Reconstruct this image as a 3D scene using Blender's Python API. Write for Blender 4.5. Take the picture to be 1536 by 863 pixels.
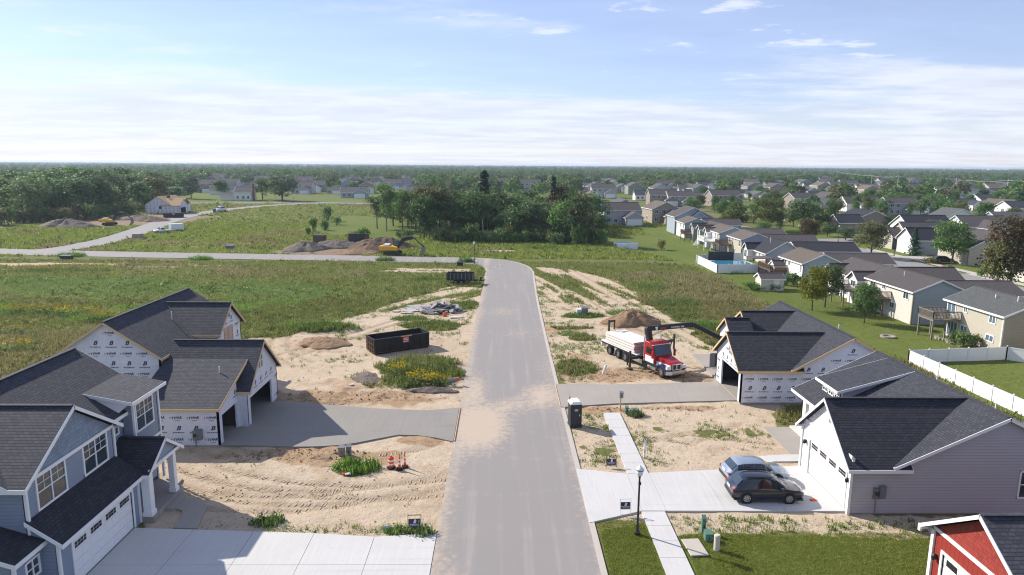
import bpy, math, random
import numpy as np
from mathutils import Vector, Matrix, Quaternion
for _o in list(bpy.data.objects): bpy.data.objects.remove(_o)
sc = bpy.context.scene
COL = sc.collection
R = math.radians
random.seed(7); RNG = np.random.default_rng(11)

# ------------------------------------------------------------------ camera
CAM_H = 20.0; FPX = 1024.0
_roll = math.atan(11/1536.0); _pitch = math.atan((431.5-247.0)*math.cos(_roll)/FPX)
_yaw = -math.atan(16/1024.0*math.cos(_pitch))
_f = Vector((-math.sin(_yaw)*math.cos(_pitch), math.cos(_yaw)*math.cos(_pitch), -math.sin(_pitch)))
_r0 = Vector((math.cos(_yaw), math.sin(_yaw), 0)); _u0 = _r0.cross(_f)
_r = _r0*math.cos(_roll)+_u0*math.sin(_roll); _u = _u0*math.cos(_roll)-_r0*math.sin(_roll)
cam = bpy.data.cameras.new('camera'); cam.sensor_width = 36.0; cam.lens = 24.0
cam.clip_start = 0.5; cam.clip_end = 40000
camo = bpy.data.objects.new('camera', cam); COL.objects.link(camo)
camo.matrix_world = Matrix(((_r.x,_u.x,-_f.x,0),(_r.y,_u.y,-_f.y,0),(_r.z,_u.z,-_f.z,CAM_H),(0,0,0,1)))
sc.camera = camo
def gp(px, py, z=0.0):
    """ground point seen at a pixel of the 1536 x 863 survey frame"""
    d = _f + _r*((px-768.0)/FPX) - _u*((py-431.5)/FPX)
    t = (z-CAM_H)/d.z
    return Vector((t*d.x, t*d.y, z))

# ------------------------------------------------------------------ world, sun, exposure
SUN_EL = 33.0; SUN_AZ = 56.5          # degrees above the horizon; degrees left of +Y
world = bpy.data.worlds.new('World'); sc.world = world; world.use_nodes = True
def build_world():
    nt = world.node_tree; n = nt.nodes; l = nt.links; n.clear()
    out = n.new('ShaderNodeOutputWorld'); bg = n.new('ShaderNodeBackground')
    sky = n.new('ShaderNodeTexSky'); sky.sky_type = 'NISHITA'; sky.sun_disc = False
    sky.sun_elevation = R(SUN_EL); sky.sun_rotation = R(-SUN_AZ)
    sky.air_density = 1.0; sky.dust_density = 0.15; sky.ozone_density = 5.0; sky.altitude = 300
    tc = n.new('ShaderNodeTexCoord'); sep = n.new('ShaderNodeSeparateXYZ')
    l.new(tc.outputs['Generated'], sep.inputs[0])
    def M(op, a, b=None, clamp=False):
        m = n.new('ShaderNodeMath'); m.operation = op; m.use_clamp = clamp
        for i, v in enumerate((a, b)):
            if v is None: continue
            if isinstance(v, (int, float)): m.inputs[i].default_value = v
            else: l.new(v, m.inputs[i])
        return m.outputs[0]
    def ramp(v, a, b):
        m = n.new('ShaderNodeMapRange'); m.interpolation_type = 'SMOOTHSTEP'
        m.inputs[1].default_value = a; m.inputs[2].default_value = b
        l.new(v, m.inputs[0]); return m.outputs[0]
    zc = M('MAXIMUM', sep.outputs[2], 0.0)
    k = M('ADD', zc, 0.06)
    u = M('DIVIDE', sep.outputs[0], k); v = M('DIVIDE', sep.outputs[1], k)
    def noise(su, sv, scale, det, off):
        cb = n.new('ShaderNodeCombineXYZ')
        l.new(M('MULTIPLY', u, su), cb.inputs[0]); l.new(M('MULTIPLY', v, sv), cb.inputs[1]); cb.inputs[2].default_value = off
        t = n.new('ShaderNodeTexNoise'); t.inputs['Scale'].default_value = scale; t.inputs['Detail'].default_value = det
        t.inputs['Roughness'].default_value = 0.58
        l.new(cb.outputs[0], t.inputs['Vector']); return t.outputs[0]
    big = noise(0.30, 0.8, 0.55, 6, 5.4)      # long banks of thin cloud
    mid = noise(0.7, 1.0, 1.6, 9, 7.7)
    fine = noise(0.8, 1.0, 4.2, 9, 1.3)       # small puffs
    low = ramp(zc, 0.185, 0.06)                # the cloud deck closes towards the horizon by perspective
    veil = M('ADD', M('ADD', M('MULTIPLY', big, 0.9), M('MULTIPLY', mid, 0.35)), M('MULTIPLY', low, 0.34))
    veil = M('ADD', M('MULTIPLY', ramp(veil, 0.66, 0.98), 0.9), M('MULTIPLY', ramp(M('ADD', M('MULTIPLY', mid, 0.6), M('MULTIPLY', big, 0.4)), 0.36, 0.66), 0.24), True)
    puffs = ramp(M('ADD', M('MULTIPLY', fine, 0.6), M('MULTIPLY', mid, 0.6)), 0.63, 0.78)
    cov = M('MAXIMUM', M('MULTIPLY', veil, 0.86), M('MULTIPLY', puffs, 0.8))
    cov = M('MAXIMUM', cov, 0.30)          # thin high veil everywhere
    mix = n.new('ShaderNodeMix'); mix.data_type = 'RGBA'
    tint = n.new('ShaderNodeMix'); tint.data_type = 'RGBA'; tint.blend_type = 'MULTIPLY'; tint.inputs[0].default_value = 1.0; l.new(sky.outputs[0], tint.inputs[6]); tint.inputs[7].default_value = (1.08, 0.95, 1.04, 1)
    l.new(cov, mix.inputs[0]); l.new(tint.outputs[2], mix.inputs[6])
    cm = n.new('ShaderNodeMix'); cm.data_type = 'RGBA'; l.new(ramp(mid, 0.3, 0.7), cm.inputs[0]); cm.inputs[6].default_value = tuple(c*0.88 for c in CLOUD_COL[:3])+(1,); cm.inputs[7].default_value = tuple(c*1.06 for c in CLOUD_COL[:3])+(1,); l.new(cm.outputs[2], mix.inputs[7])
    l.new(mix.outputs[2], bg.inputs[0]); bg.inputs[1].default_value = SKY_STRENGTH
    l.new(bg.outputs[0], out.inputs[0])
SKY_STRENGTH = 0.078
CLOUD_COL = (5.5, 5.8, 6.6, 1)
build_world()
sun = bpy.data.lights.new('sun', 'SUN'); sun.energy = 3.5; sun.angle = R(0.53); sun.color = (1.0, 0.93, 0.82)
suno = bpy.data.objects.new('sun', sun); COL.objects.link(suno)
_el, _az = R(SUN_EL), R(SUN_AZ)
suno.rotation_euler = Vector((math.sin(_az)*math.cos(_el), -math.cos(_az)*math.cos(_el), -math.sin(_el))).to_track_quat('-Z', 'Y').to_euler()
suno.location = (-80, 60, 90)
sc.view_settings.view_transform = 'Standard'; sc.view_settings.look = 'None'
sc.view_settings.gamma = 1.0; sc.view_settings.use_curve_mapping = False
sc.view_settings.exposure = 1.02
sc.render.engine = 'CYCLES'
cy = sc.cycles; cy.use_denoising = True
try: cy.denoiser = 'OPENIMAGEDENOISE'
except Exception: pass
cy.filter_width = 1.15; cy.max_bounces = 6; cy.diffuse_bounces = 3; cy.glossy_bounces = 2; cy.transmission_bounces = 3
cy.transparent_max_bounces = 6; cy.volume_bounces = 0; cy.use_adaptive_sampling = False
cy.sample_clamp_indirect = 4.0; cy.caustics_reflective = False; cy.caustics_refractive = False

# ------------------------------------------------------------------ materials
MATS = {}
class NB:
    """tiny node helper"""
    def __init__(s, name):
        s.m = bpy.data.materials.new(name); s.m.use_nodes = True
        s.nt = s.m.node_tree; s.n = s.nt.nodes; s.l = s.nt.links; s.n.clear()
        s.out = s.n.new('ShaderNodeOutputMaterial'); s.b = s.n.new('ShaderNodeBsdfPrincipled')
        s.l.new(s.b.outputs[0], s.out.inputs[0]); s.b.inputs['Roughness'].default_value = 0.8
        s.b.inputs['Specular IOR Level'].default_value = 0.3
        MATS[name] = s.m
    def put(s, sock, v):
        if isinstance(v, bpy.types.NodeSocket): s.l.new(v, sock)
        elif isinstance(v, (tuple, list)) and len(v) == 3 and sock.type == 'RGBA': sock.default_value = (*v, 1)
        else: sock.default_value = v
    def math(s, op, a, b=0.0, c=None, clamp=False):
        m = s.n.new('ShaderNodeMath'); m.operation = op; m.use_clamp = clamp
        s.put(m.inputs[0], a); s.put(m.inputs[1], b)
        if c is not None: s.put(m.inputs[2], c)
        return m.outputs[0]
    def step(s, v, a, b):
        m = s.n.new('ShaderNodeMapRange'); m.interpolation_type = 'SMOOTHSTEP'
        s.put(m.inputs[0], v); m.inputs[1].default_value = a; m.inputs[2].default_value = b
        return m.outputs[0]
    def mix(s, f, a, b, mode='MIX'):
        m = s.n.new('ShaderNodeMix'); m.data_type = 'RGBA'; m.blend_type = mode
        s.put(m.inputs[0], f); s.put(m.inputs[6], a); s.put(m.inputs[7], b); return m.outputs[2]
    def noise(s, scale, det=4, rough=0.55, vec=None, out=0):
        t = s.n.new('ShaderNodeTexNoise'); t.inputs['Scale'].default_value = scale
        t.inputs['Detail'].default_value = det; t.inputs['Roughness'].default_value = rough
        s.l.new(vec or s.pos(), t.inputs['Vector']); return t.outputs[out]
    def pos(s):
        if not hasattr(s, '_p'): s._p = s.n.new('ShaderNodeNewGeometry').outputs['Position']
        return s._p
    def uv(s):
        if not hasattr(s, '_uv'): s._uv = s.n.new('ShaderNodeUVMap').outputs[0]
        return s._uv
    def xyz(s, v):
        x = s.n.new('ShaderNodeSeparateXYZ'); s.l.new(v, x.inputs[0]); return x.outputs
    def scale(s, v, k):
        m = s.n.new('ShaderNodeVectorMath'); m.operation = 'MULTIPLY'; s.l.new(v, m.inputs[0]); m.inputs[1].default_value = k
        return m.outputs[0]
    def attr(s, name, out='Color'):
        a = s.n.new('ShaderNodeAttribute'); a.attribute_name = name; return a.outputs[out]
    def rnd(s): return s.n.new('ShaderNodeObjectInfo').outputs['Random']
    def hsv(s, col, h=0.5, sat=1.0, v=1.0):
        m = s.n.new('ShaderNodeHueSaturation'); s.put(m.inputs['Hue'], h); s.put(m.inputs['Saturation'], sat)
        s.put(m.inputs['Value'], v); s.put(m.inputs['Color'], col); return m.outputs[0]
    def bump(s, h, dist=0.02, strength=1.0):
        b = s.n.new('ShaderNodeBump'); b.inputs['Distance'].default_value = dist; b.inputs['Strength'].default_value = strength
        s.l.new(h, b.inputs['Height']); s.l.new(b.outputs[0], s.b.inputs['Normal'])
    def col(s, v): s.put(s.b.inputs['Base Color'], v); return s
    def set(s, **k):
        for a, v in k.items(): s.put(s.b.inputs[a.replace('_', ' ')], v)
        return s
def srgb(r, g, b):
    f = lambda c: (c/255/12.92) if c <= 10 else (((c/255)+0.055)/1.055)**2.4
    return (f(r), f(g), f(b))

def plain(name, c, rough=0.6, metal=0.0, var=0.12, spec=0.3, nscale=6.0, bump=0.0):
    k = NB(name); nz = k.noise(nscale, 4)
    k.col(k.mix(nz, tuple(x*(1-var) for x in c), tuple(min(1, x*(1+var)) for x in c)))
    k.set(Roughness=rough, Metallic=metal); k.b.inputs['Specular IOR Level'].default_value = spec
    if bump: k.bump(k.noise(nscale*0.8, 8, 0.7), bump, 1.0)
    return k.m
def shingle(name, c1, c2, var=1.0):
    k = NB(name); t = k.n.new('ShaderNodeTexBrick'); k.l.new(k.uv(), t.inputs['Vector'])
    t.offset = 0.5; t.inputs['Color1'].default_value = (*c1, 1); t.inputs['Color2'].default_value = (*c2, 1)
    t.inputs['Mortar'].default_value = (*[x*0.3 for x in c1], 1)
    t.inputs['Scale'].default_value = 1.0; t.inputs['Mortar Size'].default_value = 0.016
    t.inputs['Brick Width'].default_value = 0.30; t.inputs['Row Height'].default_value = 0.17; t.inputs['Bias'].default_value = -0.1
    w = k.noise(0.5, 3); f = k.noise(14, 5)
    c = k.mix(k.math('MULTIPLY', w, 0.35), t.outputs[0], tuple(x*0.75 for x in c2))
    c = k.mix(k.math('MULTIPLY', f, 0.4*var), c, tuple(min(1, x*2.0) for x in c2))
    k.col(c); k.set(Roughness=0.9)
    saw = k.math('SUBTRACT', 1.0, k.math('FRACT', k.math('DIVIDE', k.xyz(k.uv())[1], 0.17)))
    k.bump(k.math('ADD', saw, k.math('MULTIPLY', t.outputs[1], -0.6)), 0.03, 0.9)
    return k.m
def siding(name, c, pitch=0.18, vertical=False, rough=0.55):
    k = NB(name); o = k.xyz(k.uv())
    fr = k.math('FRACT', k.math('DIVIDE', o[0 if vertical else 1], pitch))
    if vertical: h = k.step(k.math('ABSOLUTE', k.math('SUBTRACT', fr, 0.5)), 0.12, 0.08)
    else: h = k.math('SUBTRACT', 1.0, fr)
    nz = k.noise(1.2, 4); base = k.mix(nz, tuple(x*0.93 for x in c), tuple(min(1, x*1.06) for x in c))
    groove = k.step(fr, 0.20, 0.0) if not vertical else k.math('MULTIPLY', h, 0.0)
    k.col(k.mix(k.math('MULTIPLY', groove, 0.6), base, tuple(x*0.55 for x in c)))
    k.set(Roughness=rough); k.bump(h, 0.02 if not vertical else 0.03, 0.9)
    return k.m
def shake(name, c):
    k = NB(name); t = k.n.new('ShaderNodeTexBrick'); k.l.new(k.uv(), t.inputs['Vector'])
    t.inputs['Color1'].default_value = (*[x*0.82 for x in c], 1); t.inputs['Color2'].default_value = (*[min(1, x*1.14) for x in c], 1)
    t.inputs['Mortar'].default_value = (*[x*0.6 for x in c], 1); t.inputs['Scale'].default_value = 1.0
    t.inputs['Brick Width'].default_value = 0.14; t.inputs['Row Height'].default_value = 0.2; t.inputs['Mortar Size'].default_value = 0.01
    k.col(t.outputs[0]); k.set(Roughness=0.6); k.bump(t.outputs[1], 0.015, -0.8); return k.m
def glass(name, c=(0.02, 0.03, 0.04)):
    k = NB(name); nz = k.noise(1.3, 2)
    k.col(k.mix(nz, c, tuple(x*2.2+0.01 for x in c))); k.set(Roughness=0.06); k.b.inputs['Specular IOR Level'].default_value = 0.8
    return k.m
def concrete(name, c, broom=True):
    k = NB(name); a = k.noise(0.35, 4); b = k.noise(5, 6); g = k.noise(60, 3)
    x = k.mix(a, tuple(v*0.88 for v in c), tuple(min(1, v*1.1) for v in c))
    x = k.mix(k.math('MULTIPLY', k.step(b, 0.5, 0.8), 0.3), x, tuple(v*0.8 for v in c))
    if broom:
        st = k.noise(1.0, 5, 0.6, k.scale(k.pos(), (9.0, 0.35, 1.0)))
        x = k.mix(k.math('MULTIPLY', k.step(st, 0.42, 0.68), 0.28), x, tuple(min(1, v*1.25) for v in c))
    tr = k.noise(1.0, 5, 0.6, k.scale(k.pos(), (0.10, 1.5, 1.0))); x = k.mix(k.math('MULTIPLY', k.step(tr, 0.56, 0.74), 0.30), x, tuple(v*0.72 for v in c)); di = k.noise(1.1, 8, 0.7); x = k.mix(k.math('MULTIPLY', k.step(di, 0.60, 0.74), 0.35), x, (0.40, 0.32, 0.24))
    k.col(x); k.set(Roughness=0.85); k.bump(g, 0.01, 0.5); return k.m
def build_materials():
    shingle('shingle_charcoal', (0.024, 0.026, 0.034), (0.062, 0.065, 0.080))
    shingle('shingle_black_and_shade', (0.015, 0.016, 0.022), (0.040, 0.042, 0.053))  # truly black roofs, and south slopes whose shade is put into the colour
    shingle('shingle_brown', (0.085, 0.07, 0.06), (0.15, 0.125, 0.105))
    shingle('shingle_grey', (0.06, 0.065, 0.065), (0.11, 0.115, 0.115))
    shingle('shingle_taupe', (0.06, 0.052, 0.052), (0.10, 0.09, 0.088))
    siding('siding_blue', (0.26, 0.31, 0.40)); shake('shake_blue', (0.23, 0.29, 0.375))
    siding('siding_grey', (0.46, 0.45, 0.50)); siding('siding_white', (0.78, 0.78, 0.78)); shake('shake_white', (0.8, 0.8, 0.81))
    siding('batten_white', (0.8, 0.8, 0.8), 0.3, True); siding('batten_red', (0.27, 0.035, 0.027), 0.3, True); shake('shake_red', (0.29, 0.045, 0.036))
    siding('siding_beige', (0.50, 0.46, 0.38)); siding('siding_cream', (0.66, 0.63, 0.57)); siding('siding_tan', (0.36, 0.31, 0.24))
    siding('siding_bluegrey', (0.36, 0.42, 0.48)); siding('siding_sage', (0.27, 0.31, 0.26)); siding('siding_dark', (0.10, 0.11, 0.13))
    siding('siding_clay', (0.30, 0.25, 0.21))
    plain('trim_white', (0.80, 0.80, 0.80), 0.5, var=0.04); plain('trim_lumber', (0.62, 0.44, 0.25), 0.8, var=0.2)
    plain('lumber_raw', (0.55, 0.40, 0.24), 0.85, var=0.3, nscale=3); plain('osb', (0.50, 0.34, 0.19), 0.9, var=0.3, nscale=2.5)
    k = NB('house_wrap'); a = k.noise(0.7, 5); b = k.noise(3.0, 5)
    base = k.mix(a, (0.58, 0.61, 0.70), (0.76, 0.78, 0.84)); zz = k.xyz(k.pos())[2]; sm = k.math('FRACT', k.math('DIVIDE', k.math('ADD', zz, k.math('MULTIPLY', a, 0.12)), 1.46)); base = k.mix(k.math('MULTIPLY', k.step(sm, 0.022, 0.0), 0.5), base, (0.34, 0.36, 0.43)); cr = k.noise(1.0, 4, 0.6, k.scale(k.pos(), (1.6, 1.6, 0.5)))
    base = k.mix(k.math('MULTIPLY', k.step(k.math('ABSOLUTE', k.math('SUBTRACT', cr, 0.5)), 0.012, 0.0), 0.3), base, (0.4, 0.42, 0.5)); k.col(base); k.set(Roughness=0.5); k.bump(k.math('ADD', b, k.math('MULTIPLY', cr, 1.5)), 0.09, 0.8)
    plain('print_ink', (0.05, 0.055, 0.085), 0.7); plain('print_grey', (0.12, 0.13, 0.16), 0.7); plain('print_red', (0.5, 0.08, 0.06), 0.7)
    glass('glass_dark'); glass('glass_blue', (0.06, 0.09, 0.12)); glass('glass_black', (0.01, 0.011, 0.013))
    concrete('concrete_new', (0.53, 0.52, 0.51)); concrete('concrete_grey', (0.255, 0.24, 0.22)); concrete('concrete_tan', (0.33, 0.30, 0.27))
    concrete('concrete_wall', (0.33, 0.30, 0.27), False); concrete('concrete_kerb', (0.47, 0.43, 0.38), False)
    plain('interior_shade', (0.05, 0.045, 0.04), 0.95); plain('stud_interior', (0.20, 0.11, 0.06), 0.9)  # near-black interior colour stands in for the shade inside open garages
    plain('metal_black', (0.015, 0.015, 0.017), 0.45, var=0.2, spec=0.5); plain('rubber', (0.02, 0.02, 0.02), 0.85)
    plain('metal_grey', (0.22, 0.23, 0.24), 0.5, 0.4); plain('chrome', (0.6, 0.6, 0.62), 0.2, 0.9); plain('alloy', (0.42, 0.42, 0.44), 0.3, 0.8)
    plain('plastic_dark', (0.035, 0.04, 0.045), 0.55); plain('plastic_grey', (0.16, 0.17, 0.185), 0.5); plain('plastic_white', (0.75, 0.76, 0.76), 0.45)
    plain('plastic_green', (0.10, 0.20, 0.15), 0.6); plain('plastic_beige', (0.55, 0.53, 0.45), 0.6)
    plain('orange', (0.72, 0.09, 0.02), 0.55); plain('tape_white', (0.82, 0.82, 0.82), 0.5); plain('paint_yellow', (0.72, 0.40, 0.03), 0.5)
    plain('paint_red', (0.38, 0.012, 0.018), 0.28, spec=0.6); plain('paint_blue', (0.015, 0.03, 0.12), 0.3, spec=0.6); plain('paint_white', (0.78, 0.79, 0.8), 0.3, spec=0.6)
    for nm, c in dict(car_navy=(0.018, 0.024, 0.042), car_silver=(0.30, 0.36, 0.45), car_blue=(0.03, 0.08, 0.28), car_dark=(0.02, 0.02, 0.025), car_white=(0.75, 0.75, 0.76)).items():
        k = NB(nm); k.col(k.mix(k.noise(3, 2), c, tuple(x*1.05 for x in c))); k.set(Roughness=0.28, Metallic=0.35); k.b.inputs['Coat Weight'].default_value = 1.0; k.b.inputs['Coat Roughness'].default_value = 0.05
    plain('lamp_red', (0.45, 0.01, 0.01), 0.25, spec=0.6); plain('lamp_clear', (0.7, 0.7, 0.68), 0.2, spec=0.7)
    plain('drywall', (0.72, 0.69, 0.65), 0.8, var=0.06); plain('drywall_edge', (0.62, 0.35, 0.33), 0.8, var=0.5, nscale=4)
    plain('wood_weathered', (0.20, 0.175, 0.15), 0.85, var=0.3, nscale=4); plain('wood_brown', (0.13, 0.085, 0.06), 0.85, var=0.3)
    plain('sign_navy', (0.035, 0.04, 0.075), 0.5); plain('wire_pale', (0.5, 0.52, 0.54), 0.5); plain('pole_wood', (0.35, 0.32, 0.28), 0.9)
    plain('steel_dark', (0.022, 0.02, 0.019), 0.65, var=0.5, nscale=2.0); plain('rust', (0.10, 0.045, 0.025), 0.9, var=0.5)
    plain('vinyl', (0.76, 0.77, 0.78), 0.4, var=0.03); plain('stone', (0.30, 0.27, 0.24), 0.9, var=0.3); plain('brick_red', (0.28, 0.10, 0.07), 0.9, var=0.3)
    k = NB('water'); k.col((0.03, 0.22, 0.36)); k.set(Roughness=0.05); k.bump(k.noise(3, 3), 0.03, 0.4)
    plain('tarp_grey', (0.45, 0.46, 0.50), 0.6, var=0.25, nscale=3); plain('canopy_dark', (0.10, 0.09, 0.085), 0.8)
    plain('soil', (0.14, 0.095, 0.065), 0.95, var=0.5, nscale=3, bump=.25); plain('soil_grey', (0.17, 0.14, 0.12), 0.95, var=0.5, nscale=3, bump=.25); plain('sand_pile', (0.27, 0.175, 0.105), 0.95, var=0.5, nscale=2.5, bump=.25)
    plain('rubble', (0.25, 0.24, 0.245), 0.9, var=0.4, nscale=3); plain('rubble_pale', (0.40, 0.385, 0.37), 0.9, var=0.3, nscale=3)
    plain('sand_tread', (0.44, 0.345, 0.245), 0.95, var=0.35, nscale=5); plain('insulation_pink', (0.50, 0.36, 0.30), 0.9)
    # asphalt: pale worn surface, sandy wheel tracks and fine cracks
    k = NB('asphalt'); p = k.pos(); a = k.noise(0.18, 4); g = k.noise(40, 4); s1 = k.noise(1.0, 6, 0.6, k.scale(p, (1.4, 0.05, 1)))
    base = k.mix(g, (0.195, 0.183, 0.180), (0.310, 0.292, 0.286)); base = k.mix(k.math('MULTIPLY', a, 0.4), base, (0.31, 0.28, 0.255))
    base = k.mix(k.math('MULTIPLY', k.step(s1, 0.5, 0.75), 0.45), base, (0.40, 0.365, 0.335))
    sand = k.math('MULTIPLY', k.attr('sandy', 'Fac'), 1.0); fn = k.noise(2.2, 8, 0.7)
    sm = k.step(k.math('ADD', sand, k.math('MULTIPLY', k.math('SUBTRACT', fn, 0.5), 1.1)), 0.35, 0.85)
    base = k.mix(k.math('MULTIPLY', sm, 0.85), base, (0.50, 0.405, 0.315))
    w = k.n.new('ShaderNodeTexWave'); w.wave_type = 'RINGS'; w.inputs['Scale'].default_value = 0.06; w.inputs['Distortion'].default_value = 9; w.inputs['Detail'].default_value = 3
    k.l.new(p, w.inputs['Vector'])
    base = k.mix(k.math('MULTIPLY', k.step(w.outputs[1], 0.95, 0.99), k.math('MULTIPLY', k.step(s1, 0.45, 0.6), 0.25)), base, (0.36, 0.33, 0.31))
    k.col(base); k.set(Roughness=0.9); k.bump(g, 0.01, 0.4)
    k = NB('asphalt_plain'); g = k.noise(8, 4); a = k.noise(0.1, 3); k.col(k.mix(g, k.mix(a, (0.21, 0.20, 0.2), (0.27, 0.255, 0.25)), (0.29, 0.28, 0.275))); k.set(Roughness=0.9)
    # foliage
    def leaf(name, cols, trans=0.32):
        k = NB(name); t = k.attr('tint', 'Fac'); r = k.rnd()
        c = k.mix(t, cols[0], cols[1]); c = k.mix(k.step(t, 0.82, 1.0), c, cols[2])
        c = k.hsv(c, k.math('ADD', 0.485, k.math('MULTIPLY', r, 0.03)), k.math('ADD', 0.85, k.math('MULTIPLY', r, 0.3)), k.math('ADD', 0.75, k.math('MULTIPLY', k.math('FRACT', k.math('MULTIPLY', r, 7.3)), 0.5)))
        k.col(c); k.set(Roughness=0.65)
        tr = k.n.new('ShaderNodeBsdfTranslucent'); k.l.new(c, tr.inputs[0]); ms = k.n.new('ShaderNodeMixShader'); ms.inputs[0].default_value = trans
        k.l.new(k.b.outputs[0], ms.inputs[1]); k.l.new(tr.outputs[0], ms.inputs[2]); k.l.new(ms.outputs[0], k.out.inputs[0])
    leaf('leaf_green', ((0.072, 0.133, 0.041), (0.156, 0.266, 0.067), (0.244, 0.354, 0.100)))
    leaf('leaf_dark', ((0.060, 0.111, 0.045), (0.131, 0.218, 0.072), (0.199, 0.295, 0.099)))
    leaf('leaf_olive', ((0.085, 0.104, 0.038), (0.189, 0.209, 0.066), (0.284, 0.265, 0.085)))
    leaf('leaf_yellow', ((0.104, 0.130, 0.026), (0.260, 0.247, 0.039), (0.390, 0.312, 0.039)))
    leaf('leaf_rust', ((0.050, 0.050, 0.022), (0.120, 0.085, 0.036), (0.19, 0.10, 0.04)))
    leaf('leaf_conifer', ((0.025, 0.058, 0.036), (0.058, 0.112, 0.061), (0.090, 0.154, 0.082)), 0.1)
    leaf('leaf_lush', ((0.068, 0.128, 0.027), (0.128, 0.225, 0.045), (0.180, 0.285, 0.060)))
    leaf('grass_meadow', ((0.168, 0.213, 0.056), (0.347, 0.392, 0.106), (0.515, 0.482, 0.190)), 0.35)
    leaf('grass_lush', ((0.117, 0.210, 0.047), (0.234, 0.363, 0.070), (0.397, 0.444, 0.141)))
    leaf('grass_dry', ((0.170, 0.165, 0.070), (0.330, 0.300, 0.130), (0.46, 0.41, 0.21)), 0.35)
    leaf('grass_lawn', ((0.150, 0.175, 0.040), (0.280, 0.300, 0.075), (0.42, 0.38, 0.14)), 0.35)
    leaf('goldenrod', ((0.30, 0.22, 0.01), (0.55, 0.38, 0.012), (0.62, 0.45, 0.02)))
    plain('bark', (0.075, 0.06, 0.05), 0.95, var=0.4); plain('bark_pale', (0.22, 0.20, 0.18), 0.95, var=0.3)
build_materials()

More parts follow.
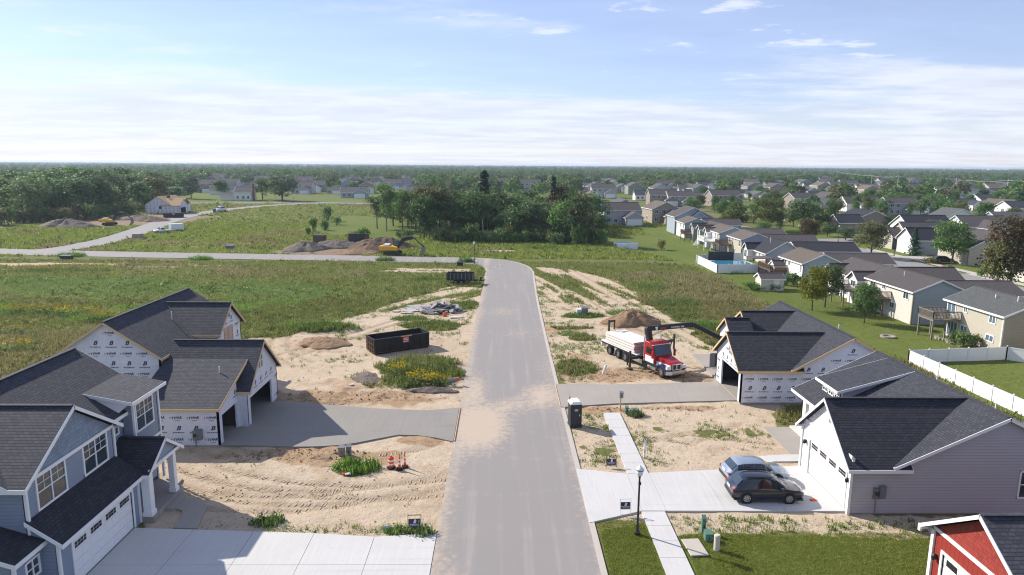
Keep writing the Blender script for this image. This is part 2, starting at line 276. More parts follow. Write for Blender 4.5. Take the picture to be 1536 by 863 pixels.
# ------------------------------------------------------------------ mesh helpers
class MB:
    """collects shapes; build() links them as ONE mesh object with metric uv per face"""
    def __init__(s): s.v = []; s.f = []; s.m = []; s.mi = 0
    def quad(s, *p):
        i = len(s.v); s.v += [tuple(q) for q in p]; s.f.append(tuple(range(i, i+len(p)))); s.m.append(s.mi); return s
    def box(s, x0, x1, y0, y1, z0, z1):
        i = len(s.v); s.v += [(x, y, z) for z in (z0, z1) for y in (y0, y1) for x in (x0, x1)]
        for f in ((0,2,3,1),(4,5,7,6),(0,1,5,4),(2,6,7,3),(0,4,6,2),(1,3,7,5)): s.f.append(tuple(i+j for j in f)); s.m.append(s.mi)
        return s
    def obox(s, c, ax, ay, az):      # centre and three half axes
        c, ax, ay, az = Vector(c), Vector(ax), Vector(ay), Vector(az); i = len(s.v)
        s.v += [tuple(c+ax*a+ay*b+az*d) for d in (-1, 1) for b in (-1, 1) for a in (-1, 1)]
        for f in ((0,2,3,1),(4,5,7,6),(0,1,5,4),(2,6,7,3),(0,4,6,2),(1,3,7,5)): s.f.append(tuple(i+j for j in f)); s.m.append(s.mi)
        return s
    def bar(s, a, b, w, h=None, up=(0, 0, 1)):
        a, b = Vector(a), Vector(b); d = (b-a); L = d.length; d = d/L; up = Vector(up)
        if abs(d.dot(up)) > 0.98: up = Vector((0, 1, 0))
        sd = d.cross(up).normalized(); u = sd.cross(d); h = h or w
        return s.obox((a+b)/2, d*(L/2), sd*(w/2), u*(h/2))
    def prism(s, pts, off):          # closed polygon pts extruded by vector off
        n = len(pts); i = len(s.v); off = Vector(off)
        s.v += [tuple(p) for p in pts]+[tuple(Vector(p)+off) for p in pts]
        s.f.append(tuple(i+j for j in range(n))[::-1]); s.f.append(tuple(i+n+j for j in range(n))); s.m += [s.mi, s.mi]
        for j in range(n):
            k = (j+1) % n; s.f.append((i+j, i+k, i+n+k, i+n+j)); s.m.append(s.mi)
        return s
    def tube(s, pts, rad, seg=8, cap=True):
        pts = [Vector(p) for p in pts]; n = len(pts); rad = rad if isinstance(rad, (list, tuple)) else [rad]*n; i0 = len(s.v)
        for j, p in enumerate(pts):
            d = (pts[min(j+1, n-1)]-pts[max(j-1, 0)]).normalized()
            up = Vector((0, 0, 1)) if abs(d.z) < 0.9 else Vector((0, 1, 0)); a = d.cross(up).normalized(); b = d.cross(a)
            for q in range(seg):
                t = 2*math.pi*q/seg; s.v.append(tuple(p+(a*math.cos(t)+b*math.sin(t))*rad[j]))
        for j in range(n-1):
            for q in range(seg):
                k = (q+1) % seg; s.f.append((i0+j*seg+q, i0+j*seg+k, i0+(j+1)*seg+k, i0+(j+1)*seg+q)); s.m.append(s.mi)
        if cap:
            s.f.append(tuple(i0+q for q in range(seg))[::-1]); s.f.append(tuple(i0+(n-1)*seg+q for q in range(seg))); s.m += [s.mi, s.mi]
        return s
    def lathe(s, c, prof, seg=12):   # prof of (radius, z) about a vertical axis at c
        i0 = len(s.v); n = len(prof)
        for r_, z_ in prof:
            for q in range(seg):
                t = 2*math.pi*q/seg; s.v.append((c[0]+r_*math.cos(t), c[1]+r_*math.sin(t), c[2]+z_))
        for j in range(n-1):
            for q in range(seg):
                k = (q+1) % seg; s.f.append((i0+j*seg+q, i0+j*seg+k, i0+(j+1)*seg+k, i0+(j+1)*seg+q)); s.m.append(s.mi)
        s.f.append(tuple(i0+q for q in range(seg))[::-1]); s.f.append(tuple(i0+(n-1)*seg+q for q in range(seg))); s.m += [s.mi, s.mi]
        return s
    def grid(s, fn, nu, nv):
        i0 = len(s.v)
        for a in range(nu+1):
            for b in range(nv+1): s.v.append(tuple(fn(a/nu, b/nv)))
        for a in range(nu):
            for b in range(nv):
                k = i0+a*(nv+1)+b; s.f.append((k, k+nv+1, k+nv+2, k+1)); s.m.append(s.mi)
        return s
    def mesh(s, name, mats):
        me = bpy.data.meshes.new(name); me.from_pydata(s.v, [], s.f)
        for m in (mats if isinstance(mats, (list, tuple)) else [mats]): me.materials.append(MATS[m])
        if any(s.m): me.polygons.foreach_set('material_index', s.m)
        uvl = me.uv_layers.new(name='UVMap'); me.update()
        nv = len(me.vertices); co = np.empty(nv*3); me.vertices.foreach_get('co', co); co = co.reshape(-1, 3)
        nl = len(me.loops); li = np.empty(nl, int); me.loops.foreach_get('vertex_index', li)
        npol = len(me.polygons); nr = np.empty(npol*3); me.polygons.foreach_get('normal', nr); nr = nr.reshape(-1, 3)
        lt = np.empty(npol, int); me.polygons.foreach_get('loop_total', lt); nl_ = np.repeat(nr, lt, axis=0)
        flat = np.abs(nl_[:, 2]) > 0.995
        t = np.stack([-nl_[:, 1], nl_[:, 0], np.zeros(nl)], 1); t[flat] = (1, 0, 0); t /= np.linalg.norm(t, axis=1, keepdims=True)+1e-9
        b = np.cross(nl_, t); pl = co[li]
        uv = np.stack([(pl*t).sum(1), (pl*b).sum(1)], 1); uvl.data.foreach_set('uv', uv.ravel()); return me
    def build(s, name, mats, parent=None, smooth=False, kind=None):
        me = s.mesh(name, mats)
        if smooth: me.polygons.foreach_set('use_smooth', [True]*len(me.polygons))
        return link(name, me, parent, kind)
CHILD = {}
def link(name, data, parent=None, kind=None):
    o = bpy.data.objects.new(name, data); COL.objects.link(o)
    if parent: o.parent = parent; CHILD.setdefault(parent.name, []).append(o)
    if kind: o['kind'] = kind
    return o
def tag(o, label, cat, group=None):
    o['label'] = label; o['category'] = cat
    if group: o['group'] = group
    return o
def thing(name, label, cat, loc=(0, 0, 0), rz=0.0, group=None, scale=None):
    o = link(name, None); o.location = loc; o.rotation_euler = (0, 0, rz); o.empty_display_size = 0.5
    if scale: o.scale = scale
    return tag(o, label, cat, group)
def clone(src, loc, rz=None, label=None, group=None, scale=None):
    def cp(o, par):
        c = o.copy(); COL.objects.link(c)
        if par: c.parent = par; CHILD.setdefault(par.name, []).append(c)
        for ch in CHILD.get(o.name, ()): cp(ch, c)
        return c
    r_ = cp(src, None); r_.location = loc
    if rz is not None: r_.rotation_euler = (0, 0, rz)
    if label: r_['label'] = label
    if group: r_['group'] = group
    if scale: r_.scale = scale
    return r_
def bevel(o, w=0.02, seg=2):
    m = o.modifiers.new('bevel', 'BEVEL'); m.width = w; m.segments = seg; m.limit_method = 'ANGLE'; m.angle_limit = R(35)
    return o
# ------------------------------------------------------------------ ground
def vnoise(x, y, seed=0):
    xi = np.floor(x).astype(np.int64); yi = np.floor(y).astype(np.int64); fx = x-xi; fy = y-yi
    fx = fx*fx*(3-2*fx); fy = fy*fy*(3-2*fy)
    def h(a, b):
        n = (a*374761393+b*668265263+seed*1442695041) & 0xffffffff
        n = ((n ^ (n >> 13))*1274126177) & 0xffffffff
        return ((n ^ (n >> 16)) & 0xffff)/65535.0
    return (h(xi, yi)*(1-fx)+h(xi+1, yi)*fx)*(1-fy)+(h(xi, yi+1)*(1-fx)+h(xi+1, yi+1)*fx)*fy
def fbm(x, y, sc_, oct_=4, seed=0):
    t = np.zeros_like(x); a = 0.5; n = 0
    for i in range(oct_): t += a*vnoise(x*sc_, y*sc_, seed+i*17); n += a; a *= 0.5; sc_ *= 2.1
    return t/n
def sdf(x, y, poly):
    d = np.full(x.shape, 1e9); ins = np.zeros(x.shape, bool); n = len(poly)
    for i in range(n):
        ax, ay = poly[i]; bx, by = poly[(i+1) % n]; ex, ey = bx-ax, by-ay
        t = np.clip(((x-ax)*ex+(y-ay)*ey)/(ex*ex+ey*ey+1e-12), 0, 1)
        d = np.minimum(d, np.hypot(x-ax-t*ex, y-ay-t*ey))
        c = ((ay > y) != (by > y)) & (x < (bx-ax)*(y-ay)/(by-ay+1e-12)+ax); ins ^= c
    return np.where(ins, -d, d)
def seg_d(x, y, pts):
    d = np.full(x.shape, 1e9)
    for (ax, ay), (bx, by) in zip(pts[:-1], pts[1:]):
        ex, ey = bx-ax, by-ay; t = np.clip(((x-ax)*ex+(y-ay)*ey)/(ex*ex+ey*ey+1e-12), 0, 1)
        d = np.minimum(d, np.hypot(x-ax-t*ex, y-ay-t*ey))
    return d
def sst(v, a, b): t = np.clip((v-a)/(b-a), 0, 1); return t*t*(3-2*t)
def arc(c, r_, a0, a1, n=14, sx=1.0): return [(c[0]+sx*r_*math.cos(R(a0+(a1-a0)*i/n)), c[1]+r_*math.sin(R(a0+(a1-a0)*i/n))) for i in range(n+1)]

SAND_L = [(-2, 33), (-2, 112), (-9, 112), (-13, 104), (-17, 92), (-21, 85), (-26, 78), (-31, 77), (-36, 70), (-34, 64), (-24, 58), (-24, 47), (-40, 45), (-40, 42), (-21, 41), (-19.5, 33)]
SAND_R = [(4.5, 36), (4.5, 136), (14, 132), (20.5, 118), (21.8, 104), (22.6, 92), (23, 81), (25, 75), (30, 66), (24, 54), (21, 44), (22, 36.8), (34, 36.7), (34, 34.2), (22, 34.0), (14, 34.3), (9.7, 34.6), (9.7, 36)]
LAWN_SE = [(9.7, 20), (9.7, 34.3), (11.5, 34.9), (15, 34.6), (20, 34.9), (34, 34.1), (34, 20)]
LAWN_SW = [(5.3, 20), (5.5, 35.0), (8.2, 35.8), (8.4, 20)]
LAWN_R = [(42.3, 40), (42.6, 68), (38, 80), (40, 90), (40.5, 112), (41, 130), (37, 150), (33, 165), (26, 171), (30, 190), (44, 205), (44, 230), (84, 230), (200, 330), (220, 240), (160, 40)]
LAWN_N = [(-62, 208), (-40, 188), (-30, 182), (-22, 186), (-24, 215), (-45, 262), (-62, 268)]
SOIL_FAR = [(-52, 153), (-50, 160), (-36, 172), (-22, 166), (-24, 155), (-34, 151)]
SOIL_LEFT = [(-140, 212), (-118, 214), (-108, 235), (-110, 262), (-128, 268), (-150, 246)]
TRACKS = [arc((-14, 52), 13.0, 215, 300), arc((-14, 52), 14.8, 212, 303), arc((-12, 56), 16.2, 235, 305), arc((-12, 56), 18.0, 232, 303), arc((-9, 60), 19.5, 238, 290), arc((-8, 60), 21.3, 238, 287),
          arc((-12, 58), 13.5, 225, 300), arc((-16, 66), 9, 190, 330), arc((-15, 66), 10.7, 190, 330), arc((-9, 80), 16, 150, 230), arc((-9, 80), 17.8, 150, 230),
          [(-24, 70), (-18, 80), (-11, 92), (-7, 104), (-3, 112)], [(-22, 69), (-16, 80), (-9.5, 92), (-5, 103), (-2, 108)], [(-30, 78), (-38, 84), (-52, 92)], [(-29, 80), (-37, 86), (-50, 94)],
          [(24, 76), (21, 90), (18, 108), (14, 130)], [(22.3, 76), (19.2, 90), (16.2, 108), (12.2, 130)], [(20, 78), (16, 96), (12, 118)], [(18, 78), (14.3, 96), (10.2, 118)], [(25, 80), (23, 95), (20.5, 115)], [(16, 84), (12, 100), (9, 116)],
          [(6, 86), (12, 85), (20, 80)], [(6, 62), (12, 64), (20, 63)], [(6, 63.8), (12, 66), (20, 65)], [(8, 46), (14, 49), (20, 47)], [(8, 50), (14, 47), (19, 51)]]
def zones(x, y):
    n1 = fbm(x, y, 0.12, 4, 1); n2 = fbm(x, y, 0.5, 4, 5); n3 = fbm(x, y, 0.03, 3, 9)
    j = ((n1-0.5)*9+(n2-0.5)*3)*(0.3+0.7*sst(y, 38, 52))
    sand = np.maximum(sst(-(sdf(x, y, SAND_L)+j*0.7), -0.6, 0.9), sst(-(sdf(x, y, SAND_R)+j*0.55), -0.6, 0.9))
    # tracked, half-grown lots north of the crane truck: sand and weeds in long streaks
    st = fbm((x*0.97+y*0.24)*1.0, (y*0.97-x*0.24)*0.06, 0.9, 4, 31)
    half = sst(y, 84, 110)*(x > 4)*(x < 40)
    sand = np.where(x > 4, sand*(1-half)+sand*half*sst(st+0.25*(n1-0.5), 0.37, 0.56)*0.95, sand)
    st2 = fbm((x*0.8-y*0.6), (y*0.8+x*0.6)*0.1, 0.7, 4, 37)
    halfl = sst(y, 84, 100)*(x < 0)
    sand = np.where(x < 0, sand*(1-halfl)+sand*halfl*sst(st2+0.5*(n1-0.5), 0.28, 0.48), sand)
    grn = [((-8.2, 64.5), 5.2, 6.0), ((-22.5, 82), 5.8, 2.4), ((-9, 84), 4.5, 3.2), ((-5.5, 97), 3, 4), ((-12, 88), 3, 1.6), ((7.5, 66), 2.6, 3.4), ((11, 90), 3.2, 2.2), ((16, 85), 2.5, 1.5), ((9.5, 78), 2.5, 1.8), ((9, 83), 3, 1.3), ((-9.6, 42.7), 1.6, 1.2)]
    for (cx, cy_), rx, ry in grn: sand *= sst(np.hypot((x-cx)/rx, (y-cy_)/ry)+(n2-0.5)*0.9, 0.6, 1.1)
    for (cx, cy_), rx, ry in [((16, 49.5), 5, 2.0), ((9, 49), 2.2, 6), ((7, 45.5), 2, 3)]:
        sand *= 1-0.75*sst(1.1-np.hypot((x-cx)/rx, (y-cy_)/ry)-(0.58-n2)*2.8, 0.2, 0.7)
    # bare bands along the cross road and odd scrapes in the meadow
    yb = 128.5-0.07*x; band = np.exp(-((y-yb)/3.0)**2)*(x < -6)*(x > -125)
    sand = np.maximum(sand, band*sst(fbm(x*0.16, y, 0.45, 4, 21)+0.06, 0.42, 0.62)*0.9)
    yb2 = 162.0-0.07*x; sand = np.maximum(sand, np.exp(-((y-yb2)/2.4)**2)*(x < -50)*(x > -95)*sst(fbm(x*0.2, y, 0.4, 3, 23), 0.5, 0.62)*0.9)
    sand = np.maximum(sand, np.exp(-((y-160)/2.0)**2-((x-0)/14)**2)*sst(fbm(x*0.3, y, 0.5, 3, 25), 0.48, 0.6)*0.8)
    soil = np.maximum(sst(-(sdf(x, y, SOIL_FAR)+j), -1, 1), sst(-(sdf(x, y, SOIL_LEFT)+j*1.5), -1, 2))
    lawn = np.maximum.reduce([sst(-(sdf(x, y, LAWN_SE)+j*0.16), -0.3, 0.4), sst(-(sdf(x, y, LAWN_SW)+j*0.16), -0.3, 0.4), sst(-(sdf(x, y, LAWN_R)+j*0.08), -0.4, 0.4), sst(-(sdf(x, y, LAWN_N)+j*0.3), -1, 1)])
    lawn = np.maximum(lawn, sst(y, 330, 350)*sst(n3, 0.35, 0.5)*0.9)
    # turned orange subsoil beside the new drives and under the crane truck
    org = np.zeros_like(x)
    for (cx, cy_), rx, ry, k in [((-12, 57), 10, 2.4, 1), ((-13, 45), 8, 1.6, 1), ((-5, 47.5), 3, 1.3, .9), ((11, 64), 7, 3.0, .95), ((8, 68), 3, 4, .9), ((17, 63), 5, 2.0, .9), ((8, 82), 4, 2.5, .7), ((8.5, 54), 4, 1.2, .9), ((16, 54.4), 6, .7, .8), ((-21, 74), 5, 4, .5), ((-12, 61), 7, 2, .55), ((18, 84), 4, 4, .6)]:
        org = np.maximum(org, k*sst(1.25-np.hypot((x-cx)/rx, (y-cy_)/ry)-(n2-0.5)*1.6, 0.05, 0.8))
    dry = sst(n3*0.6+n1*0.5, 0.50, 0.72)
    bx = sst(-(sdf(x, y, [(25, 84), (33, 78), (41, 92), (41, 128), (34, 132), (30, 110)])+j*0.6), -3, 4)
    dry = np.maximum(dry*0.55, bx*0.8)
    dry = np.maximum(dry, sst(-(sdf(x, y, [(-60, 50), (-36, 46), (-36, 66), (-46, 80), (-62, 84)])+j), -4, 4)*0.7)
    lush = sst(-(sdf(x, y, [(-110, 92), (-45, 84), (-30, 92), (-18, 108), (-40, 120), (-120, 124)])+j*2), -6, 8)*sst(n1, 0.25, 0.6)
    dry *= 1-0.85*lush
    rut = np.zeros_like(x)
    for t in TRACKS:
        xs = [p[0] for p in t]; ys = [p[1] for p in t]
        m = (x > min(xs)-1) & (x < max(xs)+1) & (y > min(ys)-1) & (y < max(ys)+1)
        if m.any(): rut[m] = np.maximum(rut[m], np.exp(-(seg_d(x[m], y[m], t)/0.26)**2))
    return sand, lawn, dry, soil, org, lush, rut, n1, n2
def height(x, y, z_):
    sand, lawn, dry, soil, org, lush, rut, n1, n2 = z_
    h = -0.075+(n1-0.5)*0.10*sst(y, 30, 60)+(n2-0.5)*0.05
    h += org*(fbm(x, y, 1.7, 3, 77)-0.42)*0.34*(sand > 0.1)
    h += -0.085*rut*(sand > 0.15)+0.10*sand*(fbm(x, y, 1.3, 4, 51)-0.5)
    # the land falls gently from the new lots to the older backyards
    h += -0.35*sst(x, 26, 42)*sst(y, 60, 90)
    m = np.hypot((x+8.2)/5.0, (y-64.5)/5.2); h += 0.7*np.clip(1-m*m, 0, 1)**1.5
    h += 0.5*np.clip(1-np.hypot((x+22.5)/5.5, (y-82)/2.6)**2, 0, 1)
    return h
def axis(lo, hi, fine, f0, f1, grow, far_grow, lim):
    mid = list(np.arange(f0, f1, fine)); up = []; v = f1; d = fine
    while v < hi: up.append(v); d = d*(grow if d < lim else far_grow); v += d
    up.append(hi); dn = []; v = f0-fine; d = fine
    while v > lo: dn.append(v); d = d*(grow if d < lim else far_grow); v -= d
    dn.append(lo); return np.array(dn[::-1]+mid+up)
def build_ground():
    xs = axis(-9400, 9400, 0.28, -27, 25, 1.022, 1.12, 4.0)
    ys = np.concatenate([axis(-3000, 100, 0.28, 29, 62, 1.0049, 1.3, 9.0)[:-1]])
    ys = np.concatenate([ys, axis(100, 9400, ys[-1]-ys[-2], 100, 101, 1.0065, 1.12, 3.0)[1:]]); ys = np.unique(np.round(ys, 4))
    lowy = ys[ys < 29]; ys = np.concatenate([np.array([-3000, -900, -250, -60, -10, 10, 18]), np.arange(21, 29, 0.5), ys[ys >= 29]])
    X, Y = np.meshgrid(xs, ys); x = X.ravel(); y = Y.ravel()
    zz = zones(x, y); h = height(x, y, zz); sand, lawn, dry, soil, org, lush, rut, n1, n2 = zz
    nx, ny = len(xs), len(ys); me = bpy.data.meshes.new('ground')
    co = np.stack([x, y, h], 1).astype(np.float32)
    i = (np.arange(ny-1)[:, None]*nx+np.arange(nx-1)[None]).ravel(); q = np.stack([i, i+1, i+nx+1, i+nx], 1).astype(np.int32)
    me.vertices.add(len(co)); me.vertices.foreach_set('co', co.ravel()); me.loops.add(q.size); me.loops.foreach_set('vertex_index', q.ravel())
    me.polygons.add(len(q)); me.polygons.foreach_set('loop_start', np.arange(0, q.size, 4, dtype=np.int32)); me.polygons.foreach_set('use_smooth', np.ones(len(q), bool))
    me.update(calc_edges=True)
    for nm, v in dict(sand=sand, lawn=lawn, dry=dry, soil=soil, subsoil=org, lush=lush, rut=rut).items():
        a = me.attributes.new(nm, 'FLOAT', 'POINT'); a.data.foreach_set('value', v.astype(np.float32))
    me.materials.append(ground_material()); o = link('ground', me, kind='structure'); print('ground', nx, ny); return o
def ground_material():
    k = NB('ground'); A = lambda n_: k.attr(n_, 'Fac')
    f1 = k.noise(0.9, 8, 0.68); f2 = k.noise(6.0, 6, 0.65); f3 = k.noise(26, 4, 0.6); big = k.noise(0.05, 4)
    def thr(v, amp, a, b): return k.step(k.math('ADD', v, k.math('MULTIPLY', k.math('SUBTRACT', f1, 0.5), amp)), a, b)
    mead = k.mix(f2, (0.085, 0.098, 0.030), (0.185, 0.190, 0.060))
    mead = k.mix(k.math('MULTIPLY', A('dry'), 0.85), mead, k.mix(f2, (0.120, 0.110, 0.050), (0.25, 0.225, 0.105)))
    mead = k.mix(k.math('MULTIPLY', A('lush'), 0.8), mead, k.mix(f2, (0.070, 0.110, 0.024), (0.140, 0.195, 0.045)))
    mead = k.mix(k.math('MULTIPLY', k.step(f1, 0.60, 0.72), 0.35), mead, (0.30, 0.25, 0.14))
    lw = k.mix(f2, (0.085, 0.115, 0.024), (0.160, 0.200, 0.048)); lw = k.mix(k.math('MULTIPLY', k.step(f1, 0.50, 0.72), 0.6), lw, (0.24, 0.225, 0.08))
    lw = k.mix(k.math('MULTIPLY', k.step(big, 0.45, 0.65), 0.35), lw, (0.075, 0.120, 0.022))
    c = k.mix(thr(A('lawn'), 0.5, 0.4, 0.6), mead, lw)
    sa = k.mix(f1, (0.45, 0.355, 0.255), (0.62, 0.515, 0.395)); sa = k.mix(k.math('MULTIPLY', k.step(f2, 0.52, 0.66), 0.45), sa, (0.36, 0.27, 0.18))
    sa = k.mix(k.math('MULTIPLY', k.step(f3, 0.58, 0.70), 0.5), sa, (0.24, 0.18, 0.12)); f4 = k.noise(2.3, 6, 0.7); sa = k.mix(k.math('MULTIPLY', k.step(f4, 0.56, 0.68), 0.45), sa, (0.33, 0.25, 0.17)); sa = k.mix(k.math('MULTIPLY', k.step(big, 0.42, 0.62), 0.35), sa, (0.40, 0.295, 0.195)); f5 = k.noise(0.32, 6, 0.68); sa = k.mix(k.math('MULTIPLY', k.step(f5, 0.52, 0.66), 0.5), sa, (0.34, 0.245, 0.16))
    og = k.mix(f2, (0.26, 0.16, 0.09), (0.48, 0.33, 0.20)); og = k.mix(k.step(f1, 0.5, 0.66), og, (0.20, 0.115, 0.065))
    sa = k.mix(k.math('MULTIPLY', thr(A('subsoil'), 0.7, 0.3, 0.75), 0.85), sa, og)
    sa = k.mix(k.math('MULTIPLY', A('rut'), k.math('MULTIPLY', k.step(f2, 0.32, 0.55), 0.75)), sa, (0.28, 0.20, 0.13))
    c = k.mix(thr(A('sand'), 0.95, 0.36, 0.60), c, sa)
    so = k.mix(f2, (0.15, 0.11, 0.08), (0.34, 0.25, 0.17)); c = k.mix(thr(A('soil'), 0.8, 0.4, 0.6), c, so)
    # far country reads as tree canopy and fields
    yy = k.xyz(k.pos())[1]; fn = k.noise(0.012, 6, 0.7); far = k.mix(fn, (0.040, 0.062, 0.026), (0.085, 0.105, 0.040))
    far = k.mix(k.step(k.noise(0.0035, 3), 0.62, 0.68), far, (0.12, 0.13, 0.06)); c = k.mix(k.step(yy, 420, 640), c, far)
    k.col(c); k.set(Roughness=0.95); k.b.inputs['Specular IOR Level'].default_value = 0.1
    k.bump(k.math('ADD', k.math('MULTIPLY', f1, 0.7), k.math('ADD', k.math('MULTIPLY', f2, 0.35), k.math('MULTIPLY', f3, 0.12))), 0.22, 0.9)
    return k.m
build_ground()

# ------------------------------------------------------------------ roads, kerbs, drives, walks
def ribbon(name, pts, wl, wr, z_, mat, kind='structure', sandy=None, sub=1.5, thick=0.1):
    """strip along a centre line; wl / wr are half widths to the left and right"""
    P = [Vector((p[0], p[1], 0)) for p in pts]; Q = [P[0]]
    for a, b in zip(P[:-1], P[1:]):
        n = max(1, int((b-a).length/sub)); Q += [a.lerp(b, i/n) for i in range(1, n+1)]
    m = MB(); nu = 6; rows = []
    for i, p in enumerate(Q):
        d = (Q[min(i+1, len(Q)-1)]-Q[max(i-1, 0)]).normalized(); s_ = Vector((d.y, -d.x, 0))
        rows.append([p-s_*wl+s_*((wl+wr)*j/nu) for j in range(nu+1)])
    for r_ in rows:
        for j, q in enumerate(r_): m.v.append((q.x, q.y, z_))
    for i in range(len(rows)-1):
        for j in range(nu):
            k = i*(nu+1)+j; m.f.append((k, k+1, k+nu+2, k+nu+1)); m.m.append(0)
    n0 = len(m.v)
    for side in (0, nu):
        b = len(m.v)
        for r_ in rows: m.v.append((r_[side].x, r_[side].y, z_-thick))
        for i in range(len(rows)-1):
            k = i*(nu+1)+side; m.f.append((k, k+nu+1, b+i+1, b+i)); m.m.append(0)
    me = m.mesh(name, mat)
    if sandy:
        co = np.array(m.v); a = me.attributes.new('sandy', 'FLOAT', 'POINT'); a.data.foreach_set('value', sandy(co[:, 0], co[:, 1]).astype(np.float32))
    return link(name, me, kind=kind)
def smooth_path(pts, n=8):
    P = [Vector((p[0], p[1])) for p in pts]; out = []
    for i in range(len(P)-1):
        p0, p1, p2, p3 = P[max(i-1, 0)], P[i], P[i+1], P[min(i+2, len(P)-1)]
        for t in range(n):
            t /= n; out.append(0.5*((2*p1)+(p2-p0)*t+(2*p0-5*p1+4*p2-p3)*t*t+(3*p1-p0-3*p2+p3)*t**3))
    return [(p.x, p.y) for p in out]+[pts[-1]]
def road_sand(x, y):
    s_ = 0.62*np.exp(-((x+3.2)/0.9)**2)+0.50*np.exp(-((x-4.7)/0.7)**2)+0.17*fbm(x, y, .25, 3, 71)+0.22*np.exp(-(((x-0.8+.25*np.sin(y*.2))/.45))**2)*(y < 110)+0.16*np.exp(-((x-2.6)/.4)**2)+0.18*np.exp(-((x+1.1)/.4)**2)
    for cx, cy_, rx, ry, k in [(-1.8, 50.5, 3.0, 6.5, 1.05), (3.6, 57.5, 2.4, 4.5, .85), (-2.7, 58, 1.8, 8, .85), (1, 55, 3, 3, .7), (2, 80, 4, 5, .5), (0, 92, 4, 6, .55), (-2.8, 31, 1.2, 2.2, .75), (-2.9, 41, .9, 5, .75), (4.2, 66, 1.5, 8, .5), (1, 104, 5, 10, .35)]:
        s_ = np.maximum(s_, k*np.exp(-((x-cx)/rx)**2-((y-cy_)/ry)**2))
    return s_
MAIN = [(0.75, -40), (0.75, 20), (0.75, 70), (0.95, 100), (1.4, 122), (1.5, 128), (0.9, 134), (-1.2, 139), (-5, 142.3), (-12, 143.6), (-30, 145.2), (-55, 147.6), (-85, 150.2), (-112, 154), (-150, 162), (-260, 190)]
mp = [(0.75, -40), (0.75, 20), (0.75, 70)]+smooth_path(MAIN[2:], 6)
ribbon('road', mp, 4.25, 4.25, 0.0, 'asphalt', sandy=road_sand)
BR = [(-106, 152.5), (-102, 160), (-101.5, 172), (-104, 190), (-110, 215), (-117, 245), (-120, 270), (-119, 292), (-114.5, 318), (-104, 340), (-92, 352)]
ribbon('branch_road', smooth_path(BR, 6), 3.9, 3.9, 0.004, 'asphalt_plain')
ribbon('far_road', [(-190, 338), (-140, 346), (-92, 353), (-60, 350), (-20, 346), (0, 345)], 3.6, 3.6, 0.008, 'asphalt_plain', sub=12)
ribbon('subdivision_street', smooth_path([(86, 20), (86, 80), (86, 140), (87, 175), (80, 230), (70, 290), (60, 350)], 5), 4.4, 4.4, -0.3, 'asphalt_plain', sub=8)
ribbon('cross_street', [(90, 189), (130, 196), (200, 205), (330, 220)], 4.2, 4.2, -0.296, 'asphalt_plain', sub=12)
for nm, pts in (('kerb', [(p[0], p[1]) for p in mp if p[1] > 45]),):
    ribbon('kerb_right', [(p[0], p[1]) for p in mp if -20 < p[1] and p[0] > -8], -4.25, 4.58, 0.006, 'concrete_kerb', thick=0.12)
    ribbon('kerb_left', [(p[0], p[1]) for p in mp if 118 < p[1] and p[0] > -8], 4.6, -4.25, 0.012, 'concrete_kerb', thick=0.12)
ribbon('sidewalk_east', [(81.0, 20), (81.0, 170)], 0.75, 0.75, -0.28, 'concrete_kerb', sub=20)
ribbon('sidewalk_west', [(92.6, 20), (92.6, 170)], 0.75, 0.75, -0.28, 'concrete_kerb', sub=20)
def flat_poly(m, pts, z0, z1): m.prism([(p[0], p[1], z0) for p in pts], (0, 0, z1-z0)); return m
def slabs(name, label, polys, z0, z1, mat, gap=0.012):
    """a drive or walk: one structure whose cast slabs are pieces of their own"""
    o = MB(); pts = [p for q in polys for p in q]
    base = thing(name, label, 'paving'); base['kind'] = 'structure'; del base['category']
    for q in polys:
        cx = sum(p[0] for p in q)/len(q); cy_ = sum(p[1] for p in q)/len(q)
        qq = []
        for p in q:
            dx, dy = cx-p[0], cy_-p[1]; L = math.hypot(dx, dy); qq.append((p[0]+dx/L*gap*1.4, p[1]+dy/L*gap*1.4))
        flat_poly(MB(), qq, z0, z1).build('slab', mat, base)
    return base
def strip_slabs(top, bot, xs):
    f = lambda path, x: np.interp(x, [p[0] for p in path], [p[1] for p in path])
    return [[(a, f(bot, a)), (b, f(bot, b)), (b, f(top, b)), (a, f(top, a))] for a, b in zip(xs[:-1], xs[1:])]
XS = lambda a, b, n: list(np.linspace(a, b, n+1))
# left near drive (three slabs wide), its centre joint, and the flare at the road
t1 = [(-20.3, 35.2), (-10, 34.6), (-7, 34.25), (-5.2, 34.2), (-3.5, 34.6)]
slabs('driveway', 'wide pale concrete drive in front of the blue-grey house', strip_slabs(t1, [(-20.3, 31.6), (-3.5, 31.6)], XS(-20.3, -3.5, 5))+strip_slabs([(-20.3, 31.6), (-3.5, 31.6)], [(-20.3, 27.6), (-3.5, 27.6)], XS(-20.3, -3.5, 5))+strip_slabs([(-20.3, 27.6), (-3.5, 27.6)], [(-20.3, 23), (-3.5, 23)], XS(-20.3, -3.5, 5)), -0.1, 0.03, 'concrete_new')
t2 = [(-20.2, 55.9), (-19.1, 55.8), (-10.6, 54.1), (-6.1, 53.6), (-3.5, 54.3)]; b2 = [(-20.2, 46.6), (-13.9, 46.2), (-11.1, 46.6), (-9.4, 47.6), (-7.6, 48.5), (-5.6, 48.3), (-3.5, 47.2)]
slabs('driveway', 'fresh grey concrete drive of the wrapped two-storey house', strip_slabs(t2, b2, XS(-20.2, -3.5, 12)), -0.1, 0.035, 'concrete_grey', 0.006)
t3 = [(5.05, 42.7), (6, 42.2), (8, 41.9), (20.4, 43.2)]; b3 = [(5.05, 35.7), (6, 36.8), (7.4, 37.05), (20.4, 37.0)]
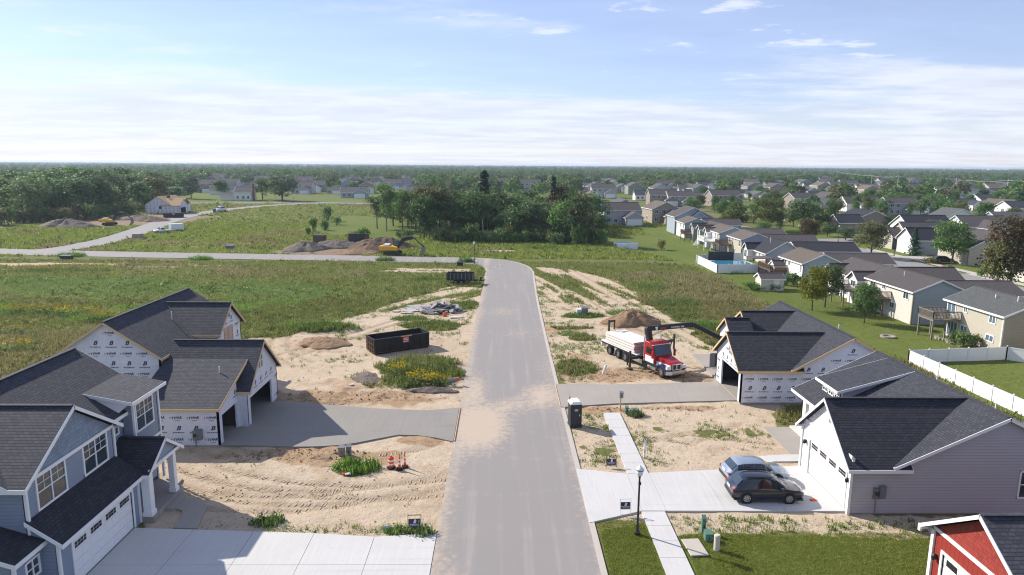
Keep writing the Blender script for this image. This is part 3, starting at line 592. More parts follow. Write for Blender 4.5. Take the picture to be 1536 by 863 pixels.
slabs('driveway', 'bright white concrete drive with two parked cars', strip_slabs(t3, b3, [5.05, 8.3, 9.75, 13.3, 16.8, 20.4]), -0.1, 0.03, 'concrete_new')
t4 = [(5.05, 60.6), (8, 60.4), (12, 60.5), (20.4, 61.4)]; b4 = [(5.05, 54.4), (8, 55.2), (20.4, 56.2)]
slabs('driveway', 'tan concrete drive beside the crane truck', strip_slabs(t4, b4, [5.05, 6.0, 9.6, 13.2, 16.8, 20.4]), -0.1, 0.04, 'concrete_tan', 0.006)
slabs('sidewalk', 'pale concrete walk between the two right-hand drives', [[(8.35+0.0*i, 42.0+i*1.6), (9.75, 42.0+i*1.6), (9.75, 43.6+i*1.6), (8.35, 43.6+i*1.6)] for i in range(7)], -0.1, 0.02, 'concrete_new')
slabs('sidewalk', 'pale concrete walk running past the lamp post', [[(8.25, 37.0-(i+1)*1.6), (9.65, 37.0-(i+1)*1.6), (9.65, 37.0-i*1.6), (8.25, 37.0-i*1.6)] for i in range(10)], -0.1, 0.02, 'concrete_new')
# curved entry walks
w_o = [(-19.45, 38.4), (-18.8, 38.65), (-17.9, 38.35), (-17.3, 37.5), (-17.1, 36.4), (-16.8, 35.15)]; w_i = [(-19.45, 37.2), (-19.0, 37.35), (-18.55, 37.1), (-18.35, 36.6), (-18.25, 36.0), (-18.2, 35.2)]
slabs('entry_walk', 'curved grey concrete walk from porch step to drive', [[w_i[i], w_i[i+1], w_o[i+1], w_o[i]] for i in range(5)], -0.1, 0.028, 'concrete_tan', 0.003)
w_o = [(15.8, 42.75), (16.6, 43.9), (18, 44.7), (20, 45.0), (22.4, 45.0)]; w_i = [(17.6, 42.95), (18, 43.5), (18.8, 43.85), (20.3, 43.9), (22.4, 43.9)]
slabs('entry_walk', 'short curved walk beside the white garage front', [[w_o[i], w_o[i+1], w_i[i+1], w_i[i]] for i in range(4)], -0.1, 0.028, 'concrete_new', 0.003)
for nm, x0, x1, y0, y1 in (('driveway', 67, 81.6, 128.5, 134), ('driveway', 67, 81.6, 150, 156), ('driveway', 67, 81.6, 92, 98), ('driveway', 90.4, 104, 122, 130), ('driveway', 90.4, 103, 150, 156), ('driveway', 90.4, 103, 101, 108)):
    o = flat_poly(MB(), [(x0, y0), (x1, y0), (x1, y1), (x0, y1)], -0.5, -0.27).build(nm, 'concrete_kerb'); o['kind'] = 'structure'
for pts in ([(-3.42, 47.3), (-3.42, 54.2)], [(4.98, 54.5), (4.98, 60.5)]):
    o = MB().bar((*pts[0], 0.05), (*pts[1], 0.05), 0.05, 0.06).build('form_board', 'trim_lumber'); tag(o, 'thin yellowish form board at the road end of the '+('left fresh drive' if pts[0][0] < 0 else 'tan drive'), 'board')
# ------------------------------------------------------------------ house building kit (all in world metres)
def hb(m, name, mat, par, smooth=False, kind=None):
    o = m.build(name, mat, par, smooth, kind)
    if par is not None and par.type == 'EMPTY': o.location = -par.location
    return o
def wall(par, a, b, z0, prof, mat, holes=(), th=0.14, name='wall'):
    """a -> b with the outside on the right hand; prof lists (distance, top)"""
    a = Vector((a[0], a[1], 0)); b = Vector((b[0], b[1], 0)); L = (b-a).length; d = (b-a)/L; n = Vector((d.y, -d.x, 0))
    if isinstance(prof, (int, float)): prof = [(0, prof), (L, prof)]
    pu = [p[0] for p in prof]; pz = [p[1] for p in prof]; top = lambda u: float(np.interp(u, pu, pz))
    us = sorted(set([0.0, L]+[float(u) for u in pu if 0 < u < L]+[float(u) for h in holes for u in h[:2] if 0 < u < L]))
    m = MB(); P = lambda u, z: a+d*u+Vector((0, 0, z))
    for u0, u1 in zip(us[:-1], us[1:]):
        um = (u0+u1)/2; sp = [(z0, z0, None)]; cuts = sorted([(h[2], h[3]) for h in holes if h[0] < um < h[1]]); lo = z0
        for h0, h1 in cuts:
            if h0 > lo+0.01: m.prism([P(u0, lo), P(u1, lo), P(u1, h0), P(u0, h0)], -n*th)
            lo = h1
        m.prism([P(u0, lo), P(u1, lo), P(u1, top(u1)), P(u0, top(u0))], -n*th)
    return hb(m, name, mat, par)
def slope(par, pts, mat, trim=None, edges=(), th=0.10, name='roof_slope', board=0.2):
    """one roof plane as a slab; edges are the indices of sides that carry a fascia or rake board"""
    P = [Vector(p) for p in pts]; n = (P[1]-P[0]).cross(P[2]-P[0]).normalized()
    if n.z < 0: P = P[::-1]; edges = [(len(P)-2-e) % len(P) for e in edges]; n = -n
    o = hb(MB().prism([p-Vector((0, 0, th)) for p in P], (0, 0, th)), name, mat, par)
    if trim:
        m = MB(); c = sum(P, Vector())/len(P)
        for e in edges:
            a, b = P[e], P[(e+1) % len(P)]; d = (b-a).normalized(); out = d.cross(n).normalized()
            if out.dot((a+b)/2-c) < 0: out = -out
            out = Vector((out.x, out.y, 0)).normalized()
            dz = Vector((0, 0, board/2+0.012)); m.obox((a+b)/2-dz+out*0.022, (b-a)/2+d*0.03, out*0.02, Vector((0, 0, board/2)))
        hb(m, 'fascia', trim, o)
    return o
def gable_roof(par, ax, c, half, ze, zr, t0, t1, mat, trim='trim_white', ends=(1, 1), cap=True, th=0.10, sides=(1, 1), mats=None):
    V = (lambda t, s, z: Vector((t, s, z))) if ax == 'x' else (lambda t, s, z: Vector((s, t, z)))
    for i, sg in enumerate((-1, 1)):
        if not sides[i]: continue
        e = [0]
        if ends[1]: e.append(1)
        if ends[0]: e.append(3)
        slope(par, [V(t0, c+sg*half, ze), V(t1, c+sg*half, ze), V(t1, c, zr), V(t0, c, zr)], (mats or (mat, mat))[i], trim, e, th)
    if cap: hb(MB().bar(V(t0+0.05, c, zr+0.0), V(t1-0.05, c, zr+0.0), 0.26, 0.05), 'ridge_cap', mat, par)
def win(par, c, n, w, h, cols=2, rows=2, trim=0.1, glass_='glass_dark', muntin='top', frame='trim_white', name='window', simple=False):
    c = Vector(c); n = Vector((n[0], n[1], 0)).normalized(); t = Vector((-n.y, n.x, 0)); z = Vector((0, 0, 1)); m = MB()
    ow, oh = w/2+trim, h/2+trim
    for s_ in (-1, 1):
        m.obox(c+t*s_*(w/2+trim/2)+n*0.02, t*trim/2, n*0.035, z*oh); m.obox(c+z*s_*(h/2+trim/2)+n*0.023, t*ow, n*0.035, z*trim/2)
    for i in range(1, cols): m.obox(c+t*(-w/2+w*i/cols)+n*0.018, t*0.035, n*0.03, z*h/2)
    if rows > 1: m.obox(c+n*0.016, t*w/2, n*0.03, z*0.025)
    if muntin and not simple:
        cw = w/cols
        for i in range(cols):
            u0 = -w/2+cw*(i+0.5)
            zz = [(0.0, h/2)] if muntin == 'top' else [(-h/2, h/2)]
            for lo, hi in zz:
                m.obox(c+t*u0+z*(lo+hi)/2+n*0.012, t*0.012, n*0.012, z*(hi-lo)/2); m.obox(c+t*u0+z*(lo+hi)/2+n*0.013, t*cw/2, n*0.012, z*0.012)
    o = hb(m, name, frame, par)
    if simple: hb(MB().obox(c+n*0.005, t*w/2, n*0.008, z*h/2), 'pane', glass_, o)
    else:
        for i in range(cols):
            for j in range(max(1, rows)):
                hb(MB().obox(c+t*(-w/2+w*(i+0.5)/cols)+z*(-h/2+h*(j+0.5)/max(1, rows))+n*0.004, t*(w/cols/2), n*0.006, z*(h/max(1, rows)/2)), 'pane', glass_, o)
    return o
def garage_door(par, x, y0, y1, z0, z1, nx, glass_groups=4, col='trim_white', trim='trim_white', rows=4, single_lite=False):
    """sectional door in a wall whose outside looks along nx (+1 / -1)"""
    d = MB(); w = y1-y0; h = (z1-z0)/rows
    frm = MB(); t = 0.12
    frm.box(x-0.05, x+0.05, y0-t, y0, z0, z1+t); frm.box(x-0.05, x+0.05, y1, y1+t, z0, z1+t); frm.box(x-0.048, x+0.048, y0, y1, z1, z1+t)
    door = hb(frm, 'garage_door', trim, par)
    for r_ in range(rows):
        p = MB(); za, zb = z0+r_*h+0.008, z0+(r_+1)*h-0.008; xi = x-nx*0.09
        p.box(min(xi, xi+nx*0.04), max(xi, xi+nx*0.04), y0+0.01, y1-0.01, za, zb); nc = 8
        for c in range(nc):
            a, b = y0+w*(c+0.12)/nc, y0+w*(c+0.88)/nc; q = xi+nx*0.04; p.box(min(q, q+nx*0.012), max(q, q+nx*0.012), a, b, za+h*0.18, zb-h*0.18)
        hb(p, 'panel', col, door)
    for g in range(glass_groups):
        gl = MB(); q = x-nx*0.09+nx*0.055; za, zb = z0+(rows-1)*h+h*0.2, z1-h*0.2; c0 = y0+w*(g+0.14)/glass_groups; c1 = y0+w*(g+0.86)/glass_groups
        n = 1 if single_lite else 4
        for i in range(n):
            for j in range(1 if single_lite else 2):
                a = c0+(c1-c0)*(i+0.08)/n; b = c0+(c1-c0)*(i+0.92)/n; e = za+(zb-za)*(j+0.08)/(1 if single_lite else 2); f = za+(zb-za)*(j+0.92)/(1 if single_lite else 2)
                gl.box(min(q, q+nx*0.01), max(q, q+nx*0.01), a, b, e, f)
        hb(gl, 'pane', 'glass_black', door)
    return door
def corner_board(par, x, y, z0, z1, w=0.13, mat='trim_white'):
    return hb(MB().box(x-w/2, x+w/2, y-w/2, y+w/2, z0, z1), 'corner_board', mat, par)
# --- printed house wrap lettering
def text_mesh(txt, size, shear=0.0, bold=0.0, extrude=0.0):
    cu = bpy.data.curves.new('txt', 'FONT'); cu.body = txt; cu.size = size; cu.shear = shear; cu.offset = bold; cu.align_x = 'CENTER'; cu.align_y = 'CENTER'; cu.resolution_u = 2; cu.extrude = extrude
    o = bpy.data.objects.new('txt', cu); COL.objects.link(o); dg = bpy.context.evaluated_depsgraph_get(); me = bpy.data.meshes.new_from_object(o.evaluated_get(dg))
    v = [tuple(p.co) for p in me.vertices]; f = [tuple(p.vertices) for p in me.polygons]; bpy.data.objects.remove(o); bpy.data.meshes.remove(me); return v, f
WORD = text_mesh('TYPAR', 0.25, 0.25, 0.010); LOGO = text_mesh('B', 0.46, 0.35, 0.016); NAME = text_mesh('Bosgraafhomes', 0.135, 0.2, 0.005); SMALL = text_mesh('by Berry', 0.10, 0.0, 0.003)
def stamp(m, tx, o, t, z, n, rot=0.0, sx=1.0):
    c, s_ = math.cos(rot), math.sin(rot); i = len(m.v)
    for p in tx[0]:
        u, v = (p[0]*c-p[1]*s_)*sx, p[0]*s_+p[1]*c; m.v.append(tuple(o+t*u+z*v))
    for f in tx[1]: m.f.append(tuple(i+j for j in f)); m.m.append(m.mi)
def wrap_print(wall_o, par, a, b, z0, prof, holes=(), phase=0.0, period=1.22, jitter=0.02):
    """rows of printed words on a wrapped wall, 4 mm proud"""
    a = Vector((a[0], a[1], 0)); b = Vector((b[0], b[1], 0)); L = (b-a).length; d = (b-a)/L; n = Vector((d.y, -d.x, 0)); zv = Vector((0, 0, 1))
    if isinstance(prof, (int, float)): prof = [(0, prof), (L, prof)]
    top = lambda u: float(np.interp(u, [p[0] for p in prof], [p[1] for p in prof]))
    m = MB(); row = 0; z = z0+0.42; rnd = random.Random(int(abs(a.x*7+a.y*13)*10))
    while z < max(p[1] for p in prof)-0.2:
        u = 0.5+phase+(0.15 if row % 2 else 0)
        while u < L-0.35:
            hw = 0.5
            ok = top(max(0, u-hw)) > z+0.33 and top(min(L, u+hw)) > z+0.33 and all(not (h[0]-0.5 < u < h[1]+0.5 and h[2]-0.3 < z < h[3]+0.3) for h in holes)
            if ok:
                o = a+d*u+zv*z+n*0.006; r_ = 0.07+rnd.uniform(-jitter, jitter)
                if row % 2 == 0:
                    m.mi = 0; stamp(m, WORD, o+d*0.08, d, zv, n, 0.08); m.mi = 1; stamp(m, SMALL, o-zv*0.2+d*0.14, d, zv, n)
                    m.mi = 2; q = o-d*0.42-zv*0.05; m.quad(q, q+d*0.09, q+d*0.07+zv*0.12, q+d*0.01+zv*0.1)
                else:
                    m.mi = 0; stamp(m, LOGO, o+zv*0.08, d, zv, n, 0.0, 1.15); m.mi = 0; stamp(m, NAME, o-zv*0.24, d, zv, n)
            u += period
        row += 1; z += 0.78 if row % 2 else 0.86
    if m.f: m.mi = 0; wo = m.build('wrap_lettering', ['print_ink', 'print_grey', 'print_red'], wall_o, kind='stuff'); return wo
def wrapped(par, a, b, z0, prof, holes=(), phase=0.0, **k):
    w = wall(par, a, b, z0, prof, 'house_wrap', holes); wrap_print(w, par, a, b, z0, prof, holes, phase, **k); return w
def meter(par, x, y, z, ny=-1):
    m = MB().box(x-0.18, x+0.12, y-0.12, y-0.003, z-0.3, z+0.35); o = hb(m, 'meter_box', 'metal_grey', par)
    hb(MB().box(x+0.14, x+0.5, y-0.2, y-0.003, z-0.25, z+0.5), 'meter_box', 'plastic_grey', par); hb(MB().tube([(x, y-0.07, z-0.3), (x, y-0.07, z-1.2)], 0.03, 6), 'conduit', 'metal_grey', par)
    hb(MB().lathe((x-0.03, y-0.2, z+0.05), [(0.09, -0.09), (0.1, 0), (0.07, 0.09)], 10), 'meter_dial', 'plastic_dark', o)
def coach_lamp(par, x, y, z, nx):
    m = MB().box(min(x, x+nx*0.05), max(x, x+nx*0.05), y-0.06, y+0.06, z-0.12, z+0.12); m.lathe((x+nx*0.13, y, z), [(0.05, -0.16), (0.09, -0.1), (0.1, 0.08), (0.03, 0.16)], 8); return hb(m, 'wall_lamp', 'metal_black', par)

# ------------------------------------------------------------------ near left: blue-grey two-storey house
def house_blue():
    h = thing('house', 'finished blue-grey two-storey house with white trim, front left', 'house', (-26, 35, 0)); S = 'siding_blue'; Tm = 'trim_white'; RF = 'shingle_charcoal'
    wall(h, (-20.3, 29.0), (-20.3, 35.9), -0.2, 2.8, S, [(1.0, 6.2, -0.2, 2.2)]); garage_door(h, -20.3, 30.0, 35.2, 0.03, 2.2, 1)
    wall(h, (-31.2, 29.0), (-20.3, 29.0), -0.2, [(0, 5.6), (9.66, 5.6), (9.67, 3.75), (10.9, 2.85)], S)
    wall(h, (-20.31, 35.9), (-22.0, 35.9), -0.2, 2.9, S); wall(h, (-21.95, 35.9), (-21.95, 41.3), 0.3, 3.2, S, name='wall')
    wall(h, (-21.9, 41.28), (-31.2, 41.28), -0.2, [(0, 5.6), (4.8, 8.4), (9.3, 5.6)], S); wall(h, (-31.2, 41.3), (-31.2, 29.0), -0.2, 5.6, S)
    # upper storey: gabled wing, recess, bump-out
    wall(h, (-21.5, 29.0), (-21.5, 36.1), 2.9, 5.62, S); wall(h, (-21.495, 28.95), (-21.495, 36.1), 5.62, [(0, 5.63), (3.55, 7.95), (7.15, 5.63)], 'shake_blue', th=0.12)
    wall(h, (-21.5, 36.1), (-22.3, 36.1), 2.9, 5.6, S); wall(h, (-22.25, 36.1), (-22.25, 38.4), 2.9, 5.6, S)
    wall(h, (-22.2, 38.38), (-21.6, 38.38), 2.9, 6.15, S); wall(h, (-21.6, 38.4), (-21.6, 41.28), 2.9, 6.15, S); wall(h, (-21.6, 41.285), (-23.5, 41.285), 2.9, 6.2, S)
    hb(MB().box(-21.48, -21.44, 29.0, 36.1, 5.56, 5.74), 'frieze_board', Tm, h); hb(MB().box(-21.58, -21.545, 38.4, 41.28, 3.08, 3.26), 'frieze_board', Tm, h)
    for x, y, a, b in ((-20.3, 29.0, -0.1, 2.8), (-21.48, 29.0, 3.2, 5.6), (-21.48, 36.08, 3.2, 5.6), (-21.58, 41.27, 0.2, 6.1), (-21.58, 38.42, 3.3, 6.1), (-20.28, 35.85, 0, 2.8), (-21.1, 27.25, 0, 2.9)): corner_board(h, x, y, a, b)
    for y0, z in ((30.78, 4.83), (34.35, 4.83)): win(h, (-21.5, y0, z), (1, 0), 2.0, 1.55)
    win(h, (-21.6, 39.62, 5.06), (1, 0), 1.85, 1.6); win(h, (-22.25, 37.35, 4.9), (1, 0), 0.95, 0.75, 2, 1, muntin='all')
    # roofs
    gable_roof(h, 'x', 32.55, 3.98, 5.6, 8.12, -27.0, -21.18, RF, Tm, (0, 1))
    gable_roof(h, 'y', -26.65, 4.75, 5.62, 8.55, 28.55, 41.65, RF, Tm)
    slope(h, [(-24.4, 37.75, 6.99), (-21.22, 37.75, 6.38), (-21.22, 41.68, 6.38), (-24.4, 41.68, 6.99)], RF, Tm, [0, 1], th=0.14)
    hb(MB().prism([(-24.3, 37.79, 6.84), (-21.4, 37.79, 6.28), (-22.1, 37.79, 5.7)], (0, 0.06, 0)), 'bump_out_cheek', 'trim_white', h)
    slope(h, [(-19.95, 28.8, 2.82), (-19.95, 36.1, 2.82), (-21.52, 36.1, 3.92), (-21.52, 28.8, 3.92)], 'shingle_black_and_shade', Tm, [0, 3])
    gable_roof(h, 'x', 37.9, 2.08, 2.83, 4.2, -22.25, -19.6, 'shingle_black_and_shade', Tm, (0, 1))
    hb(MB().box(-19.72, -19.66, 36.0, 39.8, 2.82, 3.02), 'porch_beam', Tm, h); hb(MB().prism([(-19.86, 36.2, 3.0), (-19.86, 39.6, 3.0), (-19.86, 37.9, 4.08)], (0.1, 0, 0)), 'porch_gable', S, h)
    hb(MB().box(-21.9, -19.7, 39.55, 39.75, 2.75, 2.98), 'porch_beam', Tm, h)
    # porch floor, columns, step
    hb(MB().box(-21.95, -19.6, 35.95, 39.6, -0.2, 0.3), 'porch_floor', 'concrete_tan', h); hb(MB().box(-19.58, -19.2, 37.2, 39.2, -0.2, 0.15), 'porch_step', 'concrete_tan', h)
    for y, w in ((36.15, 0.22), (39.05, 0.17)):
        c = hb(MB().box(-19.9-w, -19.9+w, y-w, y+w, 0.3, 2.82), 'porch_column', Tm, h); hb(MB().box(-19.9-w-0.05, -19.9+w+0.05, y-w-0.05, y+w+0.05, 0.302, 0.55), 'column_base', Tm, c)
    hb(MB().box(-20.35, -19.55, 35.88, 36.5, -0.1, 0.29), 'column_footing', 'stone', h)
    win(h, (-21.95, 40.4, 1.9), (1, 0), 0.9, 1.3); hb(MB().box(-21.96, -21.9, 36.6, 37.6, 0.32, 2.4), 'front_door', 'plastic_dark', h)
    # low wing at the near corner
    wall(h, (-27, 27.25), (-21.1, 27.25), -0.2, [(0, 4.6), (5.9, 2.9)], 'siding_blue'); wall(h, (-21.1, 27.25), (-21.1, 29.0), -0.2, 2.9, S); win(h, (-21.1, 28.35, 1.95), (1, 0), 0.75, 0.75, 2, 2, muntin=None)
    slope(h, [(-20.8, 26.95, 2.95), (-20.8, 28.99, 2.95), (-27, 28.99, 5.0), (-27, 26.95, 5.0)], 'shingle_black_and_shade', Tm, [0, 3])
    hb(MB().box(-31.3, -20.4, 28.93, 41.25, -0.3, 0.02), 'foundation', 'concrete_wall', h)
house_blue()

# ------------------------------------------------------------------ far left of the road: wrapped two-storey house
def opening_interior(par, x0, x1, y0, y1, z1, studs=True, floor='concrete_grey'):
    hb(MB().box(x0, x1, y0, y1, -0.05, 0.05), 'garage_floor', floor, par)
    m = MB()
    n = max(3, int((y1-y0)/0.6)); 
    for i in range(n+1):
        y = y0+(y1-y0)*i/n; m.box(x0+0.05, x0+0.14, y-0.02, y+0.02, 0.05, z1)
    hb(m, 'stud_wall', 'stud_interior', par); hb(MB().box(x0-0.02, x0+0.03, y0, y1, 0.0, z1), 'garage_back_wall', 'interior_shade', par); hb(MB().box(min(x0, x1)+0.2, max(x0, x1)-0.2, y0, y1, z1, z1+0.05), 'garage_ceiling', 'interior_shade', par)
    for ya, yb in ((y0-0.06, y0), (y1, y1+0.06)): hb(MB().box(min(x0, x1)+0.1, max(x0, x1)-0.25, ya, yb, 0.0, z1), 'garage_side_wall', 'interior_shade', par)  # side linings added to darken the opening; shade put into their colour
def house_wrapped_left():
    h = thing('house', 'unfinished two-storey house wrapped in printed white sheeting, left of road', 'house', (-26, 56, 0)); RF = 'shingle_charcoal'; Tm = 'trim_lumber'
    # garage: gabled two-car bay and a recessed single bay
    gp_ = [(0, 2.9), (3.55, 5.75), (7.0, 2.95)]; h1 = [(0.65, 5.5, -0.3, 2.1)]
    wrapped(h, (-19.4, 50.05), (-19.4, 57.0), 0.0, gp_, h1+[(2.6, 3.8, 3.7, 5.0)]); wrapped(h, (-20.15, 46.55), (-20.15, 50.05), 0.0, [(0, 2.75), (3.5, 3.8)], [(0.6, 3.3, -0.3, 2.05)])
    wrapped(h, (-20.15, 50.06), (-19.4, 50.06), 0.0, 2.9); w = wrapped(h, (-26.4, 46.55), (-20.15, 46.55), 0.0, 2.75, phase=0.25)
    wrapped(h, (-19.4, 57.0), (-26, 57.0), 0.0, 2.9)
    win(h, (-19.4, 53.2, 4.35), (1, 0), 1.0, 1.1, 2, 2, 0.06, muntin='all')
    hb(MB().box(-26.5, -20.16, 46.5, 57.0, -0.75, -0.01), 'foundation', 'concrete_wall', h); hb(MB().box(-20.2, -19.42, 50.02, 57.0, -0.75, -0.012), 'foundation', 'concrete_wall', h)
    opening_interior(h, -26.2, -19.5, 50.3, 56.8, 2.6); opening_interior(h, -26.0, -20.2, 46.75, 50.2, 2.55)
    ze, zr = 2.86, 5.98
    gable_roof(h, 'x', 53.55, 3.65, ze, zr, -26.3, -19.08, RF, Tm, (0, 1))
    slope(h, [(-26.3, 46.25, 2.84), (-19.98, 46.25, 2.84), (-19.98, 52.6, 4.95), (-26.3, 52.6, 4.95)], RF, Tm, [0, 1], th=0.12)
    # main block
    wrapped(h, (-34.5, 51.6), (-26.5, 51.6), 0.0, [(0, 5.25), (4.0, 7.75), (8.0, 5.25)]); wrapped(h, (-26.5, 51.6), (-26.5, 57.6), 3.0, 5.25)
    wrapped(h, (-26.5, 65.6), (-34.5, 65.6), 0.0, [(0, 5.25), (4.0, 7.75), (8, 5.25)]); wall(h, (-34.5, 65.6), (-34.5, 51.6), 0, 5.25, 'house_wrap')
    wrapped(h, (-24.5, 57.6), (-24.5, 62.8), 0.0, [(0, 5.5), (2.6, 7.5), (5.2, 5.5)], [(1.4, 3.3, 4.0, 5.5)]); wrapped(h, (-26.5, 57.61), (-24.5, 57.61), 0.0, 5.5); wall(h, (-24.5, 62.8), (-26.5, 62.8), 0, 5.5, 'house_wrap'); wall(h, (-26.5, 62.8), (-26.5, 65.6), 0, 5.25, 'house_wrap')
    win(h, (-24.5, 59.9, 4.8), (1, 0), 1.8, 1.4, 2, 2, 0.05, glass_='insulation_pink', frame='trim_lumber', muntin=None); win(h, (-24.5, 60.2, 6.6), (1, 0), 0.35, 0.5, 1, 1, 0.04, muntin=None)
    gable_roof(h, 'y', -30.5, 4.3, 5.1, 7.95, 51.25, 65.9, RF, Tm)
    gable_roof(h, 'x', 60.2, 2.9, 5.38, 7.7, -30.0, -24.18, RF, Tm, (0, 1))
    hb(MB().box(-34.4, -26.6, 51.66, 65.5, -0.7, 0.0), 'foundation', 'concrete_wall', h)
    meter(h, -21.85, 46.55, 0.75)
    for x, y, z in ((-28.5, 58, 6.9), (-21.5, 50.4, 4.3)): hb(MB().tube([(x, y, z-0.5), (x, y, z+0.4)], 0.05, 8), 'vent_pipe', 'plastic_white', h)
house_wrapped_left()

# ------------------------------------------------------------------ near right: grey ranch with white garage front
def house_grey():
    h = thing('house', 'grey-sided ranch house with white garage gable behind the parked cars', 'house', (27, 43, 0)); Tm = 'trim_white'; G = 'siding_grey'
    wall(h, (20.35, 43.3), (20.35, 36.8), -0.1, 3.42, 'batten_white', [(1.15, 6.0, -0.2, 2.35)]); wall(h, (20.344, 43.3), (20.344, 36.8), 3.42, [(0, 3.43), (0.45, 3.43), (3.25, 5.72), (6.05, 3.43), (6.5, 3.43)], 'shake_white', th=0.13)
    hb(MB().box(20.29, 20.34, 36.8, 43.3, 3.36, 3.54), 'frieze_board', Tm, h); garage_door(h, 20.35, 37.3, 42.15, 0.05, 2.35, -1)
    wall(h, (20.35, 36.8), (35.2, 36.8), 0.0, [(0, 2.9), (2.6, 2.95), (8.65, 5.8), (14.85, 2.95)], G, [])
    wall(h, (35.2, 36.8), (35.2, 50.3), 0.0, 2.95, G); wall(h, (35.2, 50.3), (23.4, 50.3), 0.0, [(0, 2.95), (6.2, 5.8), (11.8, 3.1)], G)
    wall(h, (23.4, 50.3), (23.4, 43.3), 0.0, 3.1, 'siding_white'); wall(h, (23.4, 43.3), (20.35, 43.3), 0.0, 2.9, G)
    hb(MB().box(20.45, 35.1, 36.84, 50.2, -0.6, 0.0), 'foundation', 'concrete_wall', h)
    for x, y in ((20.35, 36.8), (20.35, 43.28)): corner_board(h, x, y, -0.05, 3.0, 0.16)
    slope(h, [(20.0, 36.43, 2.88), (23.7, 36.43, 2.88), (23.7, 36.86, 3.25), (28.95, 40.05, 5.95), (20.0, 40.05, 5.95)], 'shingle_black_and_shade', Tm, [0, 1, 4]); slope(h, [(20.0, 43.67, 2.88), (20.0, 40.05, 5.95), (28.95, 40.05, 5.95), (23.0, 43.67, 2.88)], 'shingle_charcoal', Tm, [0, 3])  # one roof, south slope darker: its shade is painted into the shingle colour
    hb(MB().bar((20.05, 40.05, 5.95), (28.9, 40.05, 5.95), 0.26, 0.05), 'ridge_cap', 'shingle_black_and_shade', h)
    gable_roof(h, 'y', 29.0, 6.35, 3.0, 6.02, 36.48, 50.65, 'shingle_charcoal', Tm)
    slope(h, [(23.6, 45.5, 4.5), (23.6, 48.85, 4.5), (28.85, 48.85, 5.98), (28.85, 45.5, 5.98)], 'shingle_charcoal', Tm, [0, 1, 3])
    wall(h, (24.0, 48.6), (24.0, 45.75), 3.4, 4.5, 'siding_white'); hb(MB().prism([(24.0, 45.78, 3.5), (28.6, 45.78, 5.8), (24.0, 45.78, 4.26)], (0, 0.1, 0)), 'dormer_cheek', G, h); hb(MB().prism([(24.0, 48.5, 3.5), (28.6, 48.5, 5.8), (24.0, 48.5, 4.26)], (0, 0.1, 0)), 'dormer_cheek', G, h)
    for y in (46.25, 47.15, 48.05): win(h, (24.0, y, 3.97), (-1, 0), 0.62, 0.5, 2, 2, 0.06, muntin=None)
    win(h, (20.34, 39.55, 4.75), (-1, 0), 0.5, 0.62, 2, 2, 0.12, muntin=None)
    for y in (46.2, 48.2): hb(MB().box(22.65, 22.9, y-0.13, y+0.13, 0.0, 2.9), 'porch_column', Tm, h)
    hb(MB().box(22.5, 23.4, 43.35, 50.2, -0.1, 0.12), 'porch_floor', 'concrete_new', h)
    win(h, (30.75, 36.8, 1.8), (0, -1), 0.85, 1.55, 1, 2, 0.09, muntin=None); meter(h, 21.9, 36.8, 1.25)
    for y in (42.65, 36.98): coach_lamp(h, 20.33, y, 2.0, -1)
    win(h, (23.4, 47.6, 1.9), (-1, 0), 1.2, 1.4); hb(MB().box(23.34, 23.42, 44.4, 45.4, 0.12, 2.2), 'front_door', 'plastic_dark', h)
    for y in (39.3, 45): hb(MB().tube([(30.2, y, 5.0), (30.2, y, 5.9)], 0.05, 8), 'vent_pipe', 'plastic_white', h)
house_grey()

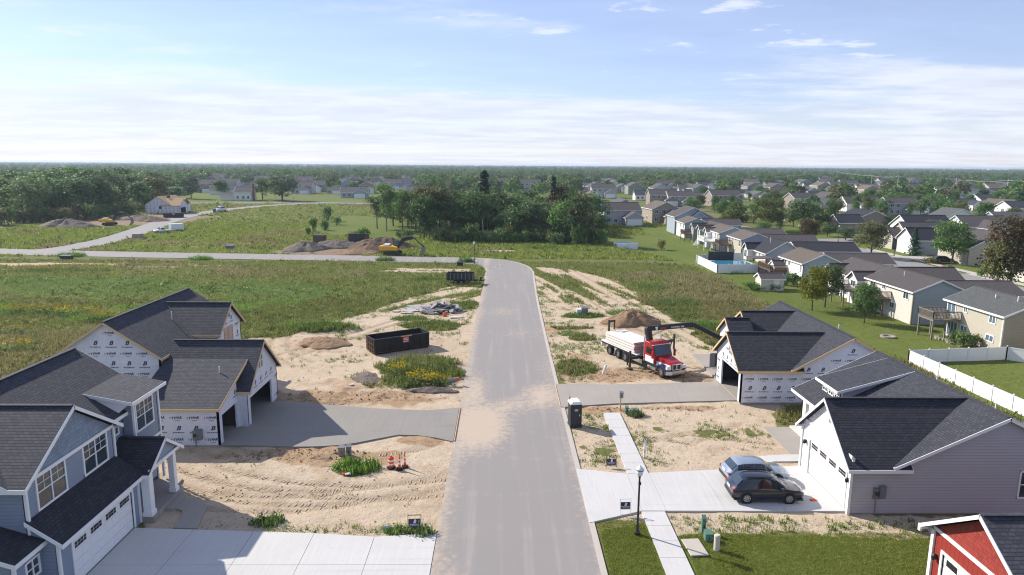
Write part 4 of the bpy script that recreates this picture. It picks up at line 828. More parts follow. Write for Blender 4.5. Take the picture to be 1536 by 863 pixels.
# ------------------------------------------------------------------ far right of the road: wrapped ranch
def house_wrapped_right():
    h = thing('house', 'unfinished single-storey house in printed white sheeting beside the crane truck', 'house', (27, 63, 0)); Tm = 'trim_lumber'; RC = 'shingle_charcoal'
    z0 = 0.12
    wrapped(h, (20.35, 62.0), (20.35, 55.4), z0, [(0, 3.0), (3.3, 5.25), (6.6, 3.0)], [(1.5, 6.05, -0.3, 2.5)], period=1.1)
    prof = [(0, 2.98), (4.5, 3.05), (4.55, 3.1), (9.25, 5.72), (13.95, 3.1)]
    wrapped(h, (20.35, 55.4), (34.3, 55.4), z0, prof, phase=0.15); wall(h, (34.3, 55.4), (34.3, 70.7), z0, 3.1, 'house_wrap'); wall(h, (34.3, 70.7), (24.5, 70.7), z0, [(0, 3.1), (4.7, 5.72), (9.8, 3.1)], 'house_wrap')
    wall(h, (24.9, 70.7), (24.9, 62), z0, 3.1, 'house_wrap'); wrapped(h, (24.9, 62.0), (20.35, 62.0), z0, 3.0)
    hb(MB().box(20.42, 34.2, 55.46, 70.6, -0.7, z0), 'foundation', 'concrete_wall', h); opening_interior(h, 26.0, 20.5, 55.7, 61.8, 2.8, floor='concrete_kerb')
    slope(h, [(20.0, 55.1, 2.98), (25.6, 55.1, 2.98), (25.6, 55.45, 3.3), (28.8, 58.7, 5.5), (20.0, 58.7, 5.5)], 'shingle_black_and_shade', Tm, [0, 1, 4]); slope(h, [(20.0, 62.25, 2.98), (20.0, 58.7, 5.5), (28.6, 58.7, 5.5), (25.0, 62.25, 2.98)], RC, Tm, [0, 3])  # same shingles on both slopes; south one darkened to stand in for shade
    hb(MB().bar((20.05, 58.7, 5.5), (28.6, 58.7, 5.5), 0.26, 0.05), 'ridge_cap', 'shingle_black_and_shade', h)
    gable_roof(h, 'y', 29.6, 5.05, 3.08, 5.92, 55.05, 71.0, RC, Tm)
    # two nested gables at the entry
    wrapped(h, (24.2, 68.9), (24.2, 63.9), z0, [(0, 4.25), (2.5, 5.55), (5.0, 4.25)]); gable_roof(h, 'x', 66.4, 2.75, 4.1, 5.78, 23.9, 29.4, 'shingle_black_and_shade', Tm, (1, 0), mats=('shingle_black_and_shade', RC)); wall(h, (24.2, 63.95), (27, 63.95), 2.5, 4.2, 'house_wrap')  # south slope coloured darker than north, as painted shade
    wrapped(h, (22.2, 67.1), (22.2, 62.9), z0, [(0, 3.85), (2.1, 5.15), (4.2, 3.85)], [(1.2, 3.0, -1, 2.4)]); gable_roof(h, 'x', 65.0, 2.35, 3.72, 5.4, 21.9, 24.3, 'shingle_black_and_shade', Tm, (1, 0), mats=('shingle_black_and_shade', RC)); wall(h, (22.2, 62.95), (24.2, 62.95), z0, 3.85, 'house_wrap')  # darker south slope again carries painted shade
    win(h, (24.2, 65.6, 4.75), (-1, 0), 0.5, 0.6, 1, 2, 0.05, muntin=None); win(h, (20.35, 58.4, 3.9), (-1, 0), 0.5, 0.65, 2, 2, 0.05, muntin=None, glass_='print_grey', frame='house_wrap')
    hb(MB().tube([(30.9, 60.5, 4.5), (30.9, 60.5, 5.8)], 0.05, 8), 'vent_pipe', 'plastic_white', h)
house_wrapped_right()

# ------------------------------------------------------------------ red house at the lower right corner
def house_red():
    h = thing('house', 'red house with white trim cut by the lower right corner', 'house', (27, 26, 0)); Tm = 'trim_white'
    wall(h, (20.4, 29.25), (20.4, 22.85), -0.1, 3.38, 'batten_red', [(0.75, 5.6, -0.2, 2.5)]); wall(h, (20.394, 29.25), (20.394, 22.85), 3.38, [(0, 3.39), (3.2, 5.55), (6.4, 3.39)], 'shake_red', th=0.13)
    hb(MB().box(20.33, 20.38, 22.85, 29.25, 3.32, 3.5), 'frieze_board', Tm, h); garage_door(h, 20.4, 23.65, 28.5, 0.05, 2.5, -1, single_lite=True)
    wall(h, (20.4, 22.85), (34, 22.85), -0.1, 3.3, 'batten_red'); wall(h, (34, 29.25), (20.4, 29.25), -0.1, 3.3, 'batten_red'); wall(h, (34, 22.85), (34, 29.25), -0.1, [(0, 3.3), (3.2, 5.5), (6.4, 3.3)], 'batten_red')
    corner_board(h, 20.4, 29.25, -0.05, 3.3, 0.2); gable_roof(h, 'x', 26.05, 3.75, 3.3, 5.78, 20.0, 34.3, 'shingle_charcoal', Tm, (1, 1)); coach_lamp(h, 20.38, 28.9, 2.1, -1)
    wall(h, (22.4, 29.9), (22.4, 29.25), -0.1, 3.1, 'batten_red'); wall(h, (34, 29.9), (22.4, 29.9), -0.1, 3.1, 'batten_red'); corner_board(h, 22.4, 29.9, -0.05, 3.1, 0.16)
    hb(MB().box(20.5, 33.9, 22.95, 29.2, -0.5, -0.1), 'foundation', 'concrete_wall', h); hb(MB().box(19.9, 20.0, 29.6, 29.75, 3.0, 3.14).box(19.95, 33, 29.66, 29.82, 3.08, 3.2), 'gutter', Tm, h)
house_red()
# ------------------------------------------------------------------ older estate: houses, decks, fences, sheds
ZG = -0.42
def block(h, x0, x1, y0, y1, zg, ze, zr, ax, wm, rm, trim='trim_white', ov=0.35, gm=None):
    """four walls and a gable roof"""
    gm = gm or wm; zt = ze+0.06
    if ax == 'y':
        c = (x0+x1)/2; hf = (x1-x0)/2; k = (zr-ze)/(hf+ov); pk = zt+k*hf+0.0
        wall(h, (x0, y1), (x0, y0), zg, zt, wm); wall(h, (x1, y0), (x1, y1), zg, zt, wm)
        wall(h, (x0+0.01, y0), (x1-0.01, y0), zg, [(0, zt), (hf, pk), (2*hf, zt)], gm); wall(h, (x1-0.01, y1), (x0+0.01, y1), zg, [(0, zt), (hf, pk), (2*hf, zt)], gm)
        gable_roof(h, 'y', c, hf+ov, ze, zr, y0-ov, y1+ov, rm, trim)
    else:
        c = (y0+y1)/2; hf = (y1-y0)/2; k = (zr-ze)/(hf+ov); pk = zt+k*hf
        wall(h, (x0, y0), (x1, y0), zg, zt, wm); wall(h, (x1, y1), (x0, y1), zg, zt, wm)
        wall(h, (x0, y1-0.01), (x0, y0+0.01), zg, [(0, zt), (hf, pk), (2*hf, zt)], gm); wall(h, (x1, y0+0.01), (x1, y1-0.01), zg, [(0, zt), (hf, pk), (2*hf, zt)], gm)
        gable_roof(h, 'x', c, hf+ov, ze, zr, x0-ov, x1+ov, rm, trim)
def deck(h, x0, x1, y0, y1, z, mat='wood_weathered', rail='wood_weathered', step=1.2):
    o = hb(MB().box(x0, x1, y0, y1, z-0.2, z), 'deck', mat, h)
    for x in (x0+0.1, (x0+x1)/2):
        for y in (y0+0.15, y1-0.15): hb(MB().box(x-0.08, x+0.08, y-0.08, y+0.08, ZG-0.1, z-0.2), 'deck_post', mat, o)
    for a, b in (((x0, y0), (x0, y1)), ((x0, y0), (x1, y0)), ((x0, y1), (x1, y1))):
        m = MB(); a3, b3 = Vector((*a, z)), Vector((*b, z)); m.bar(a3+Vector((0, 0, 0.95)), b3+Vector((0, 0, 0.95)), 0.09); m.bar(a3+Vector((0, 0, 0.12)), b3+Vector((0, 0, 0.12)), 0.07)
        n = max(2, int((b3-a3).length/0.16))
        for i in range(n+1): q = a3.lerp(b3, i/n); m.box(q.x-0.03, q.x+0.03, q.y-0.03, q.y+0.03, z+0.1, z+0.92)
        hb(m, 'railing', rail, o, kind='stuff')
    return o
W_ = (-1, 0)
def backwin(h, x, specs, **k):
    for (y, z, w, hh) in specs: win(h, (x, y, z), W_, w, hh, 2, 1, 0.1, muntin=None, **k)
def row_houses():
    h = thing('house', 'beige two-storey house with grey roof and raised deck, right edge', 'house', (58, 77, ZG)); B = 'siding_beige'
    block(h, 54.75, 61.6, 71.8, 81.4, ZG, 4.15, 5.75, 'y', B, 'shingle_grey', gm='siding_tan'); backwin(h, 54.75, [(73.5, 3.35, 0.9, 0.75), (73.6, 1.2, 1.15, 0.62), (77.9, 1.25, 1.1, 0.62), (78.0, 3.5, 0.55, 0.5)], glass_='glass_blue')
    win(h, (54.75, 80.5, 3.2), W_, 1.4, 1.3, 2, 1, 0.12, glass_='glass_blue', muntin=None); win(h, (54.75, 80.0, 0.75), W_, 1.7, 1.75, 3, 1, 0.1, glass_='glass_blue', muntin=None)
    deck(h, 51.4, 54.7, 78.6, 81.6, 2.15); hb(MB().box(54.7, 61.5, 71.74, 81.3, ZG-0.1, ZG+0.35), 'foundation', 'concrete_wall', h); corner_board(h, 54.74, 71.8, ZG+0.3, 4.2, 0.16, 'siding_cream')
    hb(MB().lathe((53.4, 79.3, 2.15), [(0.3, 0), (0.35, 0.5), (0.3, 0.9), (0.1, 1.05)], 8), 'grill', 'plastic_dark', h)
    for x, y, z in ((57, 76.5, 5.2), (57.4, 73.6, 5.55)): hb(MB().tube([(x, y, z-0.2), (x, y, z+0.45)], 0.07, 8), 'roof_vent', 'plastic_white', h)
    h = thing('house', 'cream two-storey house with dark taupe roof behind the yard maple', 'house', (58, 92, ZG)); B = 'siding_cream'
    block(h, 53.9, 60.9, 87.0, 98.4, ZG, 4.0, 5.65, 'y', B, 'shingle_taupe', gm='siding_bluegrey'); block(h, 60.0, 70, 88.6, 95.5, ZG, 3.2, 4.7, 'x', B, 'shingle_taupe')
    backwin(h, 53.9, [(88.6, 3.2, 1.1, 0.85), (91.6, 1.3, 1.0, 0.75), (94.0, 3.45, 0.7, 0.6)]); win(h, (53.9, 96.8, 3.0), W_, 1.4, 1.6, 2, 1, 0.1, muntin=None); win(h, (53.9, 94.6, 0.75), W_, 1.6, 1.8, 2, 1, 0.1, muntin=None)
    deck(h, 51.9, 53.85, 92.0, 95.0, 2.1, 'wood_brown', 'wood_brown'); deck(h, 50.6, 53.85, 98.6, 102.5, 2.0)
    hb(MB().tube([(56.2, 93.3, 4.6), (56.2, 93.3, 5.7)], 0.06, 8), 'roof_vent', 'plastic_white', h); corner_board(h, 53.9, 87.0, ZG, 4.0, 0.14, 'siding_tan')
    h = thing('house', 'white-walled house with taupe hip-like roof behind two yard trees', 'house', (58, 105, ZG)); B = 'siding_white'
    block(h, 54.4, 61.5, 99.3, 110.8, ZG, 3.3, 5.4, 'y', B, 'shingle_taupe'); block(h, 53.2, 57.5, 99.6, 102.6, ZG, 3.3, 4.6, 'x', B, 'shingle_taupe'); block(h, 53.4, 57, 108.0, 110.4, ZG, 3.4, 4.6, 'x', B, 'shingle_taupe')
    backwin(h, 54.4, [(104.2, 2.6, 0.9, 0.9), (106.6, 2.6, 0.9, 0.9), (105, 0.7, 1.2, 1.0)]); backwin(h, 53.2, [(101.1, 2.7, 1.2, 0.8)]); block(h, 61, 70, 101, 107, ZG, 3.0, 4.8, 'x', B, 'shingle_taupe')
    h = thing('house', 'white house with brown shingle roof behind the two sheds', 'house', (57, 123, ZG)); B = 'siding_white'
    block(h, 53.0, 60.0, 118.2, 128.0, ZG, 3.22, 4.95, 'y', B, 'shingle_brown', gm='siding_bluegrey'); block(h, 59.5, 70.5, 120.5, 127.0, ZG, 2.9, 4.5, 'x', B, 'shingle_taupe')
    backwin(h, 53.0, [(123.9, 2.55, 0.7, 0.8), (119.0, 2.3, 0.45, 1.5)]); win(h, (53.0, 126.0, 2.2), W_, 1.4, 1.5, 2, 1, 0.1, muntin=None); win(h, (55.2, 118.2, 1.9), (0, -1), 1.1, 1.7, 1, 2, 0.12, muntin=None); deck(h, 49.8, 52.95, 124.5, 130.5, 1.0, 'wood_brown', 'wood_brown')
    h = thing('house', 'charcoal-roofed house beside the fenced swimming pool', 'house', (60, 146, ZG)); B = 'siding_cream'
    block(h, 55.6, 63.6, 141.6, 150.6, ZG, 1.95, 4.6, 'y', B, 'shingle_black_and_shade', gm='siding_grey'); block(h, 54.2, 57.5, 148.6, 151.4, ZG, 2.0, 3.4, 'x', 'siding_white', 'shingle_black_and_shade'); block(h, 63, 76, 143, 150, ZG, 2.3, 4.0, 'x', B, 'shingle_black_and_shade')
    backwin(h, 55.6, [(143.3, 1.3, 0.7, 0.7), (145.5, 1.3, 0.7, 0.7), (147.4, 1.3, 0.6, 0.6)]); backwin(h, 54.2, [(150.0, 1.0, 1.4, 1.5)]); hb(MB().tube([(58.2, 146.5, 3.5), (58.2, 146.5, 4.9)], 0.07, 8), 'roof_vent', 'plastic_white', h)
    h = thing('house', 'pale beige house with brown roof north of the pool', 'house', (57, 157, ZG)); B = 'siding_beige'
    block(h, 54.0, 60.8, 152.4, 161.6, ZG, 3.75, 5.25, 'y', B, 'shingle_brown', gm='siding_grey'); backwin(h, 54.0, [(153.6, 2.7, 1.1, 1.2), (158.5, 3.1, 0.6, 0.6), (160.6, 3.0, 1.2, 1.3), (157, 0.7, 1.0, 0.9)]); deck(h, 51, 53.95, 158.6, 162, 1.9, 'wood_brown', 'wood_brown'); block(h, 60, 72, 154, 160, ZG, 3.0, 4.6, 'x', B, 'shingle_taupe')
    h = thing('house', 'blue-grey house with white balcony deck and stairs', 'house', (56, 170, ZG)); B = 'siding_white'
    block(h, 53.0, 60.0, 165.2, 175.6, ZG, 3.95, 5.45, 'y', B, 'shingle_brown', gm='siding_bluegrey'); backwin(h, 53.0, [(166.3, 3.0, 0.9, 1.2), (168.4, 3.0, 0.9, 1.2)]); block(h, 51.9, 55, 171.6, 174.0, ZG, 3.6, 4.7, 'x', B, 'shingle_brown'); win(h, (51.9, 172.8, 2.4), W_, 0.9, 1.8, 1, 2, 0.1, muntin=None)
    deck(h, 49.6, 52.95, 166, 171.4, 1.8, 'trim_white', 'trim_white'); m = MB()
    for i in range(9): m.box(49.3-0.02, 50.3, 171.5+i*0.36, 171.9+i*0.36, 1.6-i*0.22, 1.66-i*0.22)
    hb(m, 'stairs', 'trim_white', h); block(h, 59.5, 70, 167, 174, ZG, 3.1, 4.8, 'x', B, 'shingle_taupe')
    h = thing('house', 'sage-walled house with two white gabled bays and dark deck', 'house', (56, 183, ZG)); B = 'siding_sage'
    block(h, 54.0, 61.5, 178.6, 188.4, ZG, 3.4, 5.2, 'y', B, 'shingle_taupe'); 
    for y in (179.0, 185.2): block(h, 52.2, 56, y, y+2.4, ZG, 3.5, 4.7, 'x', B, 'shingle_taupe', gm='siding_white'); win(h, (52.19, y+1.2, 2.5), W_, 0.8, 1.7, 1, 2, 0.1, muntin=None)
    deck(h, 50.2, 53.9, 186.6, 191, 1.5, 'wood_brown', 'wood_brown')
    h = thing('house', 'pale blue gabled house with white back wall and brown roof', 'house', (56, 199, ZG)); B = 'siding_white'
    block(h, 52.3, 59.0, 194.6, 203.8, ZG, 3.9, 5.35, 'y', B, 'shingle_brown', gm='siding_bluegrey'); backwin(h, 52.3, [(196, 2.9, 0.8, 1.1), (199.6, 2.9, 0.8, 1.1), (198, 0.7, 1.0, 0.9)]); block(h, 58.5, 69, 196, 202, ZG, 3.2, 4.9, 'x', 'siding_bluegrey', 'shingle_taupe')
    h = thing('house', 'tall pale blue house with a wide south gable and two small windows', 'house', (58, 211, ZG)); B = 'siding_bluegrey'
    block(h, 52.3, 63.7, 206, 216, ZG, 4.8, 7.7, 'y', B, 'shingle_taupe'); block(h, 57, 61.5, 204.8, 208, ZG, 4.7, 6.6, 'y', B, 'shingle_taupe', ov=0.25)
    for x in (56.2, 59.3): win(h, (x, 206 if x < 57 else 204.8, 4.2), (0, -1), 0.8, 0.9, 1, 1, 0.1, muntin=None)
row_houses()
def front_house(label, x0, x1, y0, y1, ze, zr, ax, wm, rm, gm=None, garage=None, group='houses across the estate street', wing=None, name='house'):
    h = thing(name, label, 'house', ((x0+x1)/2, (y0+y1)/2, ZG), group=group); block(h, x0, x1, y0, y1, ZG, ze, zr, ax, wm, rm, gm=gm)
    if wing: block(h, *wing[:4], ZG, wing[4], wing[5], wing[6], wm, rm, gm=gm)
    return h
def east_houses():
    h = front_house('white garage gable with blue-grey side wall behind the young spruce', 97.5, 111, 159.6, 166.5, 3.0, 5.8, 'x', 'siding_bluegrey', 'shingle_black_and_shade', gm='siding_white', wing=(104, 113, 164, 176, 3.2, 5.8, 'y'))
    hb(MB().box(97.4, 97.47, 160.8, 165.2, ZG, 1.9), 'garage_door', 'trim_white', h)
    h = front_house('dark slate house with cream gable beside the street', 101.5, 112, 168.5, 177.5, 3.2, 6.4, 'x', 'siding_dark', 'shingle_taupe', gm='siding_beige', wing=(98.5, 105, 170, 176, 2.8, 4.9, 'x')); win(h, (98.5, 173, 1.4), W_, 1.2, 1.2, 2, 1, 0.1, muntin=None); win(h, (106, 168.5, 1.2), (0, -1), 1.0, 1.2, 1, 2, 0.1, muntin=None)
    h = front_house('black-roofed house with dark brown garage facing the street', 111, 126, 216, 229, 3.0, 6.4, 'y', 'siding_clay', 'shingle_black_and_shade', wing=(106, 114, 213, 221, 2.7, 5.2, 'x')); hb(MB().box(105.9, 105.97, 214.6, 219.4, ZG, 1.9), 'garage_door', 'plastic_dark', h)
    h = front_house('cream house with large dark brown roof right of the big maple', 98.6, 112, 142, 152, 3.2, 6.8, 'y', 'siding_beige', 'shingle_taupe', wing=(108, 120, 144, 153, 3.2, 6.4, 'x')); win(h, (101.5, 142, 1.5), (0, -1), 0.9, 1.1, 1, 2, 0.1, muntin=None); win(h, (98.6, 147, 1.4), W_, 1.0, 1.2, 2, 1, 0.1, muntin=None)
    front_house('brown-roofed house half hidden by the copper-leaved tree', 98, 112, 118, 130, 3.2, 6.4, 'y', 'siding_cream', 'shingle_brown', wing=(95, 101, 121, 127, 2.8, 5.0, 'x'))
    front_house('charcoal-roofed house with white gable by the blue spruce', 118, 131, 196, 206, 3.0, 6.2, 'x', 'siding_cream', 'shingle_black_and_shade', gm='siding_white', wing=(121, 129, 190, 198, 2.8, 5.2, 'y'))
    front_house('grey-roofed house with white gable ends beyond the blue spruce', 136, 150, 198, 208, 3.0, 6.0, 'x', 'siding_bluegrey', 'shingle_taupe', gm='siding_white', wing=(139, 147, 192, 200, 2.8, 5.0, 'y'))
    h = front_house('light blue house with grey roof and dark basement windows, far right', 164, 178, 224, 232, 3.4, 5.6, 'x', 'siding_bluegrey', 'shingle_grey'); 
    for x in (167, 170, 174): win(h, (x, 224, 0.6), (0, -1), 1.0, 1.0, 1, 1, 0.1, muntin=None)
    h = front_house('white gabled house beside the columnar tree, far right', 148, 159, 226, 236, 3.6, 6.6, 'y', 'siding_white', 'shingle_grey')
    h = front_house('white house with dark garage wing among the middle-distance trees', 160, 176, 316, 326, 3.2, 6.6, 'x', 'siding_white', 'shingle_taupe', gm='siding_white', wing=(163, 170, 309, 318, 3.0, 5.6, 'y'))
    front_house('white twin-gabled house at the far end of the estate', 163, 177, 352, 364, 3.4, 7.2, 'y', 'siding_white', 'shingle_taupe', gm='siding_white', wing=(176, 184, 349, 357, 3.0, 6.0, 'x'))
east_houses()

# prototypes for the many houses farther off
FAR = []
def far_proto():
    cols = [('siding_cream', 'shingle_brown', 'cream', 'brown'), ('siding_grey', 'shingle_taupe', 'grey', 'taupe'), ('siding_white', 'shingle_charcoal', 'white', 'charcoal'), ('siding_tan', 'shingle_brown', 'tan', 'brown'), ('siding_bluegrey', 'shingle_grey', 'blue-grey', 'grey'), ('siding_sage', 'shingle_taupe', 'sage', 'taupe'), ('siding_beige', 'shingle_grey', 'beige', 'grey'), ('siding_clay', 'shingle_taupe', 'clay', 'taupe')]
    for i, (w, r_, cn, rn) in enumerate(cols):
        h = thing('house', 'x', 'house', (0, 0, 0)); two = i % 2; ze = 5.0 if two else 2.9; ax = 'x' if i % 3 else 'y'; L, D = (13, 9) if ax == 'x' else (10, 12)
        block(h, -L/2, L/2, -D/2, D/2, 0, ze, ze+2.6, ax, w, r_); block(h, L/2-6.5, L/2-0.4, -D/2-4.5, 0, 0, 2.8, 4.9, 'y', w, r_, gm='siding_white' if i in (0, 3, 5) else w)
        hb(MB().box(L/2-6.0, L/2-0.9, -D/2-4.6, -D/2-4.53, 0.05, 2.3), 'garage_door', 'trim_white', h)
        for x in (-L/2+1.6, -L/2+4.2): win(h, (x, -D/2, 1.5), (0, -1), 1.2, 1.3, 2, 1, 0.1, muntin=None, simple=True)
        if two:
            for x in (-L/2+1.6, -L/2+4.2, L/2-3): win(h, (x, -D/2, 4.1), (0, -1), 1.2, 1.2, 2, 1, 0.1, muntin=None, simple=True)
        win(h, (-L/2, 0, 1.6), (-1, 0), 1.2, 1.3, 2, 1, 0.1, muntin=None, simple=True); FAR.append((h, cn, rn, two))
far_proto(); far_used = set()
def far_house(i, x, y, rz, where, z=-0.3, sc_=1.0):
    h, cn, rn, two = FAR[i]; lab = f"{cn} {'two-storey' if two else 'low'} house with {rn} roof {where}"
    if i not in far_used:
        far_used.add(i); h.location = (x, y, z); h.rotation_euler = (0, 0, rz); h['label'] = lab; h['group'] = 'houses of the distant estates'; h.scale = (sc_,)*3; return h
    return clone(h, (x, y, z), rz, lab, 'houses of the distant estates', (sc_,)*3)
HP = []
def far_houses():
    spots = [(905, 322, 2, 0, 'at the right end of the central wood', .9), (928, 336, 1, 0.1, 'just right of the central wood', 1), (990, 333, 3, 0.1, 'beside the estate hedge right of the wood', 1), (932, 316, 6, 0.1, 'one street behind the wood, by a white garage', 1), (967, 300, 2, 0, 'standing alone among trees behind the wood', 1), (992, 308, 7, 0.0, 'in the row behind the hedge', 1.1), (1018, 309, 1, 0, 'next in the row behind the hedge', 1), (1042, 304, 4, .2, 'two streets behind the hedge', 1), (1082, 309, 7, .1, 'left of the pair of big street trees', 1.1), (1110, 297, 2, .1, 'half hidden behind the big street trees', 1), (1055, 292, 0, 0, 'at the back of the middle estate', 1), (1003, 290, 4, 0, 'at the tree line of the middle estate', 1), (888, 300, 0, 0, 'seen over the right end of the wood', 1), (1135, 300, 6, 0, 'in the second row right of centre', 1),
             (310, 289, 7, 0.1, 'behind the lone tree, far left', 1.2), (345, 284, 1, 0.1, 'in the first row far left', 1.1), (372, 288, 6, 0, 'left of the pair of round trees', 1.1), (395, 280, 3, 0, 'just behind the pair of round trees, left', 1), (455, 291, 1, 0, 'right of the pair of round trees', 1.1), (473, 288, 5, 0, 'second right of the round trees', 1.1), (505, 291, 6, .1, 'third right of the round trees', 1.1), (533, 297, 4, .1, 'with white garage by the far lane', 1.2), (552, 290, 3, .1, 'behind the far lane', 1.1), (590, 284, 1, 0, 'left of the central wood', 1.1), (612, 289, 0, 0, 'touching the left end of the wood', 1.1), (330, 275, 5, 0, 'in the second row far left', 1.1), (360, 273, 0, 0, 'with pale walls in the second row far left', 1.1), (425, 277, 4, 0, 'over the round trees', 1.1), (480, 276, 4, 0, 'long low roof in the second row', 1.2), (520, 276, 0, 0, 'by the yellow field', 1.2), (560, 277, 2, 0, 'white gable in the second row', 1.1), (450, 278, 2, 0, 'behind the grassed field', 1.1), (760, 283, 7, 0, 'seen over the middle of the wood', 1.2), (795, 286, 1, 0, 'seen over the right half of the wood', 1.2), (775, 276, 4, 0, 'small and far over the wood', 1.1),
             (1200, 312, 7, 0.2, 'behind the street maples', 1), (1225, 300, 2, .1, 'beside the far estate lane', 1), (1345, 322, 1, 0, 'among garden trees right of centre', 1), (1400, 320, 4, .2, 'under the willow group', 1), (1440, 315, 2, 0, 'right of the willow group', 1), (1478, 308, 2, .1, 'in the far right row', 1.1), (1500, 318, 0, .2, 'in the second right row', 1.1), (1525, 322, 2, .1, 'at the right edge of the picture', 1.1), (1465, 296, 0, 0, 'by the long white hall', 1.1), (1300, 296, 3, 0, 'deep in the right-hand trees', 1.1), (1160, 290, 5, 0, 'at the edge of the far trees', 1.1), (1255, 288, 7, 0, 'below the power line', 1.1)]
    for px, py, i, rz, where, s_ in spots:
        p = gp(px, py, -0.3); HP.append((p.x, p.y)); far_house(i, p.x, p.y, rz, where, sc_=s_)
    r_ = random.Random(5)
    for k in range(78):
        for _ in range(40):
            px = r_.uniform(880, 1530) if k % 4 else r_.uniform(280, 640); py = r_.uniform(272, 298); p = gp(px, py, -0.3)
            if all(math.hypot(p.x-a, p.y-b) > 24 for a, b in HP): break
        HP.append((p.x, p.y)); far_house(r_.randrange(8), p.x, p.y, r_.choice((0, 0, 1.57, -1.57, 3.1)), 'in the distant '+('left' if px < 700 else 'right')+' trees', sc_=1.15)
far_houses()
# long pale halls and a church-like roof out by the power line
for px, py, w, d, hgt, lab in ((1365, 288, 34, 14, 5, 'long white industrial hall behind the willow group'), (1462, 298, 26, 12, 4.5, 'pale blue long hall near the right edge'), (1500, 258, 120, 60, 10, 'bright white warehouse on the horizon, right'), (1240, 268, 50, 20, 6, 'white hall under the power line'), (1080, 268, 40, 16, 6, 'flat pale building at the estate edge')):
    p = gp(px, py, 0); h = thing('hall', lab, 'building', (p.x, p.y, 0)); block(h, p.x-w/2, p.x+w/2, p.y, p.y+d, 0, hgt, hgt+2, 'x', 'siding_white', 'shingle_grey' if w < 100 else 'trim_white')
def farmstead():
    p = gp(363, 301); h = thing('farmhouse', 'small white farmhouse beside the far crossroads', 'house', (p.x, p.y, 0)); x, y = p.x, p.y
    block(h, x-4, x+5, y, y+8, 0, 4.4, 7.2, 'x', 'siding_white', 'shingle_grey'); block(h, x-12, x-3.9, y+1, y+7, 0, 2.6, 4.2, 'x', 'siding_white', 'shingle_taupe'); hb(MB().box(x+5.1, x+5.9, y+2, y+2.8, 0, 9), 'chimney', 'brick_red', h)
    for dx in (-2.2, 0.8, 3.4): win(h, (x+dx, y, 1.7), (0, -1), 1.0, 1.4, 1, 2, 0.1, muntin=None)
farmstead()
def house_sheathed():
    h = thing('house', 'far unfinished house with bare plywood roof and printed white wrap', 'house', (-133, 276, 0)); x0, x1, y0, y1 = -138.5, -128.0, 271, 281
    # long side toward the camera, bare sheathing on the roof
    wrapped(h, (-140, 271), (-126.5, 271), 0, [(0, 3.3), (5.0, 6.6), (9.8, 3.4), (13.5, 3.3)], [(5.4, 6.6, 1.8, 3.0)], period=1.5); wrapped(h, (-126.5, 271), (-126.5, 278), 0, [(0, 3.3), (3.5, 5.6), (7, 3.3)], [(1.0, 5.4, -1, 2.4)]); wall(h, (-126.5, 278), (-140, 278), 0, 3.3, 'house_wrap'); wall(h, (-140, 289), (-140, 271), 0, 3.3, 'house_wrap')
    wall(h, (-129, 278), (-129, 286), 0, 3.3, 'house_wrap', [(2, 4.5, -1, 2.5)]); wall(h, (-129, 286), (-140, 286), 0, 3.3, 'house_wrap')
    slope(h, [(-140.3, 270.7, 3.25), (-140.3, 286.3, 3.25), (-135, 286.3, 6.75), (-135, 270.7, 6.75)], 'osb'); slope(h, [(-129.6, 270.7, 3.3), (-129.6, 286.3, 3.3), (-135, 286.3, 6.75), (-135, 270.7, 6.75)], 'osb'); gable_roof(h, 'x', 274.5, 3.8, 3.2, 5.8, -134, -126.2, 'osb', None, cap=False); gable_roof(h, 'x', 282, 3.8, 3.2, 5.6, -134, -128.7, 'osb', None, cap=False)
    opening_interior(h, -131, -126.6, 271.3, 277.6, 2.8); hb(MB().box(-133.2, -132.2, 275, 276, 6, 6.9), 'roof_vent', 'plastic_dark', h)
    win(h, (-134.0, 271, 2.4), (0, -1), 1.1, 1.1, 1, 1, 0.06, muntin=None, glass_='glass_black')
house_sheathed()
# fences, pools, sheds
def fence(label, pts, hgt, name='fence', bay=2.3, z=ZG, mat='vinyl'):
    f = thing(name, label, 'fence', (pts[0][0], pts[0][1], z))
    for a, b in zip(pts[:-1], pts[1:]):
        a3, b3 = Vector((*a, z)), Vector((*b, z)); n = max(1, round((b3-a3).length/bay)); d = (b3-a3).normalized()
        for i in range(n):
            p, q = a3.lerp(b3, i/n), a3.lerp(b3, (i+1)/n); m = MB(); m.bar(p+d*0.06+Vector((0, 0, hgt/2+0.03)), q-d*0.06+Vector((0, 0, hgt/2+0.03)), 0.035, hgt-0.12); m.bar(p+Vector((0, 0, hgt-0.05)), q+Vector((0, 0, hgt-0.05)), 0.06, 0.12); m.bar(p+Vector((0, 0, 0.1)), q+Vector((0, 0, 0.1)), 0.06, 0.12)
            hb(m, 'panel', mat, f); m = MB().box(p.x-0.065, p.x+0.065, p.y-0.065, p.y+0.065, z-0.2, z+hgt+0.06); m.lathe((p.x, p.y, z+hgt+0.06), [(0.1, 0), (0.1, 0.04), (0.02, 0.1)], 4); hb(m, 'post', mat, f)
        hb(MB().box(b3.x-0.065, b3.x+0.065, b3.y-0.065, b3.y+0.065, z-0.2, z+hgt+0.1), 'post', mat, f)
    return f
fence('white vinyl privacy fence enclosing the lawn behind the grey ranch', [(43.4, 40), (42.5, 68.2), (53.9, 69.7), (57.5, 66.5)], 1.55, z=-0.3)
fence('white vinyl fence around the swimming pool, lower front run', [(41.6, 143.0), (41.6, 129.8), (53.2, 131.0)], 1.7, 'pool_fence'); fence('white vinyl fence behind the swimming pool, upper run', [(41.4, 143.4), (47.5, 147.4), (53.0, 148.0)], 1.7, 'pool_fence')
